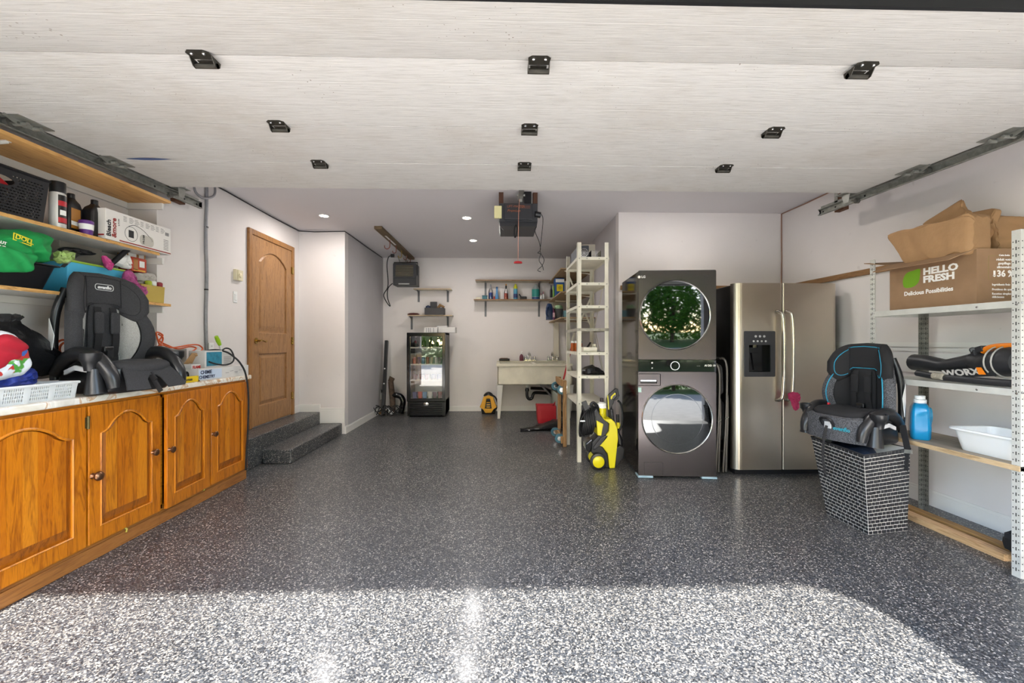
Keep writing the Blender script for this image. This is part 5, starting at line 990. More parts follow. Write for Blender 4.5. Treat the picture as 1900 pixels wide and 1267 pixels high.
# hose reel
hc = Vector((pq(1094, 790)[0], YP + .1, pq(1094, 788)[1]))
b = MB()
for k in range(7):
    r = .14; pts = [hc + Vector((.018 * (k - 3) + .02 * math.cos(t_), .075 * math.sin(t_) * 1.1, .13 * math.cos(t_) + .004 * k)) for t_ in [2 * PI * j / 22 for j in range(22)]]; b.tube(pts, .012, 6, closed=True)
b.build('hose_reel', RUBBER, pw, smooth=True)
b = MB(); b.tube(smooth2([(*pq(1086, 756),)] and [Vector((pq(1093, 760)[0], YP + .02, pq(1093, 760)[1])), Vector((pq(1083, 770)[0], YP, pq(1083, 770)[1])), Vector((pq(1076, 785)[0], YP, pq(1076, 785)[1])), Vector((pq(1076, 800)[0], YP, pq(1076, 800)[1])), Vector((pq(1083, 810)[0], YP, pq(1083, 810)[1])), Vector((pq(1094, 808)[0], YP, pq(1094, 808)[1]))], 4, False), .005, 6); b.build('power_cord', RUBBER, pw, smooth=True)
b = MB(); p = Vector((pq(1080, 781)[0], YP - .01, pq(1080, 781)[1])); b.cyl(p - Vector((.02, 0, 0)), p + Vector((.025, 0, 0)), .012, n=10); b.build('brass_coupling', CHROME, pw)
b = MB(); A = Vector((pq(1085, 746)[0], YP + .05, pq(1085, 746)[1])); B = Vector((pq(1091, 762)[0], YP + .05, pq(1091, 762)[1])); b.bar(A, B, .05, .03, (0, 1, 0)); b.build('crank_handle', DGREY, pw, bevel=.004)
b = MB(); b.tube(smooth2([Vector((x, YP + .1, z)) for x, z in fl([(1112, 775), (1106, 762), (1101, 754), (1105, 750), (1112, 756), (1118, 770)])], 4, False), .016, 8); b.build('push_handle', BLACK, pw, smooth=True)
# detergent bottle plugged into the body
b = MB(); zt_b = pq(1122, 752)[1]; zb_b = pq(1122, 768)[1]; bc = (pq(1122, 760)[0], YP + .12); b.lathe([(.045, zb_b - .08), (.045, zb_b), (.046, (zb_b + zt_b) / 2)], 20, (bc[0], bc[1], 0)); b.build('detergent_bottle', YEL, pw, smooth=True)
b = MB(); b.lathe([(.046, (zb_b + zt_b) / 2), (.046, zt_b), (.03, zt_b + .012), (.016, zt_b + .018), (.016, zt_b + .02)], 20, (bc[0], bc[1], 0)); ob = b.build('bottle_top', WHITE, pw, smooth=True)
b = MB(); b.lathe([(.018, zt_b + .018), (.018, zt_b + .055), (0, zt_b + .056)], 14, (bc[0], bc[1], 0)); b.build('bottle_cap', mat('cap_maroon', '2c1f22', .4), ob)
# spray gun and lances
b = MB(); b.plate(fl([(1130, 742), (1134, 733), (1147, 722), (1151, 723), (1154, 736), (1152, 742), (1144, 746), (1143, 750), (1137, 760), (1134, 764), (1131, 757)]), [fl([(1138, 739), (1147, 730), (1149, 737), (1143, 744)])], .03, mXZ(YP + .08, 1)); g = b.build('spray_gun', BLACK, pw, bevel=.006)
b = MB(); b.plate(fl([(1137, 738), (1145, 730), (1147, 733), (1141, 737), (1139, 743), (1137, 742)]), [], .034, mXZ(YP + .078, 1)); b.build('trigger', YEL, g)
b = MB(); b.bar(Vector((pq(1131, 742)[0], YP + .075, pq(1131, 735)[1])), Vector((pq(1133, 762)[0], YP + .075, pq(1133, 762)[1])), .008, .01, (0, 1, 0)); b.build('yellow_edge', YEL, g)
b = MB(); b.tube([Vector((x, YP + .1, z)) for x, z in fl([(1139, 762), (1142, 790), (1145, 820)])], .019, 10); b.tube([Vector((x, YP + .12, z)) for x, z in fl([(1137, 755), (1140, 790)])], .022, 10); b.build('lance', DGREY, pw, smooth=True)
b = MB(); b.tube([Vector((x, YP + .1, z)) for x, z in fl([(1151, 772), (1152, 800), (1153, 830)])], .015, 10); b.tube([Vector((x, YP + .1, z)) for x, z in fl([(1152, 808), (1155, 820), (1155, 838)])], [.016, .035, .035], 12); b.build('brush_lance', BLACK, pw, smooth=True)
b = MB(); b.cyl(Vector((pq(1151.5, 787)[0], YP + .09, pq(1151, 787)[1])), Vector((pq(1152, 798)[0], YP + .09, pq(1152, 798)[1])), .019, n=12); b.build('lance_band', YEL, pw, smooth=True)
b = MB(); b.tube(smooth2([Vector((x, YP + .07, z)) for x, z in fl([(1150, 745), (1156, 752), (1159, 770), (1158, 790), (1153, 800), (1147, 806), (1141, 810)])], 5, False), .01, 8); b.build('hose', RUBBER, pw, smooth=True)
# ================================================================= WASHER TOWER
BS = mat('black_stainless', '524e50', .24, 1.0, bump=.06, bscale=3, aniso=(1, 1, .3)); BSS = mat('black_stainless_side', '5a5757', .07, 1.0, bump=.12, bscale=2.2)
MIR = mat('door_glass', '56585a', .03, 1.0)
TW = thing('washer_tower', 'dark steel stacked washer and dryer tower between the rack and the big fridge', 'washing machine', (1.592, 3.77, 0), rz=math.radians(-5))
k = 3.77 / 780; tz = lambda py: EYE + (633.5 - py) * k; tx = lambda px: (px - 1260) * k
b = MB(); b.box(-.343, .343, .03, .76, .02, 1.885); b.build('cabinet', BSS, TW, bevel=.006)
b = MB(); b.plate(rrect(-.345, .345, tz(667.5), 1.888, .012, 3), [circ(-.02, tz(584), .318, 40)], .03, mXZ(.03)); b.build('dryer_front', BS, TW, bevel=.004)
b = MB(); b.box(-.345, .345, 0, .03, tz(690), tz(667.5) - .002); pan = b.build('control_panel', mat('panel_glass', '1d1c1d', .04, .4, spec=1.0), TW, bevel=.002)
b = MB(); b.plate(rrect(-.345, .345, .02, tz(690) - .002, .01, 3), [circ(.0, tz(779), .318, 40), rrect(tx(1188), tx(1230), tz(717), tz(694), .01, 3)], .03, mXZ(.03)); b.build('washer_front', BS, TW, bevel=.004)
b = MB(); b.plate(rrect(tx(1188) + .004, tx(1230) - .004, tz(717) + .004, tz(694) - .004, .008, 3), [rrect(tx(1192.5), tx(1223.5), tz(712.5), tz(706), .004, 2)], .026, mXZ(.03)); dw = b.build('detergent_drawer', BS, TW, bevel=.003)
b = MB(); b.box(tx(1192), tx(1224), .02, .024, tz(713), tz(705)); b.build('handle_recess', BLACK, dw); b = MB(); b.box(tx(1193), tx(1222), .002, .01, tz(708.5), tz(706)); b.build('handle_lip', CHROME, dw)
for nm, cx, cz in (('dryer_door', -.02, tz(584)), ('washer_door', 0, tz(779))):
    b = MB(); b.lathe([(.318, -.01), (.318, .004), (.311, .009), (.306, .006), (.306, 0)], 64, (cx, 0, cz), (0, -1, 0)); d_ = b.build(nm, mat('ring_steel', 'bdbab4', .15, 1), TW, smooth=True)
    b = MB(); b.lathe([(.308, .0), (.27, .0016), (.22, .0032), (.17, .0045), (.12, .0054), (.06, .006), (0, .0062)], 64, (cx, .0, cz), (0, -1, 0)); b.build('glass', MIR, d_, smooth=80)
    b = MB(); b.lathe([(.224, .002), (.226, .0052), (.228, .0052), (.23, .002)], 64, (cx, .0, cz), (0, -1, 0)); b.build('inner_ring', mat('ring_grey', '6d7176', .1, 1), d_, smooth=True)
b = MB(); b.lathe([(.040, 0), (.040, .006), (.036, .006), (.036, 0)], 40, (tx(1256), 0, tz(679)), (0, -1, 0)); b.lathe([(.036, 0), (.034, .004), (0, .004)], 40, (tx(1256), 0, tz(679)), (0, -1, 0), 1); b.build('dial', [mat('dial_ring', 'e6e6e6', .3, emit=.5), MATS['panel_glass']], pan, smooth=True)
for px, py, r in ((1214, 673.5, .008), (1214, 683.5, .006)): b = MB(); b.lathe([(r, 0), (r, .001), (r * .6, .001), (r * .6, 0)], 14, (tx(px), 0, tz(py)), (0, -1, 0)); b.build('icon', INKW, pan)
text('- - -', (tx(1296), -.0005, tz(679)), (1, 0, 0), (0, 0, 1), .018, INKW, pan); text('AI DD 10', (tx(1310), -.0005, tz(678.5)), (1, 0, 0), (0, 0, 1), .024, INKW, pan, bold=.0006)
b = MB(); b.lathe([(.0125, 0), (.0125, .001), (0, .001)], 24, (tx(1190), 0, tz(512)), (0, -1, 0)); b.build('badge', INKW, TW)
text('LG', (tx(1194), -.0005, tz(512)), (1, 0, 0), (0, 0, 1), .03, INKW, TW, bold=.0008)
text('THINQ', (tx(1309), -.0005, tz(511)), (1, 0, 0), (0, 0, 1), .014, mat('grey_ink', '55504d', .5), TW)
b = MB(); b.plate(rrect(tx(1199), tx(1234), tz(883.5), tz(861), .006, 2), [rrect(tx(1199) + .002, tx(1234) - .002, tz(883.5) + .002, tz(861) - .002, .005, 2)], .0015, mXZ(0)); b.build('filter_hatch', BLACK, TW)
b = MB(); b.box(tx(1188), tx(1194), -.001, .0, tz(729), tz(720)); b.build('sticker', mat('sticker_teal', 'a9c4bd', .5), TW)
for x in (-.35, .215): b = MB(); b.box(x, x + .135, -.012, .1, .004, .022); b.build('packing_tape', mat('pale_blue_tape', '8fa9b5', .35), TW, bevel=.003)
for x, y in ((-.28, .08), (.28, .08), (-.28, .68), (.28, .68)): b = MB(); b.cyl((x, y, 0), (x, y, .03), .025, n=12); b.build('foot', RUBBER, TW)
# ================================================================= FOLDING CHAIRS
TUBE = mat('grey_tube', '55524f', .38, .7)
def fold(dx, dy, lab, s=1.0):
    Yc_ = 3.92; X0 = 2.0 + dx
    t = thing('folding_chair', lab, 'folding chair', (X0 + .02, Yc_ + .3 + dy, 0), world=True, group='folded chairs beside the fridge')
    def side(y, l):
        P = lambda x, z: Vector((X0 + x * .62, y, z * s))
        b = MB(); b.tube(smooth2([P(-.03, 1.06), P(.02, 1.055), P(.055, 1.0), P(.065, .88), P(.05, .5), P(.01, .06), P(.008, .012)], 5, False), .012, 8); b.build('frame_tube', TUBE, t, smooth=True)
        b = MB(); b.tube(smooth2([P(.07, .72), P(.075, .5), P(.06, .25), P(.05, .012)], 4, False), .011, 8); b.build('rear_leg', TUBE, t, smooth=True)
        b = MB(); b.bar(P(.035, .5), P(.08, .52), .03, .006); b.bar(P(.035, .3), P(.06, .29), .012, .012); b.build('hinge_plate', STEEL, t)
    side(Yc_ + dy, 0); side(Yc_ + dy + .42, 1)
    b = MB(); [b.tube([(X0 + x * .62, Yc_ + dy, z * s), (X0 + x * .62, Yc_ + dy + .42, z * s)], .01, 8) for x, z in ((.045, .3), (-.03, 1.06), (.055, .18))]; b.build('crossbar', TUBE, t, smooth=True)
    b = MB(); b.puff(rrect(Yc_ + dy + .02, Yc_ + dy + .4, .72 * s, 1.0 * s, .05), .028, lambda a, c, d: (X0 + .005 + d + .012 * (1 - (c - .72 * s) / .28), a, c)); b.build('back_pad', mat_fabric('grey_pad', '2f2e30', '4c4a4a', 300), t, smooth=True)
    b = MB(); b.puff(rrect(Yc_ + dy + .02, Yc_ + dy + .4, .3 * s, .66 * s, .04), .025, lambda a, c, d: (X0 + .02 + d, a, c)); b.build('seat_pad', mat('pad_black', '1c1b1c', .7), t, smooth=True)
fold(.09, 0, 'folded grey metal chair with fabric back leaning closest to the steel fridge', 1.02)
fold(.02, .0, 'folded grey metal chair tucked against the washer tower', .97)
# ================================================================= BIG FRIDGE
SS = mat('stainless', 'c9c0b2', .33, 1.0, bump=.04, bscale=2.0, vary=.08, vscale=1.5); YFR = 3.85
fx = lambda px: at(px, 700, Y=YFR).x; fz = lambda py: at(1400, py, Y=YFR).z
FX0, FX1, FXM = fx(1363), fx(1557), fx(1452); FZT = fz(525)
F = thing('refrigerator', 'large stainless steel side-by-side refrigerator with a dispenser in its left door', 'fridge', ((FX0 + FX1) / 2, 4.3, 0), world=True)
b = MB(); b.box(FX0 + .01, FX1 - .01, YFR + .08, 4.74, .03, FZT - .01); b.build('cabinet', mat('fridge_black', '141313', .3), F, bevel=.006)
b = MB(); b.box(FX0 + .02, FX1 - .02, YFR + .03, YFR + .1, .0, .05); b.build('toe_grille', BLACK, F)
DX = (fx(1381), fx(1437), fz(698), fz(615))
def fdoor(x0, x1, rl, rr_, name, hole=None):
    def prof(): # outline in x,y
        pts = []
        n = 6
        for i in range(n + 1): a_ = PI / 2 * i / n; pts.append((x0 + rl * (1 - math.sin(a_)), YFR + .075 - (.075) * (1 - math.cos(a_)) if False else YFR + rl * (1 - math.cos(a_)) if False else YFR + rl * .8 * (1 - math.sin(PI / 2 - a_ + 0) if False else (1 - math.cos(PI / 2 - a_)))))
        return pts
    # front surface with a rounded outer edge
    N = 18; xs_ = [x0 + (x1 - x0) * i / N for i in range(N + 1)]
    def yy(x):
        y = YFR
        if x - x0 < rl: u = 1 - (x - x0) / rl; y += rl * .9 * (1 - math.sqrt(max(0, 1 - u * u)))
        if x1 - x < rr_: u = 1 - (x1 - x) / rr_; y += rr_ * .9 * (1 - math.sqrt(max(0, 1 - u * u)))
        return y
    fine = sorted(set([x0 + rl * (1 - math.cos(PI / 2 * i / 6)) for i in range(7)] + [x1 - rr_ * (1 - math.cos(PI / 2 * i / 6)) for i in range(7)] + ([hole[0], hole[1]] if hole else []) + [(x0 + x1) / 2]))
    b = MB()
    loops_y = [(.048, hole[2]), (hole[2], hole[3]), (hole[3], FZT)] if hole else [(.048, FZT)]
    for za, zb2 in loops_y:
        for xa, xb in zip(fine, fine[1:]):
            if hole and (za, zb2) == (hole[2], hole[3]) and xa >= hole[0] - 1e-6 and xb <= hole[1] + 1e-6: continue
            b.add([(xa, yy(xa), za), (xb, yy(xb), za), (xb, yy(xb), zb2), (xa, yy(xa), zb2)], [(0, 1, 2, 3)])
    b.box(x0, x1, YFR + .068, YFR + .075, .048, FZT)
    for z_ in (.048, FZT): b.add([(x, yy(x), z_) for x in fine] + [(x1, YFR + .07, z_), (x0, YFR + .07, z_)], [tuple(range(len(fine) + 2))])
    for x_, e in ((x0, 0), (x1, 0)): b.add([(x_, yy(x_), .048), (x_, YFR + .07, .048), (x_, YFR + .07, FZT), (x_, yy(x_), FZT)], [(0, 1, 2, 3)])
    return b.build(name, SS, F, smooth=50)
ld = fdoor(FX0, FXM - .004, .07, .012, 'freezer_door', DX); rd = fdoor(FXM + .004, FX1, .012, .07, 'fridge_door')
b = MB(); b.plate(rrect(DX[0] - .004, DX[1] + .004, DX[2] - .004, DX[3] + .004, .01, 3), [rrect(DX[0] + .04, DX[1] - .04, DX[2] + .04, DX[3] - .125, .006, 2)], .012, mXZ(YFR + .004)); dsp = b.build('dispenser_frame', DGREY, ld, bevel=.003)
b = MB(); xa, xb, za, zb2 = DX[0] + .035, DX[1] - .035, DX[2] + .035, DX[3] - .12
b.box(xa, xb, YFR + .06, YFR + .064, za, zb2); b.box(xa, xa + .004, YFR, YFR + .06, za, zb2); b.box(xb - .004, xb, YFR, YFR + .06, za, zb2); b.box(xa, xb, YFR, YFR + .06, za, za + .006); b.box(xa, xb, YFR, YFR + .06, zb2 - .004, zb2)
cxd = (xa + xb) / 2; b.cyl((cxd - .03, YFR + .03, zb2 - .03), (cxd - .03, YFR + .03, zb2), .03, n=14); b.plate([(cxd - .045, zb2 - .08), (cxd + .04, zb2 - .08), (cxd + .03, za + .02), (cxd - .02, za + .02)], [], .008, mXZ(YFR + .05)); b.build('dispenser_well', BLACKG, ld)
b = MB()
for i in range(3): b.lathe([(.011, 0), (.011, .003), (0, .004)], 12, (cxd - .04 + i * .04, YFR - .008, DX[3] - .045), (0, -1, 0))
for i in range(4): b.lathe([(.009, 0), (.009, .003), (0, .004)], 12, (cxd - .06 + i * .038, YFR - .008, DX[3] - .09), (0, -1, 0))
b.build('buttons', mat('button_grey', 'a5a5a5', .4), ld, smooth=True)
def fhandle(px0, px1, y0, y1, par, sgn):
    xm_ = fx((px0 + px1) / 2); b = MB(); zt_, zb3 = fz(y0), fz(y1)
    b.tube(smooth2([(xm_ - sgn * .03, YFR + .0, zt_), (xm_ - sgn * .01, YFR - .035, zt_ - .01), (xm_ + sgn * .006, YFR - .055, zt_ - .07), (xm_ + sgn * .012, YFR - .06, (zt_ + zb3) / 2), (xm_ + sgn * .006, YFR - .055, zb3 + .07), (xm_ - sgn * .01, YFR - .035, zb3 + .01), (xm_ - sgn * .03, YFR, zb3)], 5, False), .0155, 12); b.build('handle', mat('handle_steel', 'c9c2b6', .2, 1), par, smooth=True)
fhandle(1438, 1452, 578, 742, ld, 1); fhandle(1456, 1468, 578, 742, rd, 1)
b = MB(); p = Vector((fx(1463), YFR - .075, fz(738))); b.puff(smooth2([(-.045, .05), (0, .06), (.05, .045), (.05, 0), (.03, -.03), (.035, -.08), (.015, -.11), (-.005, -.08), (-.02, -.03), (-.04, .0)], 3), .05, lambda a, c, d: (p.x + a, p.y + d, p.z + c), 4)
rr = random.Random(2); b.v = [(x + rr.uniform(-.006, .006), y + rr.uniform(-.006, .006), z + rr.uniform(-.006, .006)) for x, y, z in b.v]
tag(b.build('pink_glove', mat('glove_pink', 'b03058', .7), smooth=True), 'crumpled pink glove hooked on the refrigerator handle', 'glove')
# ================================================================= RIGHT METAL SHELVING
GS = mat('shelf_steel_white', 'c7c5bd', .45, .15, vary=.12, vscale=10); GD = mat('shelf_steel_grey', '8e8c84', .45, .5, vary=.3, vscale=16)
SX0, SX1, SYA, SYB = 2.715, 3.12, 2.13, 3.03
S = thing('metal_shelving', 'slotted white metal shelving unit against the right wall holding the meal kit box', 'shelving', ((SX0 + SX1) / 2, 2.65, 0), world=True)
def slotpost(x, y, sx, sy, ztop, m):
    t_ = .003; w_ = .04
    prof = [(0, 0), (w_, 0), (w_, t_), (t_, t_), (t_, w_), (0, w_)]
    b = MB(); b.loft([[(x + sx * a, y + sy * c, z) for a, c in prof] for z in (0, ztop)]); o = b.build('post', m, S)
    b = MB(); z = .04; e = .0006
    while z < ztop - .03:
        for off, hw, hh in ((w_ / 2, .0024, .009), (.009, .0026, .0026), (w_ - .007, .0026, .0026)):
            xa, xb = sorted((x + sx * (off - hw), x + sx * (off + hw))); ya, yb = sorted((y - sy * e, y + sy * (t_ + e))); b.box(xa, xb, ya, yb, z - hh, z + hh)
            ya, yb = sorted((y + sy * (off - hw), y + sy * (off + hw))); xa, xb = sorted((x - sx * e, x + sx * (t_ + e))); b.box(xa, xb, ya, yb, z - hh, z + hh)
        z += .036
    h = b.build('slots', mat('slot_dark', '3b3936', .8), o); h['kind'] = 'stuff'
    return o
slotpost(SX0, SYA, 1, 1, 1.83, GS); slotpost(SX1, SYA, -1, 1, 1.83, GS); slotpost(SX0, SYB, 1, -1, 1.84, GS); slotpost(SX1, SYB, -1, -1, 1.46, GD)
def mshelf(z, m, lip=.035, wood_=False):
    b = MB(); b.box(SX0 + .004, SX1 - .004, SYA + .004, SYB - .004, z - .004, z); sh_ = b.build('shelf', m, S)
    b = MB()
    for x, s in ((SX0 - .0005, 1), (SX1 - .001, -1)): b.box(x, x + .0015, SYA, SYB, z - lip, z + .004); b.box(x if s > 0 else x - .01, x + .01 if s > 0 else x, SYA + .04, SYB - .04, z - lip, z - lip + .002)
    for y in (SYA - .001, SYB): b.box(SX0, SX1, y, y + .0015, z - lip, z)
    if not wood_: b.build('shelf_lip', m, sh_, bevel=.001)
    b = MB(); [b.lathe([(.007, 0), (.006, .003), (0, .004)], 8, (SX0 - .002, y, z - lip / 2), (-1, 0, 0)) for y in (SYA + .015, SYB - .015, SYA + .2)]; b.lathe([(.008, 0), (.006, .004), (0, .005)], 8, (SX0 + .006, SYA - .002, z - .01), (0, -1, 0)); b.build('bolts', CHROME, sh_)
    return z
z1s = mshelf(1.455, GS); z2s = mshelf(.985, GS)
b = MB(); b.box(SX0 - .004, SX1 - .01, SYA + .0, SYB - .005, .56, .588); b.build('wood_shelf', wood('old_board', '8d8070', '9c8f7d', '74685a', 'y', 1, .7), S, bevel=.002)
b = MB(); b.box(SX0 - .007, SX0 - .004, SYA, SYB - .005, .56, .588); b.build('wood_edge', wood('pale_edge', 'b89a72', 'c9ad86', '94754e', 'y', 1.2, .7), S)
z3s = .589
b = MB(); b.cyl((SX0 + .028, SYA - .06, at(1893, 735, X=SX0 + .03).z), (SX0 + .028, SYA, at(1893, 735, X=SX0 + .03).z), .012, n=12); b.cyl((SX0 + .028, SYA - .05, at(1893, 735, X=SX0 + .03).z), (SX0 + .12, SYA - .05, at(1893, 735, X=SX0 + .03).z), .012, n=12); b.build('hook', BLACK, S)
# lumber on the floor
for x, y0, y1, h, lab, m in ((2.87, 2.3, 3.06, .04, 'pale pine stud lying on the floor along the front of the metal shelving', RAWW), (2.965, 2.3, 3.08, .045, 'darker brown stud lying on the floor under the metal shelving', wood('brown_stud', '8a6436', '9c7644', '6e4e28', 'y', 1, .7))):
    b = MB(); b.box(x - .035, x + .035, y0, y1, 0, h); tag(b.build('lumber_stud', m, bevel=.003), lab, 'lumber')
b = crumple(smooth2([(-.1, -.08), (-.02, -.12), (.08, -.08), (.1, .04), (.02, .12), (-.08, .08)], 3), .12, lambda a, c, d: (2.93 + a, 2.25 + c * .8, max(.002, .065 + d)), .012, 4)
b.v = [(x, y, max(.046, z + .045)) for x, y, z in b.v]
tag(b.build('black_cloth', mat('black_cloth', '1f1f21', .85), smooth=25), 'crumpled black cloth lying on the studs at the foot of the near shelving post', 'cloth')
# blue detergent jug
t = thing('detergent_jug', 'big translucent blue detergent jug with a white cap on the lower shelf', 'jug', (2.83, 2.775, z3s), rz=math.radians(50))
def jugloop(z, wx, wy, ox=0): return [(ox + a * wx, c * wy, z) for a, c in rrect(-1, 1, -1, 1, .45, 5)]
LIQB = mat('detergent_blue', '1285b8', .18, spec=.6)
b = MB(); b.loft([jugloop(0, .078, .045), jugloop(.012, .086, .052), jugloop(.08, .086, .054), jugloop(.15, .083, .05), jugloop(.2, .078, .046, -.004), jugloop(.225, .06, .038, -.01), jugloop(.24, .035, .03, -.016)]); b.build('body', LIQB, t, smooth=50)
b = MB(); b.tube(smooth2([(.05, -.05, .06), (.03, -.056, .11), (.0, -.056, .16), (.03, -.052, .2), (.065, -.03, .17), (.07, -.045, .1)], 5), .009, 8, closed=True); b.build('handle_ridge', mat('detergent_blue_light', '3fa3cf', .15), t, smooth=True)
b = MB(); b.lathe([(.03, .238), (.034, .24), (.034, .262), (.028, .265), (.028, .287), (.024, .29), (0, .29)], 20, (-.016, 0, 0)); b.build('cap', WHITE, t, smooth=True)
# white basin
t = thing('wash_basin', 'white plastic basin on the wooden lower shelf of the metal shelving', 'basin', (2.87, 2.36, z3s), world=True)
def bl(s, z, g=0): return [(2.885 + a * (.13 * s + g), 2.35 + c * (.16 * s + g), z) for a, c in rrect(-1, 1, -1, 1, .3, 5)]
b = MB(); b.loft([bl(.82, z3s), bl(.84, z3s + .005), bl(1.02, z3s + .125), bl(1.02, z3s + .128, .014), bl(1.02, z3s + .122, .016), bl(1.02, z3s + .132, .015), bl(1.0, z3s + .132), bl(.82, z3s + .01)]); b.build('tub', WHITE, t, smooth=50)
# ---- leaf blower
t = thing('leaf_blower', 'black and orange leaf blower lying on the middle shelf of the metal shelving', 'leaf blower', (2.86, 2.6, z2s), world=True)
ORG = mat('tool_orange', 'e07a12', .4); BL = mat('blower_black', '262628', .4)
XB_ = 2.83
def bp(px, py, X=XB_): return at(px, py, X=X)
b = MB()
def oval(c, rx, rz_, n=16): return [(c.x + rx * math.cos(2 * PI * k / n), c.y, c.z + rz_ * math.sin(2 * PI * k / n)) for k in range(n)]
b.loft([oval(bp(1697, 672), .06, .055), oval(bp(1720, 673), .06, .05), oval(bp(1752, 678), .06, .04), oval(bp(1760, 678), .06, .04), oval(bp(1790, 674), .062, .048), oval(bp(1812, 671), .064, .056)]); b.build('blower_tube', BL, t, smooth=35)
b = MB(); b.loft([oval(bp(1812, 671), .07, .06), oval(bp(1835, 676), .085, .062), oval(bp(1855, 672), .1, .08), oval(bp(1885, 670), .1, .085), oval(bp(1900, 672), .09, .075)]); b.build('motor_housing', BL, t, smooth=35)
for px in (1858, 1872): b = MB(); c = bp(px, 671); b.tube([(c.x + .105 * math.cos(a_), c.y, c.z + .088 * math.sin(a_)) for a_ in [2 * PI * j / 24 for j in range(24)]], .004, 6, closed=True); b.build('housing_ring', mat('ring_pale', 'a09c94', .4), t, smooth=True)
b = MB(); b.tube(smooth2([bp(1823, 652, XB_ - .02), bp(1838, 645, XB_ - .02), bp(1858, 642, XB_ - .02), bp(1885, 642, XB_ - .02), bp(1910, 646, XB_ - .02)], 4, False), .017, 10); b.build('top_handle', ORG, t, smooth=True)
b = MB(); b.bar(bp(1806, 652, XB_ - .02), bp(1828, 646, XB_ - .02), .04, .035); b.bar(bp(1812, 650, XB_ - .02), bp(1818, 672, XB_ - .03), .05, .03); b.cyl(bp(1805, 649, XB_ - .045), bp(1805, 649, XB_ + .02), .016, n=12); b.build('clamp_lever', BL, t, bevel=.005)
pA, pB = bp(1757, 690, XB_ - .075), bp(1833, 685, XB_ - .085); rt = (pB - pA).normalized(); nx = Vector((0, 0, 1))
b = MB(); b.bar(pA + Vector((.008, .02, -.012)), pB + Vector((.008, -.03, -.012)), .004, .05); b.build('badge_strip', BL, t)
text('WORX', pA + Vector((-.0, .012, -.012)), rt, (0, 0, 1), .052, mat('silver_ink', 'b5b1aa', .4), t, bold=.002, sx=1.25, shear=-.3)
b = MB(); r0 = bp(1812, 688, XB_ - .085) ; b.add([r0 + Vector((-.004, 0, .02)), bp(1822, 688, XB_ - .087) + Vector((-.004, 0, .02)), bp(1831, 689, XB_ - .087) + Vector((-.004, 0, -.018)), bp(1817, 689, XB_ - .087) + Vector((-.004, 0, -.018))], [(0, 1, 2, 3)]); b.build('orange_flash', ORG, t)
b = MB(); b.tube(smooth2([bp(1702, 692, 2.76), bp(1740, 699, 2.755), bp(1790, 704, 2.75), bp(1830, 708, 2.75), bp(1880, 712, 2.75)], 4, False), [.018] * 17 if False else .02, 12)
t2 = tag(b.build('extension_tube', mat('tube_black', '29292b', .45), smooth=True), 'long thin black tube lying in front of the leaf blower', 'tube')
b = MB(); b.tube([bp(1733, 697, 2.738), bp(1749, 699, 2.735)], .021, 12); b.build('worn_label', mat('worn_label', '9c9484', .7, vary=.5, vscale=60), t2)
# ---- meal kit box
BX0, BX1, BY0, BY1, BZ0, BZ1 = 2.77, 3.10, 2.382, 2.93, z1s + .006, 1.785
t = thing('meal_kit_box', 'open brown cardboard meal kit box on the top shelf of the metal shelving', 'box', (2.92, 2.7, BZ0), world=True)
open_box(t, BX0, BX1, BY0, BY1, BZ0, BZ1, CARD, .006)
b = MB(); b.add([(BX0, BY1, BZ1), (BX0, BY0, BZ1), (BX0 - .10, BY0 + .06, BZ1 - .055), (BX0 - .10, BY1 + .03, BZ1 - .045)], [(0, 1, 2, 3)]); b.build('flap', CARD, t, solid=.005)
b = MB(); b.add([(BX0, BY1, BZ1), (BX1, BY1, BZ1), (BX1 - .02, BY1 + .12, BZ1 + .05), (BX0 - .1, BY1 + .1, BZ1 + .03)], [(0, 1, 2, 3)]); b.build('flap', CARD, t, solid=.005)
b = MB(); b.add([(BX1, BY1, BZ1), (BX1, BY0, BZ1), (BX1 + .05, BY0, BZ1 + .13), (BX1 + .05, BY1, BZ1 + .13)], [(0, 1, 2, 3)]); b.build('flap', CARD, t, solid=.005)
# print: left face (facing the aisle), reading towards the camera
R1 = (0, -1, 0); U = (0, 0, 1); XF = BX0 - .0006
def fy(px): return at(px, 520, X=BX0).y
def fzz(px, py): return at(px, py, X=BX0).z
text('HELLO', (XF, fy(1713), fzz(1713, 505)), R1, U, .0585, INKW, t, bold=.0026, sx=1.2); text('FRESH', (XF, fy(1713), fzz(1713, 519.6)), R1, U, .0585, INKW, t, bold=.0026, sx=1.2)
text('Delicious Possibilities', (XF, fy(1678), fzz(1720, 541)), R1, U, .039, INKW, t, bold=.0008, sx=.93)
lc = (fy(1690), fzz(1690, 518)); lp = smooth2([(-.045, -.05), (-.055, .0), (-.03, .045), (.02, .055), (.06, .06), (.062, .02), (.05, -.03), (.01, -.055)], 4)
b = MB(); b.plate([(lc[0] - p[0], lc[1] + p[1]) for p in lp], [], .0008, mYZ(BX0, -1)); b.build('leaf_print', mat('leaf_green', '6f9c1e', .7), t)
ex = lambda px: at(px, 500, Y=BY0).x; ez = lambda py: at(1840, py, Y=BY0).z; YE = BY0 - .0006
for s_, py, sz in (('Cette boite', 473.5, .014), ('réduit votre', 481.5, .02), ('gaspillage', 488.5, .02), ('alimentaire', 495.5, .02)): text(s_, (ex(1863), YE, ez(py)), (1, 0, 0), U, sz, INKW, t, align='CENTER', bold=.0003)
text('36 %', (ex(1849), YE, ez(508)), (1, 0, 0), U, .052, INKW, t, bold=.0015)
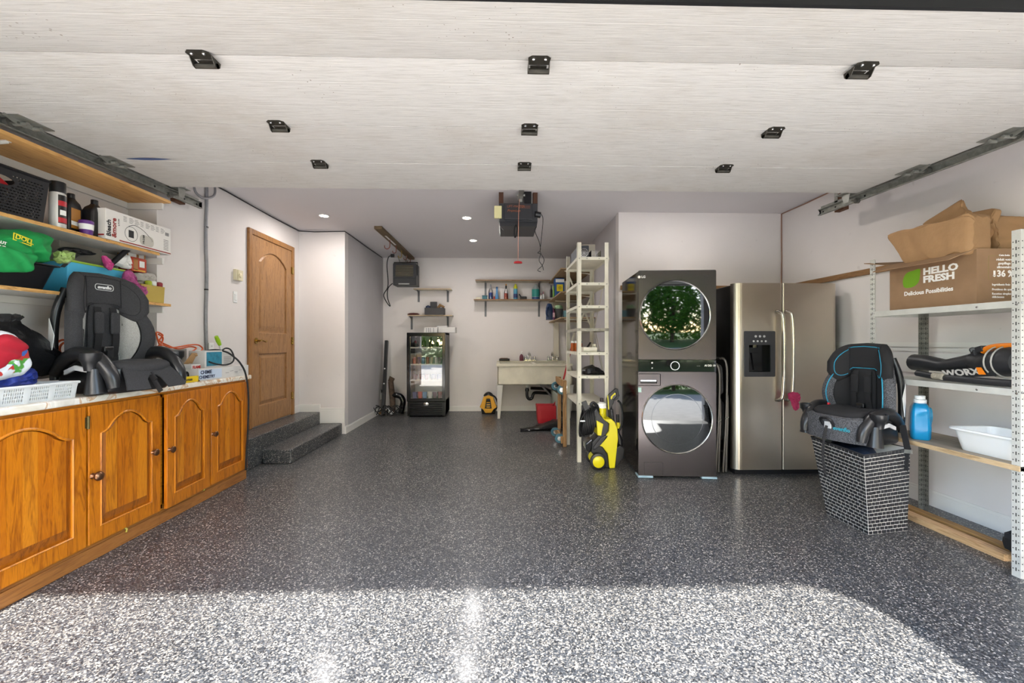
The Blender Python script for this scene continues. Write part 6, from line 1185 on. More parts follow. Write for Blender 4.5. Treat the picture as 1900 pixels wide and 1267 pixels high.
b = MB(); b.plate([(ex(1845) - .006, ez(512) + .006), (ex(1845) + .006, ez(512) + .006), (ex(1845) + .006, ez(502)), (ex(1845) - .006, ez(502))], [], .0008, mXZ(BY0)); b.plate([(ex(1845) - .01, ez(511)), (ex(1845), ez(514)), (ex(1845) + .01, ez(511))], [], .0009, mXZ(BY0)); b.build('arrow_print', INKW, t)
b = MB(); b.plate([(ex(1834), ez(474.5)), (ex(1895), ez(474.5)), (ex(1895), ez(518)), (ex(1834), ez(518))], [[(ex(1834) + .001, ez(518) + .001), (ex(1895) - .001, ez(518) + .001), (ex(1895) - .001, ez(474.5) - .001), (ex(1834) + .001, ez(474.5) - .001)]], .0006, mXZ(BY0)); b.build('frame_print', mat('dull_green', '7f7c3c', .8), t)
for s_, py in (('Ingrédients frais', 528), ('Protéines de qualité', 537), ('Recettes simples et', 545), ('délicieuses', 551)): text(s_, (ex(1840), YE, ez(py)), (1, 0, 0), U, .017, INKW, t, bold=.0002)
# paper bags in the box
def paperbag(lab, c, ax, wd, dp, ln, roll, seed, tilt, top=.5, shear=0.0):
    """crumpled flat-bottomed kraft bag: long axis ax, built as loops of a squashed rectangle"""
    rr = random.Random(seed); ax = Vector(ax).normalized(); side = Vector(roll) - ax * Vector(roll).dot(ax); side.normalize(); up_ = side.cross(ax); L = []; n = 24; b = MB()
    for k in range(13):
        f = k / 12; sq = 1 - (1 - top) * f ** 1.5; ww = wd * (1 + .06 * math.sin(k * 1.3 + seed)); dd = dp * max(.06, sq if f > .02 else .9)
        cc = Vector(c) + ax * ln * (f - .5); lp = []
        for a_, c_ in rrect(-1, 1, -1, 1, .12, 5)[:n]:
            e = rr.uniform(-1, 1) * .014; lp.append(cc - ax * shear * f * (1 - a_) / 2 + side * (a_ * ww / 2 + e) + up_ * (c_ * dd / 2 + rr.uniform(-1, 1) * .008) + ax * rr.uniform(-.008, .008) * (1 if 0 < k < 12 else .3))
        L.append(lp)
    b.loft(L); o = b.build('paper_bag', PAPER, smooth=60, sub=1); tag(o, lab, 'paper bag', 'kraft paper bags in the meal kit box'); return o
P_ = lambda px, py, X: at(px, py, X=X)
a1 = P_(1806, 432, 2.80); a2 = P_(1650, 462, 2.74)
paperbag('big crumpled kraft paper bag lying across the left of the meal kit box', (a1 + a2) / 2 + Vector((.02, 0, -.01)), a2 - a1, .225, .17, (a2 - a1).length + .07, (0, 0, 1), 1, 0, .25, .13)
c = P_(1760, 420, 2.98); paperbag('kraft bag standing behind the big one with its torn corner showing', c, (0, .35, 1), .26, .06, .24, (0, 1, 0), 5, 0, .3)
c = P_(1815, 432, 3.0); paperbag('dark kraft bag folded between the big bag and the upright one', c, (.1, -.1, 1), .16, .07, .28, (0, 1, 0), 7, 0, .4)
c = at(1860, 432, Y=2.52); paperbag('upright kraft bag at the near right end of the meal kit box', c + Vector((0, 0, -.02)), (.05, .1, 1), .2, .12, .24, (1, 0, 0), 9, 0, .7)
c = at(1838, 428, Y=2.60); paperbag('narrow kraft bag standing edge-on beside the upright one', c + Vector((0, 0, -.02)), (.0, .1, 1), .05, .1, .28, (1, 0, 0), 12, 0, .8)
# ================================================================= WOVEN HAMPER
HZ = .535; Tp = [Vector((2.302, 3.065, HZ)), Vector((2.247, 2.55, HZ)), Vector((2.70, 2.71, HZ)), Vector((2.62, 3.10, HZ))]
Bt = [Vector((2.345, 2.972, 0)), Vector((2.36, 2.642, 0)), Vector((2.665, 2.694, 0)), Vector((2.59, 3.0, 0))]
t = thing('laundry_hamper', 'black and white woven laundry hamper on the floor under the teal-piped car seat', 'hamper', (2.45, 2.9, 0), world=True)
cb = sum(Bt, Vector()) / 4; ctp = sum(Tp, Vector()) / 4
inn = lambda p, c, k_: Vector((c.x + (p.x - c.x) * k_, c.y + (p.y - c.y) * k_, p.z))
b = MB()
for i in range(4):
    j = (i + 1) % 4; b.grid(10, 12, lambda u, v: Bt[i].lerp(Bt[j], u).lerp(Tp[i].lerp(Tp[j], u), v))
Ti = [inn(p, ctp, .97) for p in Tp]; Bi = [inn(p, cb, .95) + Vector((0, 0, .01)) for p in Bt]
for i in range(4):
    j = (i + 1) % 4; b.grid(10, 12, lambda u, v: Bi[i].lerp(Bi[j], u).lerp(Ti[i].lerp(Ti[j], u), v)); b.grid(10, 1, lambda u, v: Tp[i].lerp(Tp[j], u).lerp(Ti[i].lerp(Ti[j], u), v))
b.add(Bi, [(0, 1, 2, 3)]); b.build('liner', mat('hamper_cord', 'c9c6bf', .7), t)
BK = mat('woven_black', '232326', .55); rr = random.Random(4)
for fi in range(4):
    i, j = fi, (fi + 1) % 4; b = MB(); rows = 22; n_out = (Bt[j] - Bt[i]).cross(Tp[i] - Bt[i]).normalized()
    if n_out.dot(Bt[i] - cb) < 0: n_out = -n_out
    for r in range(rows):
        v0, v1 = r / rows, (r + 1) / rows; wid = (Bt[j] - Bt[i]).lerp(Tp[j] - Tp[i], v0).length; n = int(wid / .034); off = (r % 2) * .5
        us = [0] + [(q_ + off + (rr.uniform(-.12, .12))) / n for q_ in range(0 if off else 1, n)] + [1]
        for u0, u1 in zip(us, us[1:]):
            g = .0022; gu = g / wid; gv = .09 / rows; u0_, u1_, v0_, v1_ = u0 + gu, u1 - gu, v0 + gv, v1 - gv
            if u1_ - u0_ < .01: continue
            PT = lambda u, v: Bt[i].lerp(Bt[j], u).lerp(Tp[i].lerp(Tp[j], u), v)
            q4 = [PT(u0_, v0_), PT(u1_, v0_), PT(u1_, v1_), PT(u0_, v1_)]; ctr = sum(q4, Vector()) / 4; hh = .003 + rr.uniform(0, .0012)
            q4b = [ctr + (p - ctr) * .86 + n_out * hh for p in q4]
            b.add(q4 + q4b, [(4, 5, 6, 7), (0, 1, 5, 4), (1, 2, 6, 5), (2, 3, 7, 6), (3, 0, 4, 7)])
    o = b.build('woven_panel', BK, t); o['kind'] = 'stuff'
b = MB(); b.tube([p + Vector((0, 0, 0)) for p in Tp], .006, 6, closed=True); b.build('rim', BK, t)
b = crumple(smooth2([(-.16, -.16), (0, -.14), (.15, -.08), (.14, .12), (-.08, .14)], 3), .16, lambda a, c, d: (2.46 + a, 2.92 + c, .43 + d), .014, 3)
tag(b.build('laundry', mat('navy_cloth', '1d2a40', .9), smooth=30), 'dark blue laundry inside the woven hamper', 'clothes')
# ================================================================= CHILD CAR SEATS
def car_seat(lab, loc, rz, sc, main, shade, insert, piping, buttons, apron, strap_m, tilt=0.0, side_fab=None):
    """local frame: x across, -y forwards, z up"""
    t = thing('car_seat', lab, 'car seat', loc, rz=rz); t.scale = (sc, sc, sc); t.rotation_euler = (tilt, 0, rz)
    side_fab = side_fab or main
    P = mat('seat_plastic', '1b1b1d', .32, spec=.6)
    # base shell
    def rl(z, x, y0, y1, r=.3): return [(a * x, (y0 + y1) / 2 + c * (y1 - y0) / 2, z) for a, c in rrect(-1, 1, -1, 1, r, 4)]
    b = MB(); b.loft([rl(0, .19, -.34, .01), rl(.02, .205, -.355, .015), (rl(.09, .20, -.38, .02)), rl(.15, .185, -.38, .02), rl(.17, .15, -.34, .0)]); b.build('base', P, t, smooth=50)
    # seat cushion
    cz = .135 if apron == 'flap' else .19
    b = MB(); b.puff(smooth2([(-.17, -.05), (-.18, -.2), (-.165, -.37), (0, -.405), (.165, -.37), (.18, -.2), (.17, -.05), (0, -.03)], 4), .09, lambda a, c, d: (a, c, cz + d + .02 * (abs(a) / .17) ** 2), 4, .3); b.build('seat_cushion', main, t, smooth=True)
    # backrest: bent panel with torso wings
    def bend(s, flat, ang, fw=0):
        a_ = abs(s)
        if a_ <= flat: return s, 0
        e = a_ - flat; return math.copysign(flat + e * math.cos(ang), s), -e * math.sin(ang)
    def bk(a, c, d, flat=.13, ang=math.radians(52)):
        x, y = bend(a, flat, ang); nx_, ny_ = (0, -1) if abs(a) <= flat else (-math.sin(ang) * math.copysign(1, a), -math.cos(ang))
        return (x + nx_ * d, y + ny_ * d - .02, c)
    ol = [(-.26, .16), (-.315, .3), (-.30, .42), (-.24, .54), (-.15, .60), (0, .615), (.15, .60), (.24, .54), (.30, .42), (.315, .3), (.26, .16), (.12, .14), (-.12, .14)]
    # dense outline on bends: build as grid
    b = MB(); N = 26; Mv = 14
    def env(v): # half width at height
        z = .14 + .48 * v
        return z, .13 + .18 * math.sin(PI * min(1, (v * .92 + .12))) ** .7 if v < .999 else .13
    fr_, bk_ = [], []
    for j in range(Mv + 1):
        z, hw = env(j / Mv)
        for i in range(N + 1):
            s = (i / N * 2 - 1); a = s * hw; edge = 1 - abs(s) ** 6; th = .035 * max(.15, edge)
            fr_.append(bk(a, z, th)); bk_.append(bk(a, z, -th * .8))
    fs = [(j * (N + 1) + i, j * (N + 1) + i + 1, (j + 1) * (N + 1) + i + 1, (j + 1) * (N + 1) + i) for j in range(Mv) for i in range(N)]; K = len(fr_)
    fs2 = [tuple(x + K for x in reversed(f)) for f in fs]; rim = []
    bd = [i for i in range(N + 1)] + [(j * (N + 1) + N) for j in range(1, Mv + 1)] + [Mv * (N + 1) + i for i in range(N - 1, -1, -1)] + [j * (N + 1) for j in range(Mv - 1, 0, -1)]
    for x, y in zip(bd, bd[1:] + bd[:1]): rim.append((x, y, y + K, x + K))
    b.add(fr_ + bk_, fs + fs2 + rim); b.build('backrest', main, t, smooth=60)
    # wing facings and inserts
    for s in (-1, 1):
        b = MB(); wz = [(j / 10) for j in range(11)]; A = []
        for v in wz:
            z, hw = env(.04 + v * .84); A.append([bk(s * (hw - .006), z, -.03), bk(s * (hw + .012), z, -.012), bk(s * (hw + .014), z, .012), bk(s * (hw - .006), z, .04), bk(s * (hw - .05), z, .044), bk(s * (hw - .055), z, .03)])
        b.loft(A); wf = b.build('wing_bolster', side_fab, t, smooth=60)
        if piping:
            b = MB(); b.tube([bk(s * (env(.04 + v * .84)[1] - .002), env(.04 + v * .84)[0], .043) for v in [q_ / 16 for q_ in range(17)]], .004, 6); b.build('piping', piping, wf, smooth=True)
        if insert:
            b = MB(); L = []
            for v in [q_ / 10 for q_ in range(11)]:
                z, hw = env(.05 + v * .74); w0 = .085 + .02 * (1 - v); w1 = max(w0 + .01, hw - .06); L.append([bk(s * (w0 + (w1 - w0) * f), z, .038 if f in (0, 1) else .044) for f in (0, .25, .5, .75, 1)])
            v_ = [p for l in L for p in l]; f_ = [(j * 5 + i, j * 5 + i + 1, (j + 1) * 5 + i + 1, (j + 1) * 5 + i) for j in range(10) for i in range(4)]
            b.add(v_, f_); b.build('side_insert', insert, t, smooth=60)
    b = MB(); b.puff(smooth2([(-.075, .2), (-.085, .35), (-.075, .52), (0, .56), (.075, .52), (.085, .35), (.075, .2), (0, .17)], 3), .03, lambda a, c, d: bk(a, c, .045 + d), 3, .25); b.build('centre_pad', shade, t, smooth=True)
    # headrest
    HA = math.radians(46)
    def hb(a, c, d): 
        x, y = bend(a, .12, HA); nx_, ny_ = (0, -1) if abs(a) <= .12 else (-math.sin(HA) * math.copysign(1, a), -math.cos(HA))
        return (x + nx_ * d, y + ny_ * d - .035 + .03 * (c - .5), c)
    b = MB(); Nu, Nv = 30, 12; fr_, bk_ = [], []
    def hedge(s): # (bottom, top) heights along the wrap
        a_ = abs(s); top = .735 - .02 * a_ - .20 * max(0, a_ - .45) ** 1.6; bot = .515 - .0 * a_ - .10 * math.sin(min(1, max(0, a_ - .3) / .55) * PI / 2) + .16 * max(0, a_ - .82) ** .9; e_ = .055 * (max(0, a_ - .72) / .28) ** 2.2; return bot + e_, top - e_
    for j in range(Nv + 1):
        for i in range(Nu + 1):
            s = i / Nu * 2 - 1; bo, to = hedge(s); v = j / Nv; z = bo + (to - bo) * v; e = min(1 - abs(s) ** 10, 1 - abs(2 * v - 1) ** 4); th = .012 + .034 * math.sqrt(max(0, e)); a = s * .275
            fr_.append(hb(a, z, th)); bk_.append(hb(a, z, -th * .6))
    fs = [(j * (Nu + 1) + i, j * (Nu + 1) + i + 1, (j + 1) * (Nu + 1) + i + 1, (j + 1) * (Nu + 1) + i) for j in range(Nv) for i in range(Nu)]; K = len(fr_)
    bd = [i for i in range(Nu + 1)] + [(j * (Nu + 1) + Nu) for j in range(1, Nv + 1)] + [Nv * (Nu + 1) + i for i in range(Nu - 1, -1, -1)] + [j * (Nu + 1) for j in range(Nv - 1, 0, -1)]
    b.add(fr_ + bk_, fs + [tuple(x + K for x in reversed(f)) for f in fs] + [(x, y, y + K, x + K) for x, y in zip(bd, bd[1:] + bd[:1])]); hr = b.build('headrest', shade, t, smooth=60)
    # seam lines
    b = MB()
    for s0 in (-.1, .1):
        b.tube([hb(s0 * 1.0, hedge(s0 / .275)[0] + (hedge(s0 / .275)[1] - hedge(s0 / .275)[0]) * v, .0465) for v in [q_ / 10 for q_ in range(1, 10)]], .0022, 5)
    b.build('seam', INKK, hr)
    b = MB(); pts = []
    for q_ in range(40):
        a_ = 2 * PI * q_ / 40; s = .86 * math.copysign(abs(math.cos(a_)) ** .6, math.cos(a_)); v = .5 + .38 * math.copysign(abs(math.sin(a_)) ** .6, math.sin(a_)); bo, to = hedge(s); e = min(1 - abs(s) ** 10, 1 - abs(2 * v - 1) ** 4); pts.append(hb(s * .275, bo + (to - bo) * v, .013 + .034 * math.sqrt(max(0, e))))
    b.tube(pts, .003 if piping else .002, 6, closed=True); b.build('piping', piping or mat('seam_dark', '222224', .8), hr, smooth=True)
    if apron == 'flap':
        b = MB(); b.plate(rrect(-.055, .055, .625, .665, .015, 3), [rrect(-.051, .051, .629, .661, .012, 3)], .001, lambda a, c, d: hb(a, c, .0485 + d)); b.build('logo_frame', mat('logo_grey', 'b9b9b9', .6), hr)
        text('evenflo', (0, -.035 - .0495 + .03 * .145, .644), (1, 0, 0), (0, 0, 1), .028, mat('logo_white', 'dcdcdc', .6), hr, align='CENTER', bold=.001)
    # headrest frame behind
    b = MB(); b.loft([[(a * .1, .01 + c * .02, z) for a, c in rrect(-1, 1, -1, 1, .3, 3)] for z in (.12, .3, .5, .66, .69)]); b.build('rear_spine', P, t, smooth=50)
    for s in (-1, 1):
        b = MB(); b.tube(smooth2([(s * .15, .0, .62), (s * .19, .01, .48), (s * .2, .015, .3), (s * .19, .02, .08)], 4, False), [.022] * 13, 10); b.build('rear_frame', P, t, smooth=True)
        # sticker
        b = MB(); b.add([(s * .232, -.01, .2), (s * .25, -.06, .34), (s * .232, -.0, .44), (s * .222, .02, .3)], [(0, 1, 2, 3)]); b.build('sticker', WHITE, t, solid=.002)
        # arm and cup holder
        b = MB(); b.tube(smooth2([(s * .2, -.0, .12), (s * .225, -.1, .2), (s * .235, -.2, .235), (s * .225, -.3, .21), (s * .215, -.38, .12), (s * .21, -.4, .04)], 4, False), [.03 + .012 * math.sin(PI * q_ / 20) for q_ in range(21)], 12); b.build('armrest', P, t, smooth=True)
        b = MB(); b.lathe([(.028, 0), (.03, .02), (.04, .05), (.05, .062), (.052, .1), (.047, .103), (.044, .065), (0, .06)], 24, (s * .262, -.31, .14)); b.build('cup_holder', P, t, smooth=50)
        b = MB(); b.tube([(s * .25, -.33, .01), (s * .25, -.32, .15)], [.05, .03], 14); b.build('holder_foot', P, t, smooth=50)
        b = MB(); b.add([(s * .242, -.12, .14), (s * .252, -.2, .17), (s * .25, -.28, .155), (s * .25, -.28, .13), (s * .252, -.2, .143), (s * .242, -.12, .115)], [(0, 1, 4, 5), (1, 2, 3, 4)]); b.build('side_label', mat('label_pale', 'b9babc', .5), t, solid=.012)
        if buttons: b = MB(); b.lathe([(.02, 0), (.02, .01), (.012, .016), (0, .017)], 16, (s * .2, -.17, .235), (s * .2, -1, .5)); b.build('release_button', mat('button_red', 'c0202c', .4), t, smooth=True)
        # harness strap
        b = MB(); b.loft([[(s * (.045 + .01 * v) + dx, bk(.05, .5 - .3 * v, .066)[1] - .02 * math.sin(PI * v), .52 - .31 * v) for dx in (-.02, .02)] + [(s * (.045 + .01 * v) + dx, bk(.05, .5 - .3 * v, .063)[1] - .02 * math.sin(PI * v), .52 - .31 * v) for dx in (.02, -.02)] for v in [q_ / 8 for q_ in range(9)]]); b.build('harness_strap', strap_m, t)
        b = MB(); b.puff(rrect(-.026, .026, -.07, .07, .012, 3), .018, lambda a, c, d: (s * .047 + a, bk(.05, .42, .08)[1] - d, .42 + c), 3, .2); b.build('shoulder_pad', shade, t, smooth=True)
    b = MB(); b.box(-.03, .03, -.115, -.095, .24, .275); b.build('buckle', P, t, bevel=.006)
    b = MB(); b.box(-.018, .018, -.125, -.115, .2, .25); b.build('crotch_strap', strap_m, t)
    if apron == 'flap':
        # loose front flap with a notch and a webbing tail
        def fm(a, c, d): # c: 0 top .. 1 bottom
            return (a * (1 + .06 * c), -.365 - .09 * max(0, c) ** .8 - d, .155 - .13 * c)
        n = 8; ol = [(-.15, 0.05), (-.165, .55), (-.18, 1.0), (-.09, 1.04), (-.05, 1.03), (-.045, .6), (-.02, .42), (.02, .42), (.045, .6), (.06, 1.03), (.17, 1.0), (.185, .9), (.165, .4), (.15, .05), (.1, -.02), (-.1, -.02)]
        b = MB(); b.plate(ol, [], .01, fm); b.build('front_flap', main, t, bevel=.003)
        b = MB(); b.tube([fm(p[0], p[1], .006) for p in ol], .0035, 6, closed=True); b.build('flap_edge', mat('seam_dark', '222224', .8), t, smooth=True)
        b = MB(); b.bar((0, -.40, .11), (.01, -.465, -.005), .032, .004, (1, 0, 0)); b.bar((0, -.405, .11), (0, -.44, .07), .022, .012, (1, 0, 0)); b.build('adjuster_strap', strap_m, t)
    else:
        b = MB(); L = []
        for q_ in range(13):
            u = q_ / 12 * 2 - 1; x = u * .235; y = -.40 + .05 * abs(u) ** 3 - .02 * (1 - u * u); L.append([(x, y + .03, .2), (x, y - .012, .185), (x, y - .02, .09), (x, y - .012, .015), (x, y + .02, .01), (x, y + .03, .1)])
        b.loft(L); b.build('front_apron', side_fab, t, smooth=50)
        text('evenflo', (.1, -.4345, .11), (1, .06, 0), (0, 0, 1), .04, mat('logo_teal', '2f8fa0', .5), t, align='CENTER', bold=.001)
        b = MB(); b.box(-.02, .03, -.445, -.425, .1, .15); b.build('adjuster', mat('label_pale', 'b9babc', .5), t, bevel=.004)
        b = MB(); b.tube(smooth2([(-.035, -.425, .11), (-.035, -.46, .165), (.0, -.47, .18), (.04, -.46, .165), (.045, -.42, .1)], 4, False), .01, 8); b.build('pull_loop', BLACK, t, smooth=True)
        b = MB(); b.tube(smooth2([(0, -.445, .12), (-.01, -.46, .02), (-.02, -.455, -.12), (-.015, -.44, -.25)], 4, False), .011, 4); b.build('adjuster_strap', strap_m, t)
        b = MB(); b.bar((.25, -.06, .15), (.275, -.05, -.02), .04, .004, (0, 1, 0)); b.bar((.275, -.05, -.02), (.272, -.06, -.17), .022, .006, (0, 1, 0)); b.build('tether_strap', strap_m, t)
        b = MB(); b.bar((.276, -.05, -.02), (.28, -.055, -.045), .045, .02, (0, 1, 0)); b.build('tether_clip', STEEL, t)
    return t
FG = mat_fabric('seat_charcoal', '29292b', '363538', 500); FB = mat('seat_black_fabric', '1b1a1c', .85); LG_ = mat_fabric('seat_light_grey', '96938f', 'aaa7a2', 500)
MESHF = mat_fabric('seat_dotted_mesh', '202125', '606064', 420); TEAL = mat('piping_teal', '2386a3', .5)
SEAT1 = car_seat('black and grey child car seat standing on the countertop', (-2.575, 2.72, ZT + .001), math.radians(82), 1.0, FG, FG, LG_, None, False, 'flap', FB)
SEAT2 = car_seat('black child car seat with teal piping perched on top of the woven hamper', (2.63, 2.93, HZ + .02), math.radians(-76), .92, FB, FB, None, TEAL, True, 'apron', FB, side_fab=MESHF)
# ================================================================= THINGS ON THE NICHE SHELVES
Z2 = 1.916; Z3 = 1.536
def slotgrid(y0, y1, z0, z1, dy, dz, w_, h_, skip=None, stagger=False):
    out = []; z = z0; r = 0
    while z + h_ < z1:
        y = y0 + (dy / 2 if stagger and r % 2 else 0)
        while y + w_ < y1:
            if not (skip and skip(y, z)): out.append([(y, z), (y + w_, z), (y + w_, z + h_), (y, z + h_)])
            y += dy
        z += dz; r += 1
    return out
# black perforated basket
t = thing('wicker_basket', 'black perforated plastic basket on the middle niche shelf', 'basket', (-2.76, 2.2, Z2), world=True)
yA, yB_, xF, xBk, zt = 2.05, 2.505, -2.625, -2.90, Z2 + .25
def mm(a, c, d): f = (c - Z2) / .25; cy = (yA + yB_) / 2; return (xF + .02 * f - d - .015, cy + (a - cy) * (.93 + .07 * f), c)
inoval = lambda y, z: ((y - (yA + yB_) / 2) / .075) ** 2 + ((z - (zt - .07)) / .035) ** 2 < 1
b = MB(); b.plate([(yA, Z2), (yB_, Z2), (yB_, zt), (yA, zt)], slotgrid(yA + .02, yB_ - .02, Z2 + .025, zt - .03, .017, .0155, .011, .006, inoval, True) + [circ((yA + yB_) / 2, zt - .07, .06, 20, .024)], .004, mm); b.build('front_panel', BLACK, t)
b = MB(); b.plate([(xBk, Z2), (xF - .03, Z2), (xF, zt), (xBk - .0, zt)], slotgrid(xBk + .02, xF - .04, Z2 + .025, zt - .03, .017, .0155, .011, .006, None, True), .004, mXZ(yB_ - .012, -1)); b.box(xBk, xBk + .004, yA, yB_ - .01, Z2, zt); b.box(xBk, xF - .025, yA, yA + .004, Z2, zt); b.box(xBk, xF - .03, yA + .02, yB_ - .03, Z2, Z2 + .004); b.build('side_panels', BLACK, t)
b = MB(); b.tube([(xF + .006, yA, zt), (xF + .006, yB_, zt), (xBk, yB_, zt), (xBk, yA, zt)], .008, 6, closed=True); b.build('rim', BLACK, t)
b = MB(); b.puff(smooth2([(2.2, zt - .11), (2.21, zt - .04), (2.27, zt - .04), (2.32, zt - .06), (2.35, zt - .1)], 3), .04, lambda a, c, d: (xF - .05 + d, a, c)); o = b.build('snack_packet', mat('packet_red', 'b5202a', .4), smooth=True); tag(o, 'red and pale packet inside the black perforated basket', 'packet')
def shelf_pt(px, X, z): p = at(px, 400, X=X); return Vector((X, p.y, z))
# spray can
c = shelf_pt(107, -2.66, Z2)
t = bottle('spray_can', 'white, black and red aerosol can with a black cap on the middle niche shelf', 'spray can', c, [(.036, 0), (.038, .004), (.038, .205), (.03, .222), (.03, .225)], mat('can_white', 'd6d3d0', .35, .2), BLACK, [(.037, .215), (.037, .275), (.034, .28), (0, .28)], n=28)
def wrap(par, a0, a1, z0, z1, r, m, name='print'):
    b = MB(); n = 8; b.grid(n, 1, lambda u, v: ((r) * math.cos(math.radians(a0 + (a1 - a0) * u)), r * math.sin(math.radians(a0 + (a1 - a0) * u)), z0 + (z1 - z0) * v)); return b.build(name, m, par, smooth=True)
wrap(t, -42, 55, .03, .2, .0386, mat('can_black', '1d1b1c', .35)); wrap(t, -41, 50, .035, .065, .039, mat('can_red', 'b0202a', .35)); wrap(t, -41, 50, .135, .165, .039, MATS['can_red']); wrap(t, -30, 20, .08, .11, .039, WHITE)
p_ = c + Vector((.0392, -.0, .05)); 
# oil bottles
def oil(lab, c, lblm, w_=.05, h_=.225):
    t = thing('oil_bottle', lab, 'bottle', c, rz=math.radians(8))
    ll = lambda z, x, y, o=0: [(a * x, o + c_ * y, z) for a, c_ in rrect(-1, 1, -1, 1, .35, 4)]
    b = MB(); b.loft([ll(0, .032, w_ - .004), ll(.006, .035, w_), ll(h_ * .66, .035, w_), ll(h_ * .78, .03, w_ * .75, .004), ll(h_ * .86, .018, w_ * .4, .006), ll(h_ * .9, .015, .016, .006)]); b.build('body', BLACK, t, smooth=50)
    b = MB(); b.lathe([(.017, h_ * .88), (.019, h_ * .9), (.019, h_), (.017, h_ * 1.01), (0, h_ * 1.01)], 16, (0, .006, 0)); b.build('cap', BLACK, t, smooth=50)
    if lblm: b = MB(); b.box(.0352, .0362, -w_ * .75, w_ * .55, .03, h_ * .62); l_ = b.build('label', lblm, t); b = MB(); b.box(.0362, .0366, -w_ * .75, w_ * .55, .05, .075); b.build('label_band', WHITE, l_)
    return t
oil('black motor oil bottle with an amber label beside the aerosol can', shelf_pt(130, -2.70, Z2), mat('label_amber', 'a06a24', .4), .052, .25)
oil('plain black oil bottle beside the white sprayer box', shelf_pt(174, -2.67, Z2), None, .06, .25)
c = shelf_pt(163, -2.625, Z2); t = thing('lint_roller', 'purple and white cup-shaped tub in front of the plain black bottle', 'tub', c + Vector((.0, -.01, 0))); b = MB(); b.lathe([(.03, 0), (.033, .03), (.03, .031)], 18); b.build('base', mat('purple', '5a2a78', .4), t, smooth=True); b = MB(); b.lathe([(.034, .03), (.036, .065), (.034, .066)], 18); b.build('band', WHITE, t, smooth=True); b = MB(); b.lathe([(.036, .065), (.036, .085), (.03, .09), (0, .09)], 18); b.build('top', MATS['purple'], t, smooth=True); t.name = 'purple_tub'
# sprayer box
yA = at(196, 430, X=-2.585).y; yB_ = YS - .02
t = thing('sprayer_box', 'long white printed pump sprayer box overhanging the end of the middle niche shelf', 'box', (-2.65, (yA + yB_) / 2, Z2), world=True)
BXX = -2.585; b = MB(); b.box(-2.70, BXX, yA, yB_, Z2, Z2 + .2); b.build('carton', mat('box_white', 'dbd7d2', .6), t, bevel=.002)
RY, UZ = (0, 1, 0), (0, 0, 1)
bxr = mat('print_red', '8f2a24', .6); gp_ = mat('print_grey', '6f6c6c', .6)
text('Bleach', (BXX, yA + .022, Z2 + .075), UZ, (0, -1, 0), .042, INKK, t, bold=.0012, align='CENTER' ); text('&more', (BXX, yA + .06, Z2 + .085), UZ, (0, -1, 0), .046, bxr, t, bold=.0014, align='CENTER')
text('8.77.7FP', (BXX, yA + .095, Z2 + .13), UZ, (0, -1, 0), .014, gp_, t, align='CENTER')
b = MB(); yc, zc = yA + .19, Z2 + .075
b.tube([(BXX + .001, yc + .05 * math.cos(a_), zc + .05 * math.sin(a_)) for a_ in [2 * PI * j / 28 for j in range(28)]], .0012, 4, closed=True)
b.tube(smooth2([(BXX + .001, yc - .02, zc + .05), (BXX + .001, yc + .03, zc + .068), (BXX + .001, yc + .1, zc + .05), (BXX + .001, yc + .17, zc + .0), (BXX + .001, yc + .17, zc - .015)], 4, False), .0016, 4); b.box(BXX, BXX + .0012, yc - .02, yc + .02, zc - .025, zc + .025); b.build('pump_drawing', INKK, t)
b = MB(); b.puff(rrect(yc + .07, yc + .19, zc - .055, zc + .02, .03, 4), .003, lambda a, c_, d: (BXX + .0005 + d, a, c_)); b.build('tank_drawing', mat('print_pale', 'b9b4aa', .6), t)
text('PRO88', (BXX + .002, yc + .1, zc - .045), UZ, (0, -1, 0), .022, INKK, t)
b = MB()
for k_ in range(8):
    for j in range(4): b.box(BXX, BXX + .0008, yA + .13 + k_ * .045, yA + .155 + k_ * .045 + .006 * ((j * k_) % 3), Z2 + .15 + j * .01, Z2 + .153 + j * .01)
for j in range(7): b.box(BXX, BXX + .0008, yB_ - .07, yB_ - .025, Z2 + .03 + j * .012, Z2 + .034 + j * .012)
for j in range(9): b.box(BXX, BXX + .0008, yB_ - .055 + j * .004, yB_ - .053 + j * .004, Z2 + .14, Z2 + .165)
b.build('small_print', gp_, t)
b = MB(); b.box(BXX, BXX + .0009, yA + .1, yB_ - .002, Z2 + .006, Z2 + .014); b.box(-2.69, BXX - .01, yA - .0009, yA, Z2 + .02, Z2 + .03); b.build('red_band', bxr, t)
# ---- lowest shelf
t = thing('storage_tray', 'large black plastic tray jutting over the lowest niche shelf', 'tray', (-2.72, 2.3, Z3), world=True)
y1 = at(122, 500, X=-2.56).y; b = MB()
def tl(x0, x1, ya, yb, z, r=.12): cx, cy = (x0 + x1) / 2, (ya + yb) / 2; return [(cx + a * (x1 - x0) / 2, cy + c_ * (yb - ya) / 2, z) for a, c_ in rrect(-1, 1, -1, 1, r, 4)]
b.loft([tl(-2.89, -2.63, 1.9, y1 - .05, Z3), tl(-2.91, -2.60, 1.86, y1 - .01, Z3 + .135), tl(-2.925, -2.585, 1.84, y1 + .012, Z3 + .14), tl(-2.925, -2.585, 1.84, y1 + .012, Z3 + .146), tl(-2.90, -2.61, 1.865, y1 - .015, Z3 + .146), tl(-2.88, -2.64, 1.91, y1 - .06, Z3 + .01)]); b.build('tray_body', BLACK, t, smooth=40)
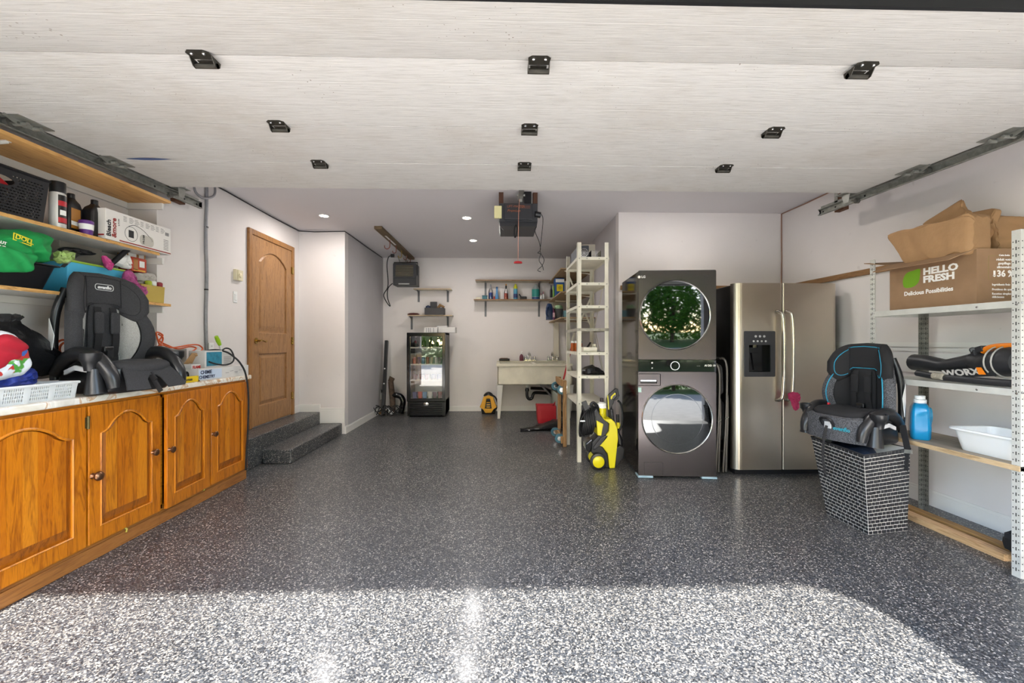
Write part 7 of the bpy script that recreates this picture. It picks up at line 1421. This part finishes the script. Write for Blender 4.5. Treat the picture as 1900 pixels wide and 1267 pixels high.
# green shopping bag draped over the tray
GRN = mat('bag_green', '128a44', .75, bump=.2, bscale=9)
t = thing('shopping_bag', 'green reusable shopping bag slumped over the black tray', 'bag', (-2.7, 2.2, Z3 + .15), world=True)
G = lambda px, py, X=-2.56: at(px, py, X=X)
ctl = [G(-40, 438), G(10, 430), G(45, 426), G(75, 427), G(96, 436), G(103, 455), G(101, 487), G(85, 486), G(62, 484), G(40, 492), G(20, 503), G(-40, 500)]
ol = smooth2([(p.y, p.z) for p in ctl], 4); rr = random.Random(6)
b = MB(); b.puff(ol, .22, lambda a, c_, d: (-2.64 + d + .012 * math.sin(a * 55 + c_ * 30) + .01 * math.sin(c_ * 90 - a * 20), a, c_ + .004 * math.sin(a * 80)), 6, .45); b.build('bag_body', GRN, t, smooth=50)
ctl = [G(-30, 455), G(20, 466), G(45, 472), G(52, 478), G(48, 492), G(40, 504), G(20, 505), G(-30, 500)]
b = MB(); b.puff(smooth2([(p.y, p.z) for p in ctl], 4), .05, lambda a, c_, d: (-2.522 + d + .008 * math.sin(a * 70 + c_ * 60), a, c_), 4, .35); b.build('bag_fold', GRN, t, smooth=50)
pz = G(38, 441, -2.518); b = MB(); b.plate([(pz.y - .035, pz.z - .018), (pz.y + .05, pz.z - .034), (pz.y + .053, pz.z + .003), (pz.y - .032, pz.z + .02)], [[(pz.y - .031, pz.z - .014), (pz.y + .046, pz.z - .029), (pz.y + .048, pz.z + .0), (pz.y - .028, pz.z + .015)]], .002, mYZ(-2.518)); b.build('logo_frame', mat('ink_yellow', 'd2c62a', .7), t)
text('DOLL', (-2.516, pz.y - .026, pz.z + .002), (0, 1, -.19), (0, .19, 1), .034, MATS['ink_yellow'], t, bold=.001)
pz = G(5, 448, -2.518); text('ÇA VAUT', (-2.516, pz.y - .07, pz.z + .0), (0, 1, -.1), (0, .1, 1), .02, INKW, t, bold=.0006); text('LE COUP', (-2.516, pz.y - .07, pz.z - .022), (0, 1, -.1), (0, .1, 1), .02, INKW, t, bold=.0006)
# blue bin with green inside
t = thing('storage_bin', 'sky blue storage bin with a lime rim on the lowest niche shelf', 'bin', (-2.68, 2.75, Z3), world=True)
ya, yb = at(124, 490, X=-2.65).y, at(243, 520, X=-2.65).y
def qd(x0, x1, a, c_, z): return [(x0, a, z), (x1, a, z), (x1, c_, z), (x0, c_, z)]
b = MB(); b.loft([qd(-2.86, -2.67, ya + .02, yb - .03, Z3), qd(-2.885, -2.645, ya, yb, Z3 + .2), qd(-2.875, -2.655, ya + .01, yb - .01, Z3 + .2), qd(-2.85, -2.68, ya + .03, yb - .04, Z3 + .006)]); b.build('bin_body', mat('bin_blue', '4fb0d6', .45), t, bevel=.004)
b = MB(); b.tube([(-2.645, ya, Z3 + .201), (-2.645, yb, Z3 + .201), (-2.885, yb, Z3 + .201), (-2.885, ya, Z3 + .201)], .007, 6, closed=True); b.build('lime_rim', mat('lime_rim', '93b83c', .5), t)
b = MB(); A = at(140, 470, X=-2.68); B = at(113, 495, X=-2.62); b.loft([[(A.x + dx, A.y, A.z + dz), (A.x + dx, A.y + .03, A.z + dz)] + [(A.x + dx + .002, A.y + .03, A.z + dz), (A.x + dx + .002, A.y, A.z + dz)] for dx, dz in ((0, 0),)] + [[(B.x, B.y - .005, B.z), (B.x, B.y + .02, B.z), (B.x + .002, B.y + .02, B.z), (B.x + .002, B.y - .005, B.z)]]); o = tag(b.build('lettered_strap', BLACK), 'black lettered strap hanging over the corner of the blue bin', 'strap')
text('MISSI', B.lerp(A, .25) + Vector((.004, .012, 0)), (A - B), (1, 0, .5), .02, INKW, o, bold=.0006)
def blob(name, lab, cat, pts, X, th, m, amp=.004, seed=1, edge=.4, smooth=40):
    ol = smooth2([(at(a, c_, X=X).y, at(a, c_, X=X).z) for a, c_ in pts], 3); rr = random.Random(seed)
    b = MB(); b.puff(ol, th, lambda a, c_, d: (X + d, a, c_), 4, edge); b.v = [(x + rr.uniform(-amp, amp), y + rr.uniform(-amp, amp), z + rr.uniform(-amp, amp)) for x, y, z in b.v]
    return tag(b.build(name, m, smooth=smooth), lab, cat)
blob('folded_umbrella', 'black folded umbrella lying on the far side of the blue bin', 'umbrella', [(108, 462), (130, 459), (160, 465), (176, 472), (150, 473), (120, 468)], -2.76, .06, BLACK)
b = MB(); a = at(105, 455, X=-2.86); c = at(172, 462, X=-2.86); b.box(-2.90, -2.84, a.y, c.y + .05, Z3, c.z + .02); tag(b.build('flat_carton', mat('carton_taupe', '8f8880', .8), bevel=.003), 'taupe flat carton standing against the niche wall behind the umbrella', 'box')
blob('plastic_wrap', 'crinkled clear and lime packaging between the green bag and the blue bin', 'packaging', [(104, 470), (118, 466), (135, 470), (132, 480), (118, 488), (104, 484)], -2.62, .05, mat('pack_lime', '9db86a', .3, vary=.5, vscale=40), .008, 3)
b = MB(); A = at(206, 490, X=-2.72); B = at(238, 462, X=-2.68); b.cyl(A, B, .017, n=14); b.cyl(B, B + (B - A) * .05, .019, n=14); o = tag(b.build('black_tube', BLACK, smooth=50), 'black flashlight-like tube sticking up out of the blue bin', 'flashlight')
blob('pink_glove', 'pink rubber glove tied at the rim of the blue bin', 'glove', [(190, 474), (198, 477), (205, 484), (208, 494), (204, 501), (197, 497), (194, 486)], -2.62, .035, mat('glove_pink2', 'b83a7a', .5), .004, 5)
blob('paper_sheet', 'crumpled white paper behind the black tube in the blue bin', 'paper', [(210, 486), (232, 472), (242, 482), (246, 498), (228, 497)], -2.72, .03, WHITE, .006, 6)
def tbox(lab, px0, px1, py0, py1, X, dx, m, bands, nm='food_box', rzz=0):
    a = at(px0, py1, X=X); c = at(px1, py0, X=X); t = thing(nm, lab, 'box', (X - dx / 2, (a.y + c.y) / 2, a.z), world=True)
    b = MB(); b.box(X - dx, X, a.y, c.y, a.z, c.z); b.build('carton', m, t, bevel=.002)
    for (u0, u1, v0, v1, mc) in bands: b = MB(); L_, H_ = c.y - a.y, c.z - a.z; b.box(X, X + .001, a.y + L_ * u0, a.y + L_ * u1, a.z + H_ * v0, a.z + H_ * v1); b.build('print', mc, t)
    return t
redb = mat('box_red', 'b03a22', .5); tanb = mat('box_tan', 'a5713c', .6)
# narrow ledge box so the little boxes stand on something real
tbox('red food box with white panels standing right of the blue bin', 245, 272, 482, 502, -2.70, .1, redb, [(.5, .85, .35, .8, WHITE), (.1, .4, .1, .9, tanb), (.1, .9, .05, .15, mat('yl', 'd2a83a', .5))])
tbox('orange and white food carton tilted behind the red food box', 238, 270, 470, 483, -2.745, .08, tanb, [(.0, .45, .1, .9, WHITE), (.6, .9, .2, .8, BOXW)], 'food_carton')
blob('floral_pouch', 'pink floral cloth pouch hanging beside the blue bin', 'pouch', [(232, 503), (240, 503), (246, 520), (255, 532), (268, 534), (270, 545), (262, 552), (250, 545), (236, 530), (229, 520)], -2.60, .06, mat('floral_pink', 'ae4f86', .8, vary=.55, vscale=40), .005, 8)
blob('wrapped_bundle', 'grey and white wrapped bundle above the mustard box', 'bundle', [(246, 508), (256, 506), (276, 506), (284, 512), (284, 522), (266, 527), (248, 520)], -2.72, .08, mat('wrap_grey', 'b5b0a8', .7, vary=.3, vscale=12), .004, 9)
blob('striped_cloth', 'grey woven cloth squeezed under the wrapped bundle', 'cloth', [(250, 522), (272, 524), (282, 532), (272, 542), (254, 536)], -2.71, .08, mat('cloth_grey', '8f897c', .9), .005, 10)
MU = mat('box_mustard', 'b39a4a', .7, vary=.08); a = at(262, 566, X=-2.60); c = at(304, 533, X=-2.60)
t = thing('mustard_box', 'open mustard yellow box at the end of the lowest niche shelf', 'box', (-2.67, (a.y + c.y) / 2, Z3), world=True); open_box(t, -2.70, -2.60, a.y, min(c.y, YS - .02), Z3, c.z, MU, .004, .004)
for i, (px, lab, m, h_) in enumerate(((275, 'lime green tub in the mustard box', mat('tub_lime', 'a9b82e', .4), .05), (284, 'white tub in the mustard box', WHITE, .055), (297, 'dark red packet in the mustard box', mat('dk_red', '8a2430', .5), .05))):
    p = at(px, 540, X=-2.65); b = MB(); b.lathe([(.018, 0), (.02, .004), (.022, c.z - Z3 + h_ * .55), (.012, c.z - Z3 + h_ * .7), (0, c.z - Z3 + h_ * .72)], 12, (-2.65, min(p.y, YS - .05), Z3 + .006)); tag(b.build('food_tub', m, smooth=50), lab, 'tub')
# ================================================================= THINGS ON THE COUNTERTOP
# white slotted basket
yb = at(146, 720, X=-2.33).y; t = thing('slotted_basket', 'low white slotted plastic basket at the near end of the countertop', 'basket', (-2.5, 1.95, ZT), world=True)
WB = mat('basket_white', 'cfd0ce', .4); h_ = .085
def qm(a, c_, d): f = (c_ - ZT) / h_; return (-2.345 + .015 * f - d, a, c_)
sl = []
for y0 in [yb - .025 - .115 * k_ for k_ in range(5) if yb - .025 - .115 * k_ - .09 > 1.51]:
    sl += slotgrid(y0 - .09, y0 - .002, ZT + .012, ZT + h_ - .004, .0095, .0175, .005, .0125)
b = MB(); b.plate([(1.5, ZT), (yb - .012, ZT), (yb, ZT + h_), (1.5, ZT + h_)], sl, .003, qm); b.build('front_panel', WB, t)
b = MB(); b.plate([(-2.66, ZT), (-2.345, ZT), (-2.33, ZT + h_), (-2.675, ZT + h_)], slotgrid(-2.65, -2.36, ZT + .012, ZT + h_ - .004, .0095, .0175, .005, .0125), .003, mXZ(yb - .004, -1)); b.box(-2.66, -2.345, 1.5, yb - .01, ZT, ZT + .003); b.build('side_panels', WB, t)
b = MB(); b.plate([(1.5, ZT), (yb - .012, ZT), (yb, ZT + h_), (1.5, ZT + h_)], slotgrid(1.5, yb - .02, ZT + .012, ZT + h_ - .004, .0095, .0175, .005, .0125), .003, mYZ(-2.67)); b.build('back_panel', WB, t)
b = MB(); b.tube([(-2.328, 1.5, ZT + h_), (-2.328, yb, ZT + h_), (-2.675, yb, ZT + h_), (-2.675, 1.5, ZT + h_)], .0075, 6, closed=True); b.build('rim', WB, t)
for y0 in [yb - .034 - .115 * k_ for k_ in range(5)]: b = MB(); b.box(-2.346, -2.336, y0, y0 + .02, ZT, ZT + h_); b.build('corner_rib', WB, t)
# patterned pillowcase bundle
t = thing('patterned_bundle', 'white bundle with a red collar and colourful splotches in the slotted basket', 'cushion', (-2.45, 1.95, ZT + .01), world=True)
X_ = -2.46; ctl = [(-60, 640), (-40, 617), (0, 612), (22, 622), (36, 648), (46, 676), (40, 694), (15, 704), (-60, 712)]
ol = smooth2([(at(a, c_, X=X_).y, at(a, c_, X=X_).z) for a, c_ in ctl], 4)
cloth_w = bpy.data.materials.new('splotched_cloth'); cloth_w.use_nodes = True; n_ = cloth_w.node_tree.nodes; l_ = cloth_w.node_tree.links
tc = n_.new('ShaderNodeTexCoord'); vo = n_.new('ShaderNodeTexVoronoi'); vo.inputs['Scale'].default_value = 24; l_.new(tc.outputs['Object'], vo.inputs['Vector']); nz = n_.new('ShaderNodeTexNoise'); nz.inputs['Scale'].default_value = 14; l_.new(tc.outputs['Object'], nz.inputs['Vector'])
s_ = n_.new('ShaderNodeSeparateColor'); l_.new(vo.outputs['Color'], s_.inputs[0]); r1 = ramp(n_, [(0, 'b8322c'), (.3, '3a5aa0'), (.55, '4f9a3c'), (.8, 'd8dde2')], 'CONSTANT'); l_.new(s_.outputs[0], r1.inputs[0]); r2 = ramp(n_, [(.53, (0, 0, 0, 1)), (.56, (1, 1, 1, 1))]); l_.new(nz.outputs['Fac'], r2.inputs[0]); mx = n_.new('ShaderNodeMixRGB'); mx.inputs[1].default_value = lin('dfe2e6'); l_.new(r2.outputs[0], mx.inputs[0]); l_.new(r1.outputs[0], mx.inputs[2]); l_.new(mx.outputs[0], n_['Principled BSDF'].inputs['Base Color']); n_['Principled BSDF'].inputs['Roughness'].default_value = .8
b = MB(); b.puff(ol, .2, lambda a, c_, d: (X_ - .03 + d + .008 * math.sin(a * 60) * math.cos(c_ * 50), a, c_), 6, .45); b.build('bundle_body', cloth_w, t, smooth=50)
ctl = [(-60, 650), (-20, 622), (5, 622), (28, 640), (20, 656), (5, 668), (-10, 676), (-60, 700)]
b = MB(); b.puff(smooth2([(at(a, c_, X=X_).y, at(a, c_, X=X_).z) for a, c_ in ctl], 4), .1, lambda a, c_, d: (X_ + .05 + d * .7 + .006 * math.sin(c_ * 90 + a * 40), a, c_), 5, .5); b.build('red_collar', mat('collar_red', 'a81428', .75), t, smooth=50)
blob('blue_pouch', 'shiny dark blue and purple pouch in the slotted basket under the white bundle', 'pouch', [(0, 702), (30, 690), (52, 684), (54, 698), (50, 715), (0, 720)], -2.47, .12, mat('pouch_blue', '22358a', .35, vary=.6, vscale=30), .006, 12)
# black bin bag behind
X_ = -2.70
b = MB(); rr = random.Random(21); L = []; n = 18
prof = [(-40, 586, 705), (0, 590, 703), (20, 590, 703), (35, 606, 703), (55, 616, 703), (75, 632, 700), (92, 648, 700), (105, 652, 698), (118, 655, 697), (132, 656, 696)]
for px, pt, pb_ in prof:
    a = at(px, pt, X=X_); c = at(px, pb_, X=X_); lo = max(ZT + .003, c.z); hi = a.z; dpt = .13 if px < 80 else .08
    L.append([(X_ + dpt * math.cos(2 * PI * j / n) + rr.uniform(-.016, .016), a.y + rr.uniform(-.012, .012), max(ZT + .003, (lo + hi) / 2 + (hi - lo) / 2 * math.sin(2 * PI * j / n) + rr.uniform(-.014, .014))) for j in range(n)])
b.loft(L); tag(b.build('garbage_bag', BAG, smooth=22), 'crumpled shiny black garbage bag on the countertop behind the slotted basket', 'bag')
blob('garbage_bag_tail', 'matt black bag end flopping up above the shiny garbage bag', 'bag', [(-30, 586), (10, 583), (36, 584), (40, 588), (24, 604), (10, 616), (-30, 625)], -2.66, .05, mat('matt_black_bag', '2c2a2b', .6), .006, 14, smooth=25)
b = MB(); a = at(70, 690, X=-2.6); c = at(135, 697, X=-2.6); b.box(-2.66, -2.56, a.y, c.y, ZT, ZT + .07); tag(b.build('brown_box', CARD, bevel=.003), 'low brown box on the countertop between the slotted basket and the car seat', 'box')
# scissors and strap under the seat
p = at(178, 722, Z=ZT + .006); t = thing('scissors', 'scissors with orange-edged black handles in front of the car seat', 'scissors', p, rz=math.radians(70))
b = MB(); b.bar((-.0, 0, .004), (-.13, .01, .004), .012, .003); b.bar((0, 0, .007), (-.13, -.012, .007), .012, .003); b.build('blades', CHROME, t)
b = MB(); [b.tube([(.045 + .035 * math.cos(q_), s * .022 + .02 * math.sin(q_), .008) for q_ in [2 * PI * j / 18 for j in range(18)]], .007, 8, closed=True) for s in (-1, 1)]; b.build('handles', BLACK, t, smooth=True)
b = MB(); [b.tube([(.045 + .028 * math.cos(q_), s * .022 + .013 * math.sin(q_), .011) for q_ in [2 * PI * j / 18 for j in range(18)]], .003, 6, closed=True) for s in (-1, 1)]; b.build('grip_inserts', mat('grip_orange', 'c8602a', .5), t, smooth=True)
p = at(153, 722, Z=ZT); t = thing('plug_adapter', 'small pale plastic clip beside the slotted basket', 'clip', (p.x, p.y, ZT)); b = MB(); b.box(-.02, .02, -.015, .015, 0, .014); b.box(.02, .045, -.004, .004, .003, .009); b.build('body', mat('pale_plastic', 'c4c6c4', .3), t, bevel=.004)
# cords
OC = mat('cord_orange', 'c4521e', .5)
C_ = lambda px, py, X=-2.62: at(px, py, X=X)
b = MB(); b.tube(smooth2([C_(294, 620, -2.64), C_(302, 626, -2.64), C_(300, 636, -2.63), C_(292, 644, -2.62), C_(302, 640, -2.6), C_(318, 645, -2.6), C_(335, 643, -2.6), C_(352, 640, -2.6), C_(368, 640, -2.6), C_(376, 647, -2.59), C_(368, 653, -2.58), C_(354, 654, -2.58), C_(364, 646, -2.59), C_(352, 643, -2.62), C_(330, 647, -2.62), C_(310, 640, -2.63), C_(296, 632, -2.64), C_(302, 622, -2.65), C_(290, 617, -2.65), C_(296, 640, -2.64), C_(300, 650, -2.63)], 6, False), .006, 7)
tag(b.build('orange_cable', OC, smooth=True), 'orange extension cord coiled behind the car seat on the countertop', 'cord')
b = MB(); p = at(118, 645, X=-2.8); b.tube([(p.x, p.y + .05 * math.cos(q_), p.z + .05 * math.sin(q_)) for q_ in [2 * PI * j / 18 for j in range(18)]], .007, 6, closed=True); b.tube([(p.x + .02, p.y + .045 * math.cos(q_), p.z - .01 + .045 * math.sin(q_)) for q_ in [2 * PI * j / 18 for j in range(18)]], .007, 6, closed=True); tag(b.build('orange_hose_coil', OC, smooth=True), 'small orange coil hanging on the niche wall left of the car seat', 'cord')
# things at the far end of the counter
X_ = -2.52
def cbox(nm, lab, px0, px1, X0, X1, zt_py, m, z0=None, cat='box'):
    a = at(px0, 690, X=X1); c = at(px1, 690, X=X1); z0 = z0 or ZT; z1_ = at((px0 + px1) / 2, zt_py, X=X1).z
    t = thing(nm, lab, cat, ((X0 + X1) / 2, (a.y + c.y) / 2, z0), world=True); b = MB(); b.box(X0, X1, a.y, c.y, z0, z1_); b.build('carton', m, t, bevel=.002); return t, a.y, c.y, z1_
t, ya_, yb_, zt_ = cbox('game_box', 'white boxed chemistry set at the far end of the countertop', 368, 461, -2.53, -2.325, 681, BOXW)
tx1 = -2.324; b = MB(); b.box(tx1 - .001, tx1 + .0004, ya_ + .005, ya_ + (yb_ - ya_) * .42, ZT + .01, zt_ - .008); b.build('title_panel', mat('pale_blue_print', 'b9c6d8', .6), t)
text('CHIMIE', (tx1 + .0006, ya_ + .02, ZT + (zt_ - ZT) * .7), RY, UZ, .04, mat('ink_navy', '2b2f4a', .6), t, bold=.0008); text('CHEMISTRY', (tx1 + .0006, ya_ + .005, ZT + (zt_ - ZT) * .3), RY, UZ, .034, MATS['ink_navy'], t, bold=.0008)
b = MB(); [b.box(tx1 - .001, tx1 + .0002, ya_ + (yb_ - ya_) * .5 + k_ * .06, ya_ + (yb_ - ya_) * .5 + k_ * .06 + .04, ZT + .04 + (k_ % 2) * .012, ZT + .043 + (k_ % 2) * .012) for k_ in range(5)]; b.build('small_print', gp_, t)
z_g = zt_
t, ya2, yb2, zt2_ = cbox('brush_box', 'white box with a teal picture lying on the chemistry set', 380, 432, -2.53, -2.40, 650, BOXW, z_g)
b = MB(); b.box(-2.40, -2.399, ya2 + .02, ya2 + (yb2 - ya2) * .58, z_g + .012, zt2_ - .012); b.build('teal_picture', mat('pic_teal', '2f7f98', .5, vary=.4, vscale=20), t); b = MB(); [b.box(-2.40, -2.3992, ya2 + (yb2 - ya2) * .65, yb2 - .02, z_g + .02 + k_ * .014, z_g + .024 + k_ * .014) for k_ in range(5)]; b.build('small_print', gp_, t)
t = thing('scrub_brush', 'lime and white brush handle standing up behind the teal picture box', 'brush', at(412, 655, X=-2.6), world=True)
A, B, C2 = at(413, 662, X=-2.6), at(408, 640, X=-2.6), at(401, 624, X=-2.6); b = MB(); b.tube([Vector((A.x, A.y, ZT + .002)), A, B], [.012, .012, .011], 10); b.build('shaft', WHITE, t, smooth=True); b = MB(); b.tube([B, (B + C2) / 2, C2], [.014, .019, .015], 10); b.build('grip', mat('grip_lime', '9ac81e', .45), t, smooth=True)
t, ya3, yb3, zt3_ = cbox('card_game', 'small white box with red lettering behind the yellow booklet', 355, 372, -2.52, -2.40, 676, BOXW)
text('FLAME', (-2.399, ya3 + .012, zt3_ - .022), RY, UZ, .03, mat('ink_red', 'b02a20', .5), t, bold=.0012); text('WORKS', (-2.399, ya3 + .012, zt3_ - .05), RY, UZ, .028, MATS['ink_red'], t, bold=.0012)
t, ya4, yb4, zt4_ = cbox('yellow_booklet', 'yellow booklet standing at the front edge of the countertop', 341, 371, -2.345, -2.325, 698, mat('booklet_yellow', 'd8b81e', .5), None, 'booklet')
text('ATELIER', (-2.3245, ya4 + .02, ZT + (zt4_ - ZT) * .45), RY, UZ, .018, INKK, t, bold=.0004)
b = MB(); a = at(300, 655, X=-2.56); c = at(352, 655, X=-2.56); zc = at(340, 676, X=-2.5).z
t = thing('cardboard_box', 'open brown cardboard box behind the right armrest of the grey car seat', 'box', (-2.58, (a.y + c.y) / 2, ZT), world=True)
open_box(t, -2.68, -2.52, a.y, c.y, ZT, zc, mat('card_pale', 'b08a60', .8, vary=.08), .004)
F0 = at(350, 676, X=-2.5); b = MB(); b.add([at(342, 674, X=-2.50), at(356, 655, X=-2.46), at(381, 655, X=-2.46), at(390, 670, X=-2.44), at(372, 674, X=-2.5)], [(0, 1, 2, 3, 4)]); b.build('flap', mat('card_pale', 'b08a60'), t, solid=.004)
b = MB(); a = at(296, 648, X=-2.66); c = at(352, 650, X=-2.66); b.box(-2.702, -2.685, a.y, c.y, ZT, a.z); tag(b.build('grey_panel', mat('flat_grey', '84827c', .6), bevel=.002), 'grey board standing along the wall behind the cardboard box', 'board')
t = thing('safety_glasses', 'black plastic eyewear case between the car seat flap and the card box', 'case', at(350, 690, X=-2.44), world=True); b = MB(); a = at(347, 690, X=-2.42); b.puff(smooth2([(a.y - .03, ZT), (a.y - .035, ZT + .05), (a.y, ZT + .085), (a.y + .03, ZT + .05), (a.y + .03, ZT)], 3), .05, lambda u, v, d: (-2.42 + d, u, v)); b.build('case_body', BLACKG, t, smooth=True)
# black cable looping over the counter end
b = MB(); pts = [at(352, 655, X=-2.45), at(385, 652, X=-2.40), at(410, 650, X=-2.38), at(432, 663, X=-2.34), at(440, 678, X=-2.30), at(425, 685, X=-2.32), at(395, 676, X=-2.36), at(380, 668, X=-2.38)]
pts = [at(378, 652, X=-2.50), at(400, 649, X=-2.44), at(420, 653, X=-2.38), at(434, 662, X=-2.34), at(446, 674, X=-2.29), at(456, 695, X=-2.275), at(461, 735, X=-2.275), at(460, 790, X=-2.28), at(457, 845, X=-2.285), at(456, 872, X=-2.285)]
b.tube(smooth2(pts, 6, False), .0075, 8)
b.tube(smooth2([at(412, 650, X=-2.42), at(419, 646, X=-2.42), at(428, 649, X=-2.38), at(434, 662, X=-2.34), at(431, 672, X=-2.33), at(418, 677, X=-2.34), at(400, 675, X=-2.37), at(388, 671, X=-2.38)], 6, False), .0065, 8)
tag(b.build('black_cable', RUBBER, smooth=True), 'thick black cable looping over the chemistry set and down the cabinet end', 'cable')
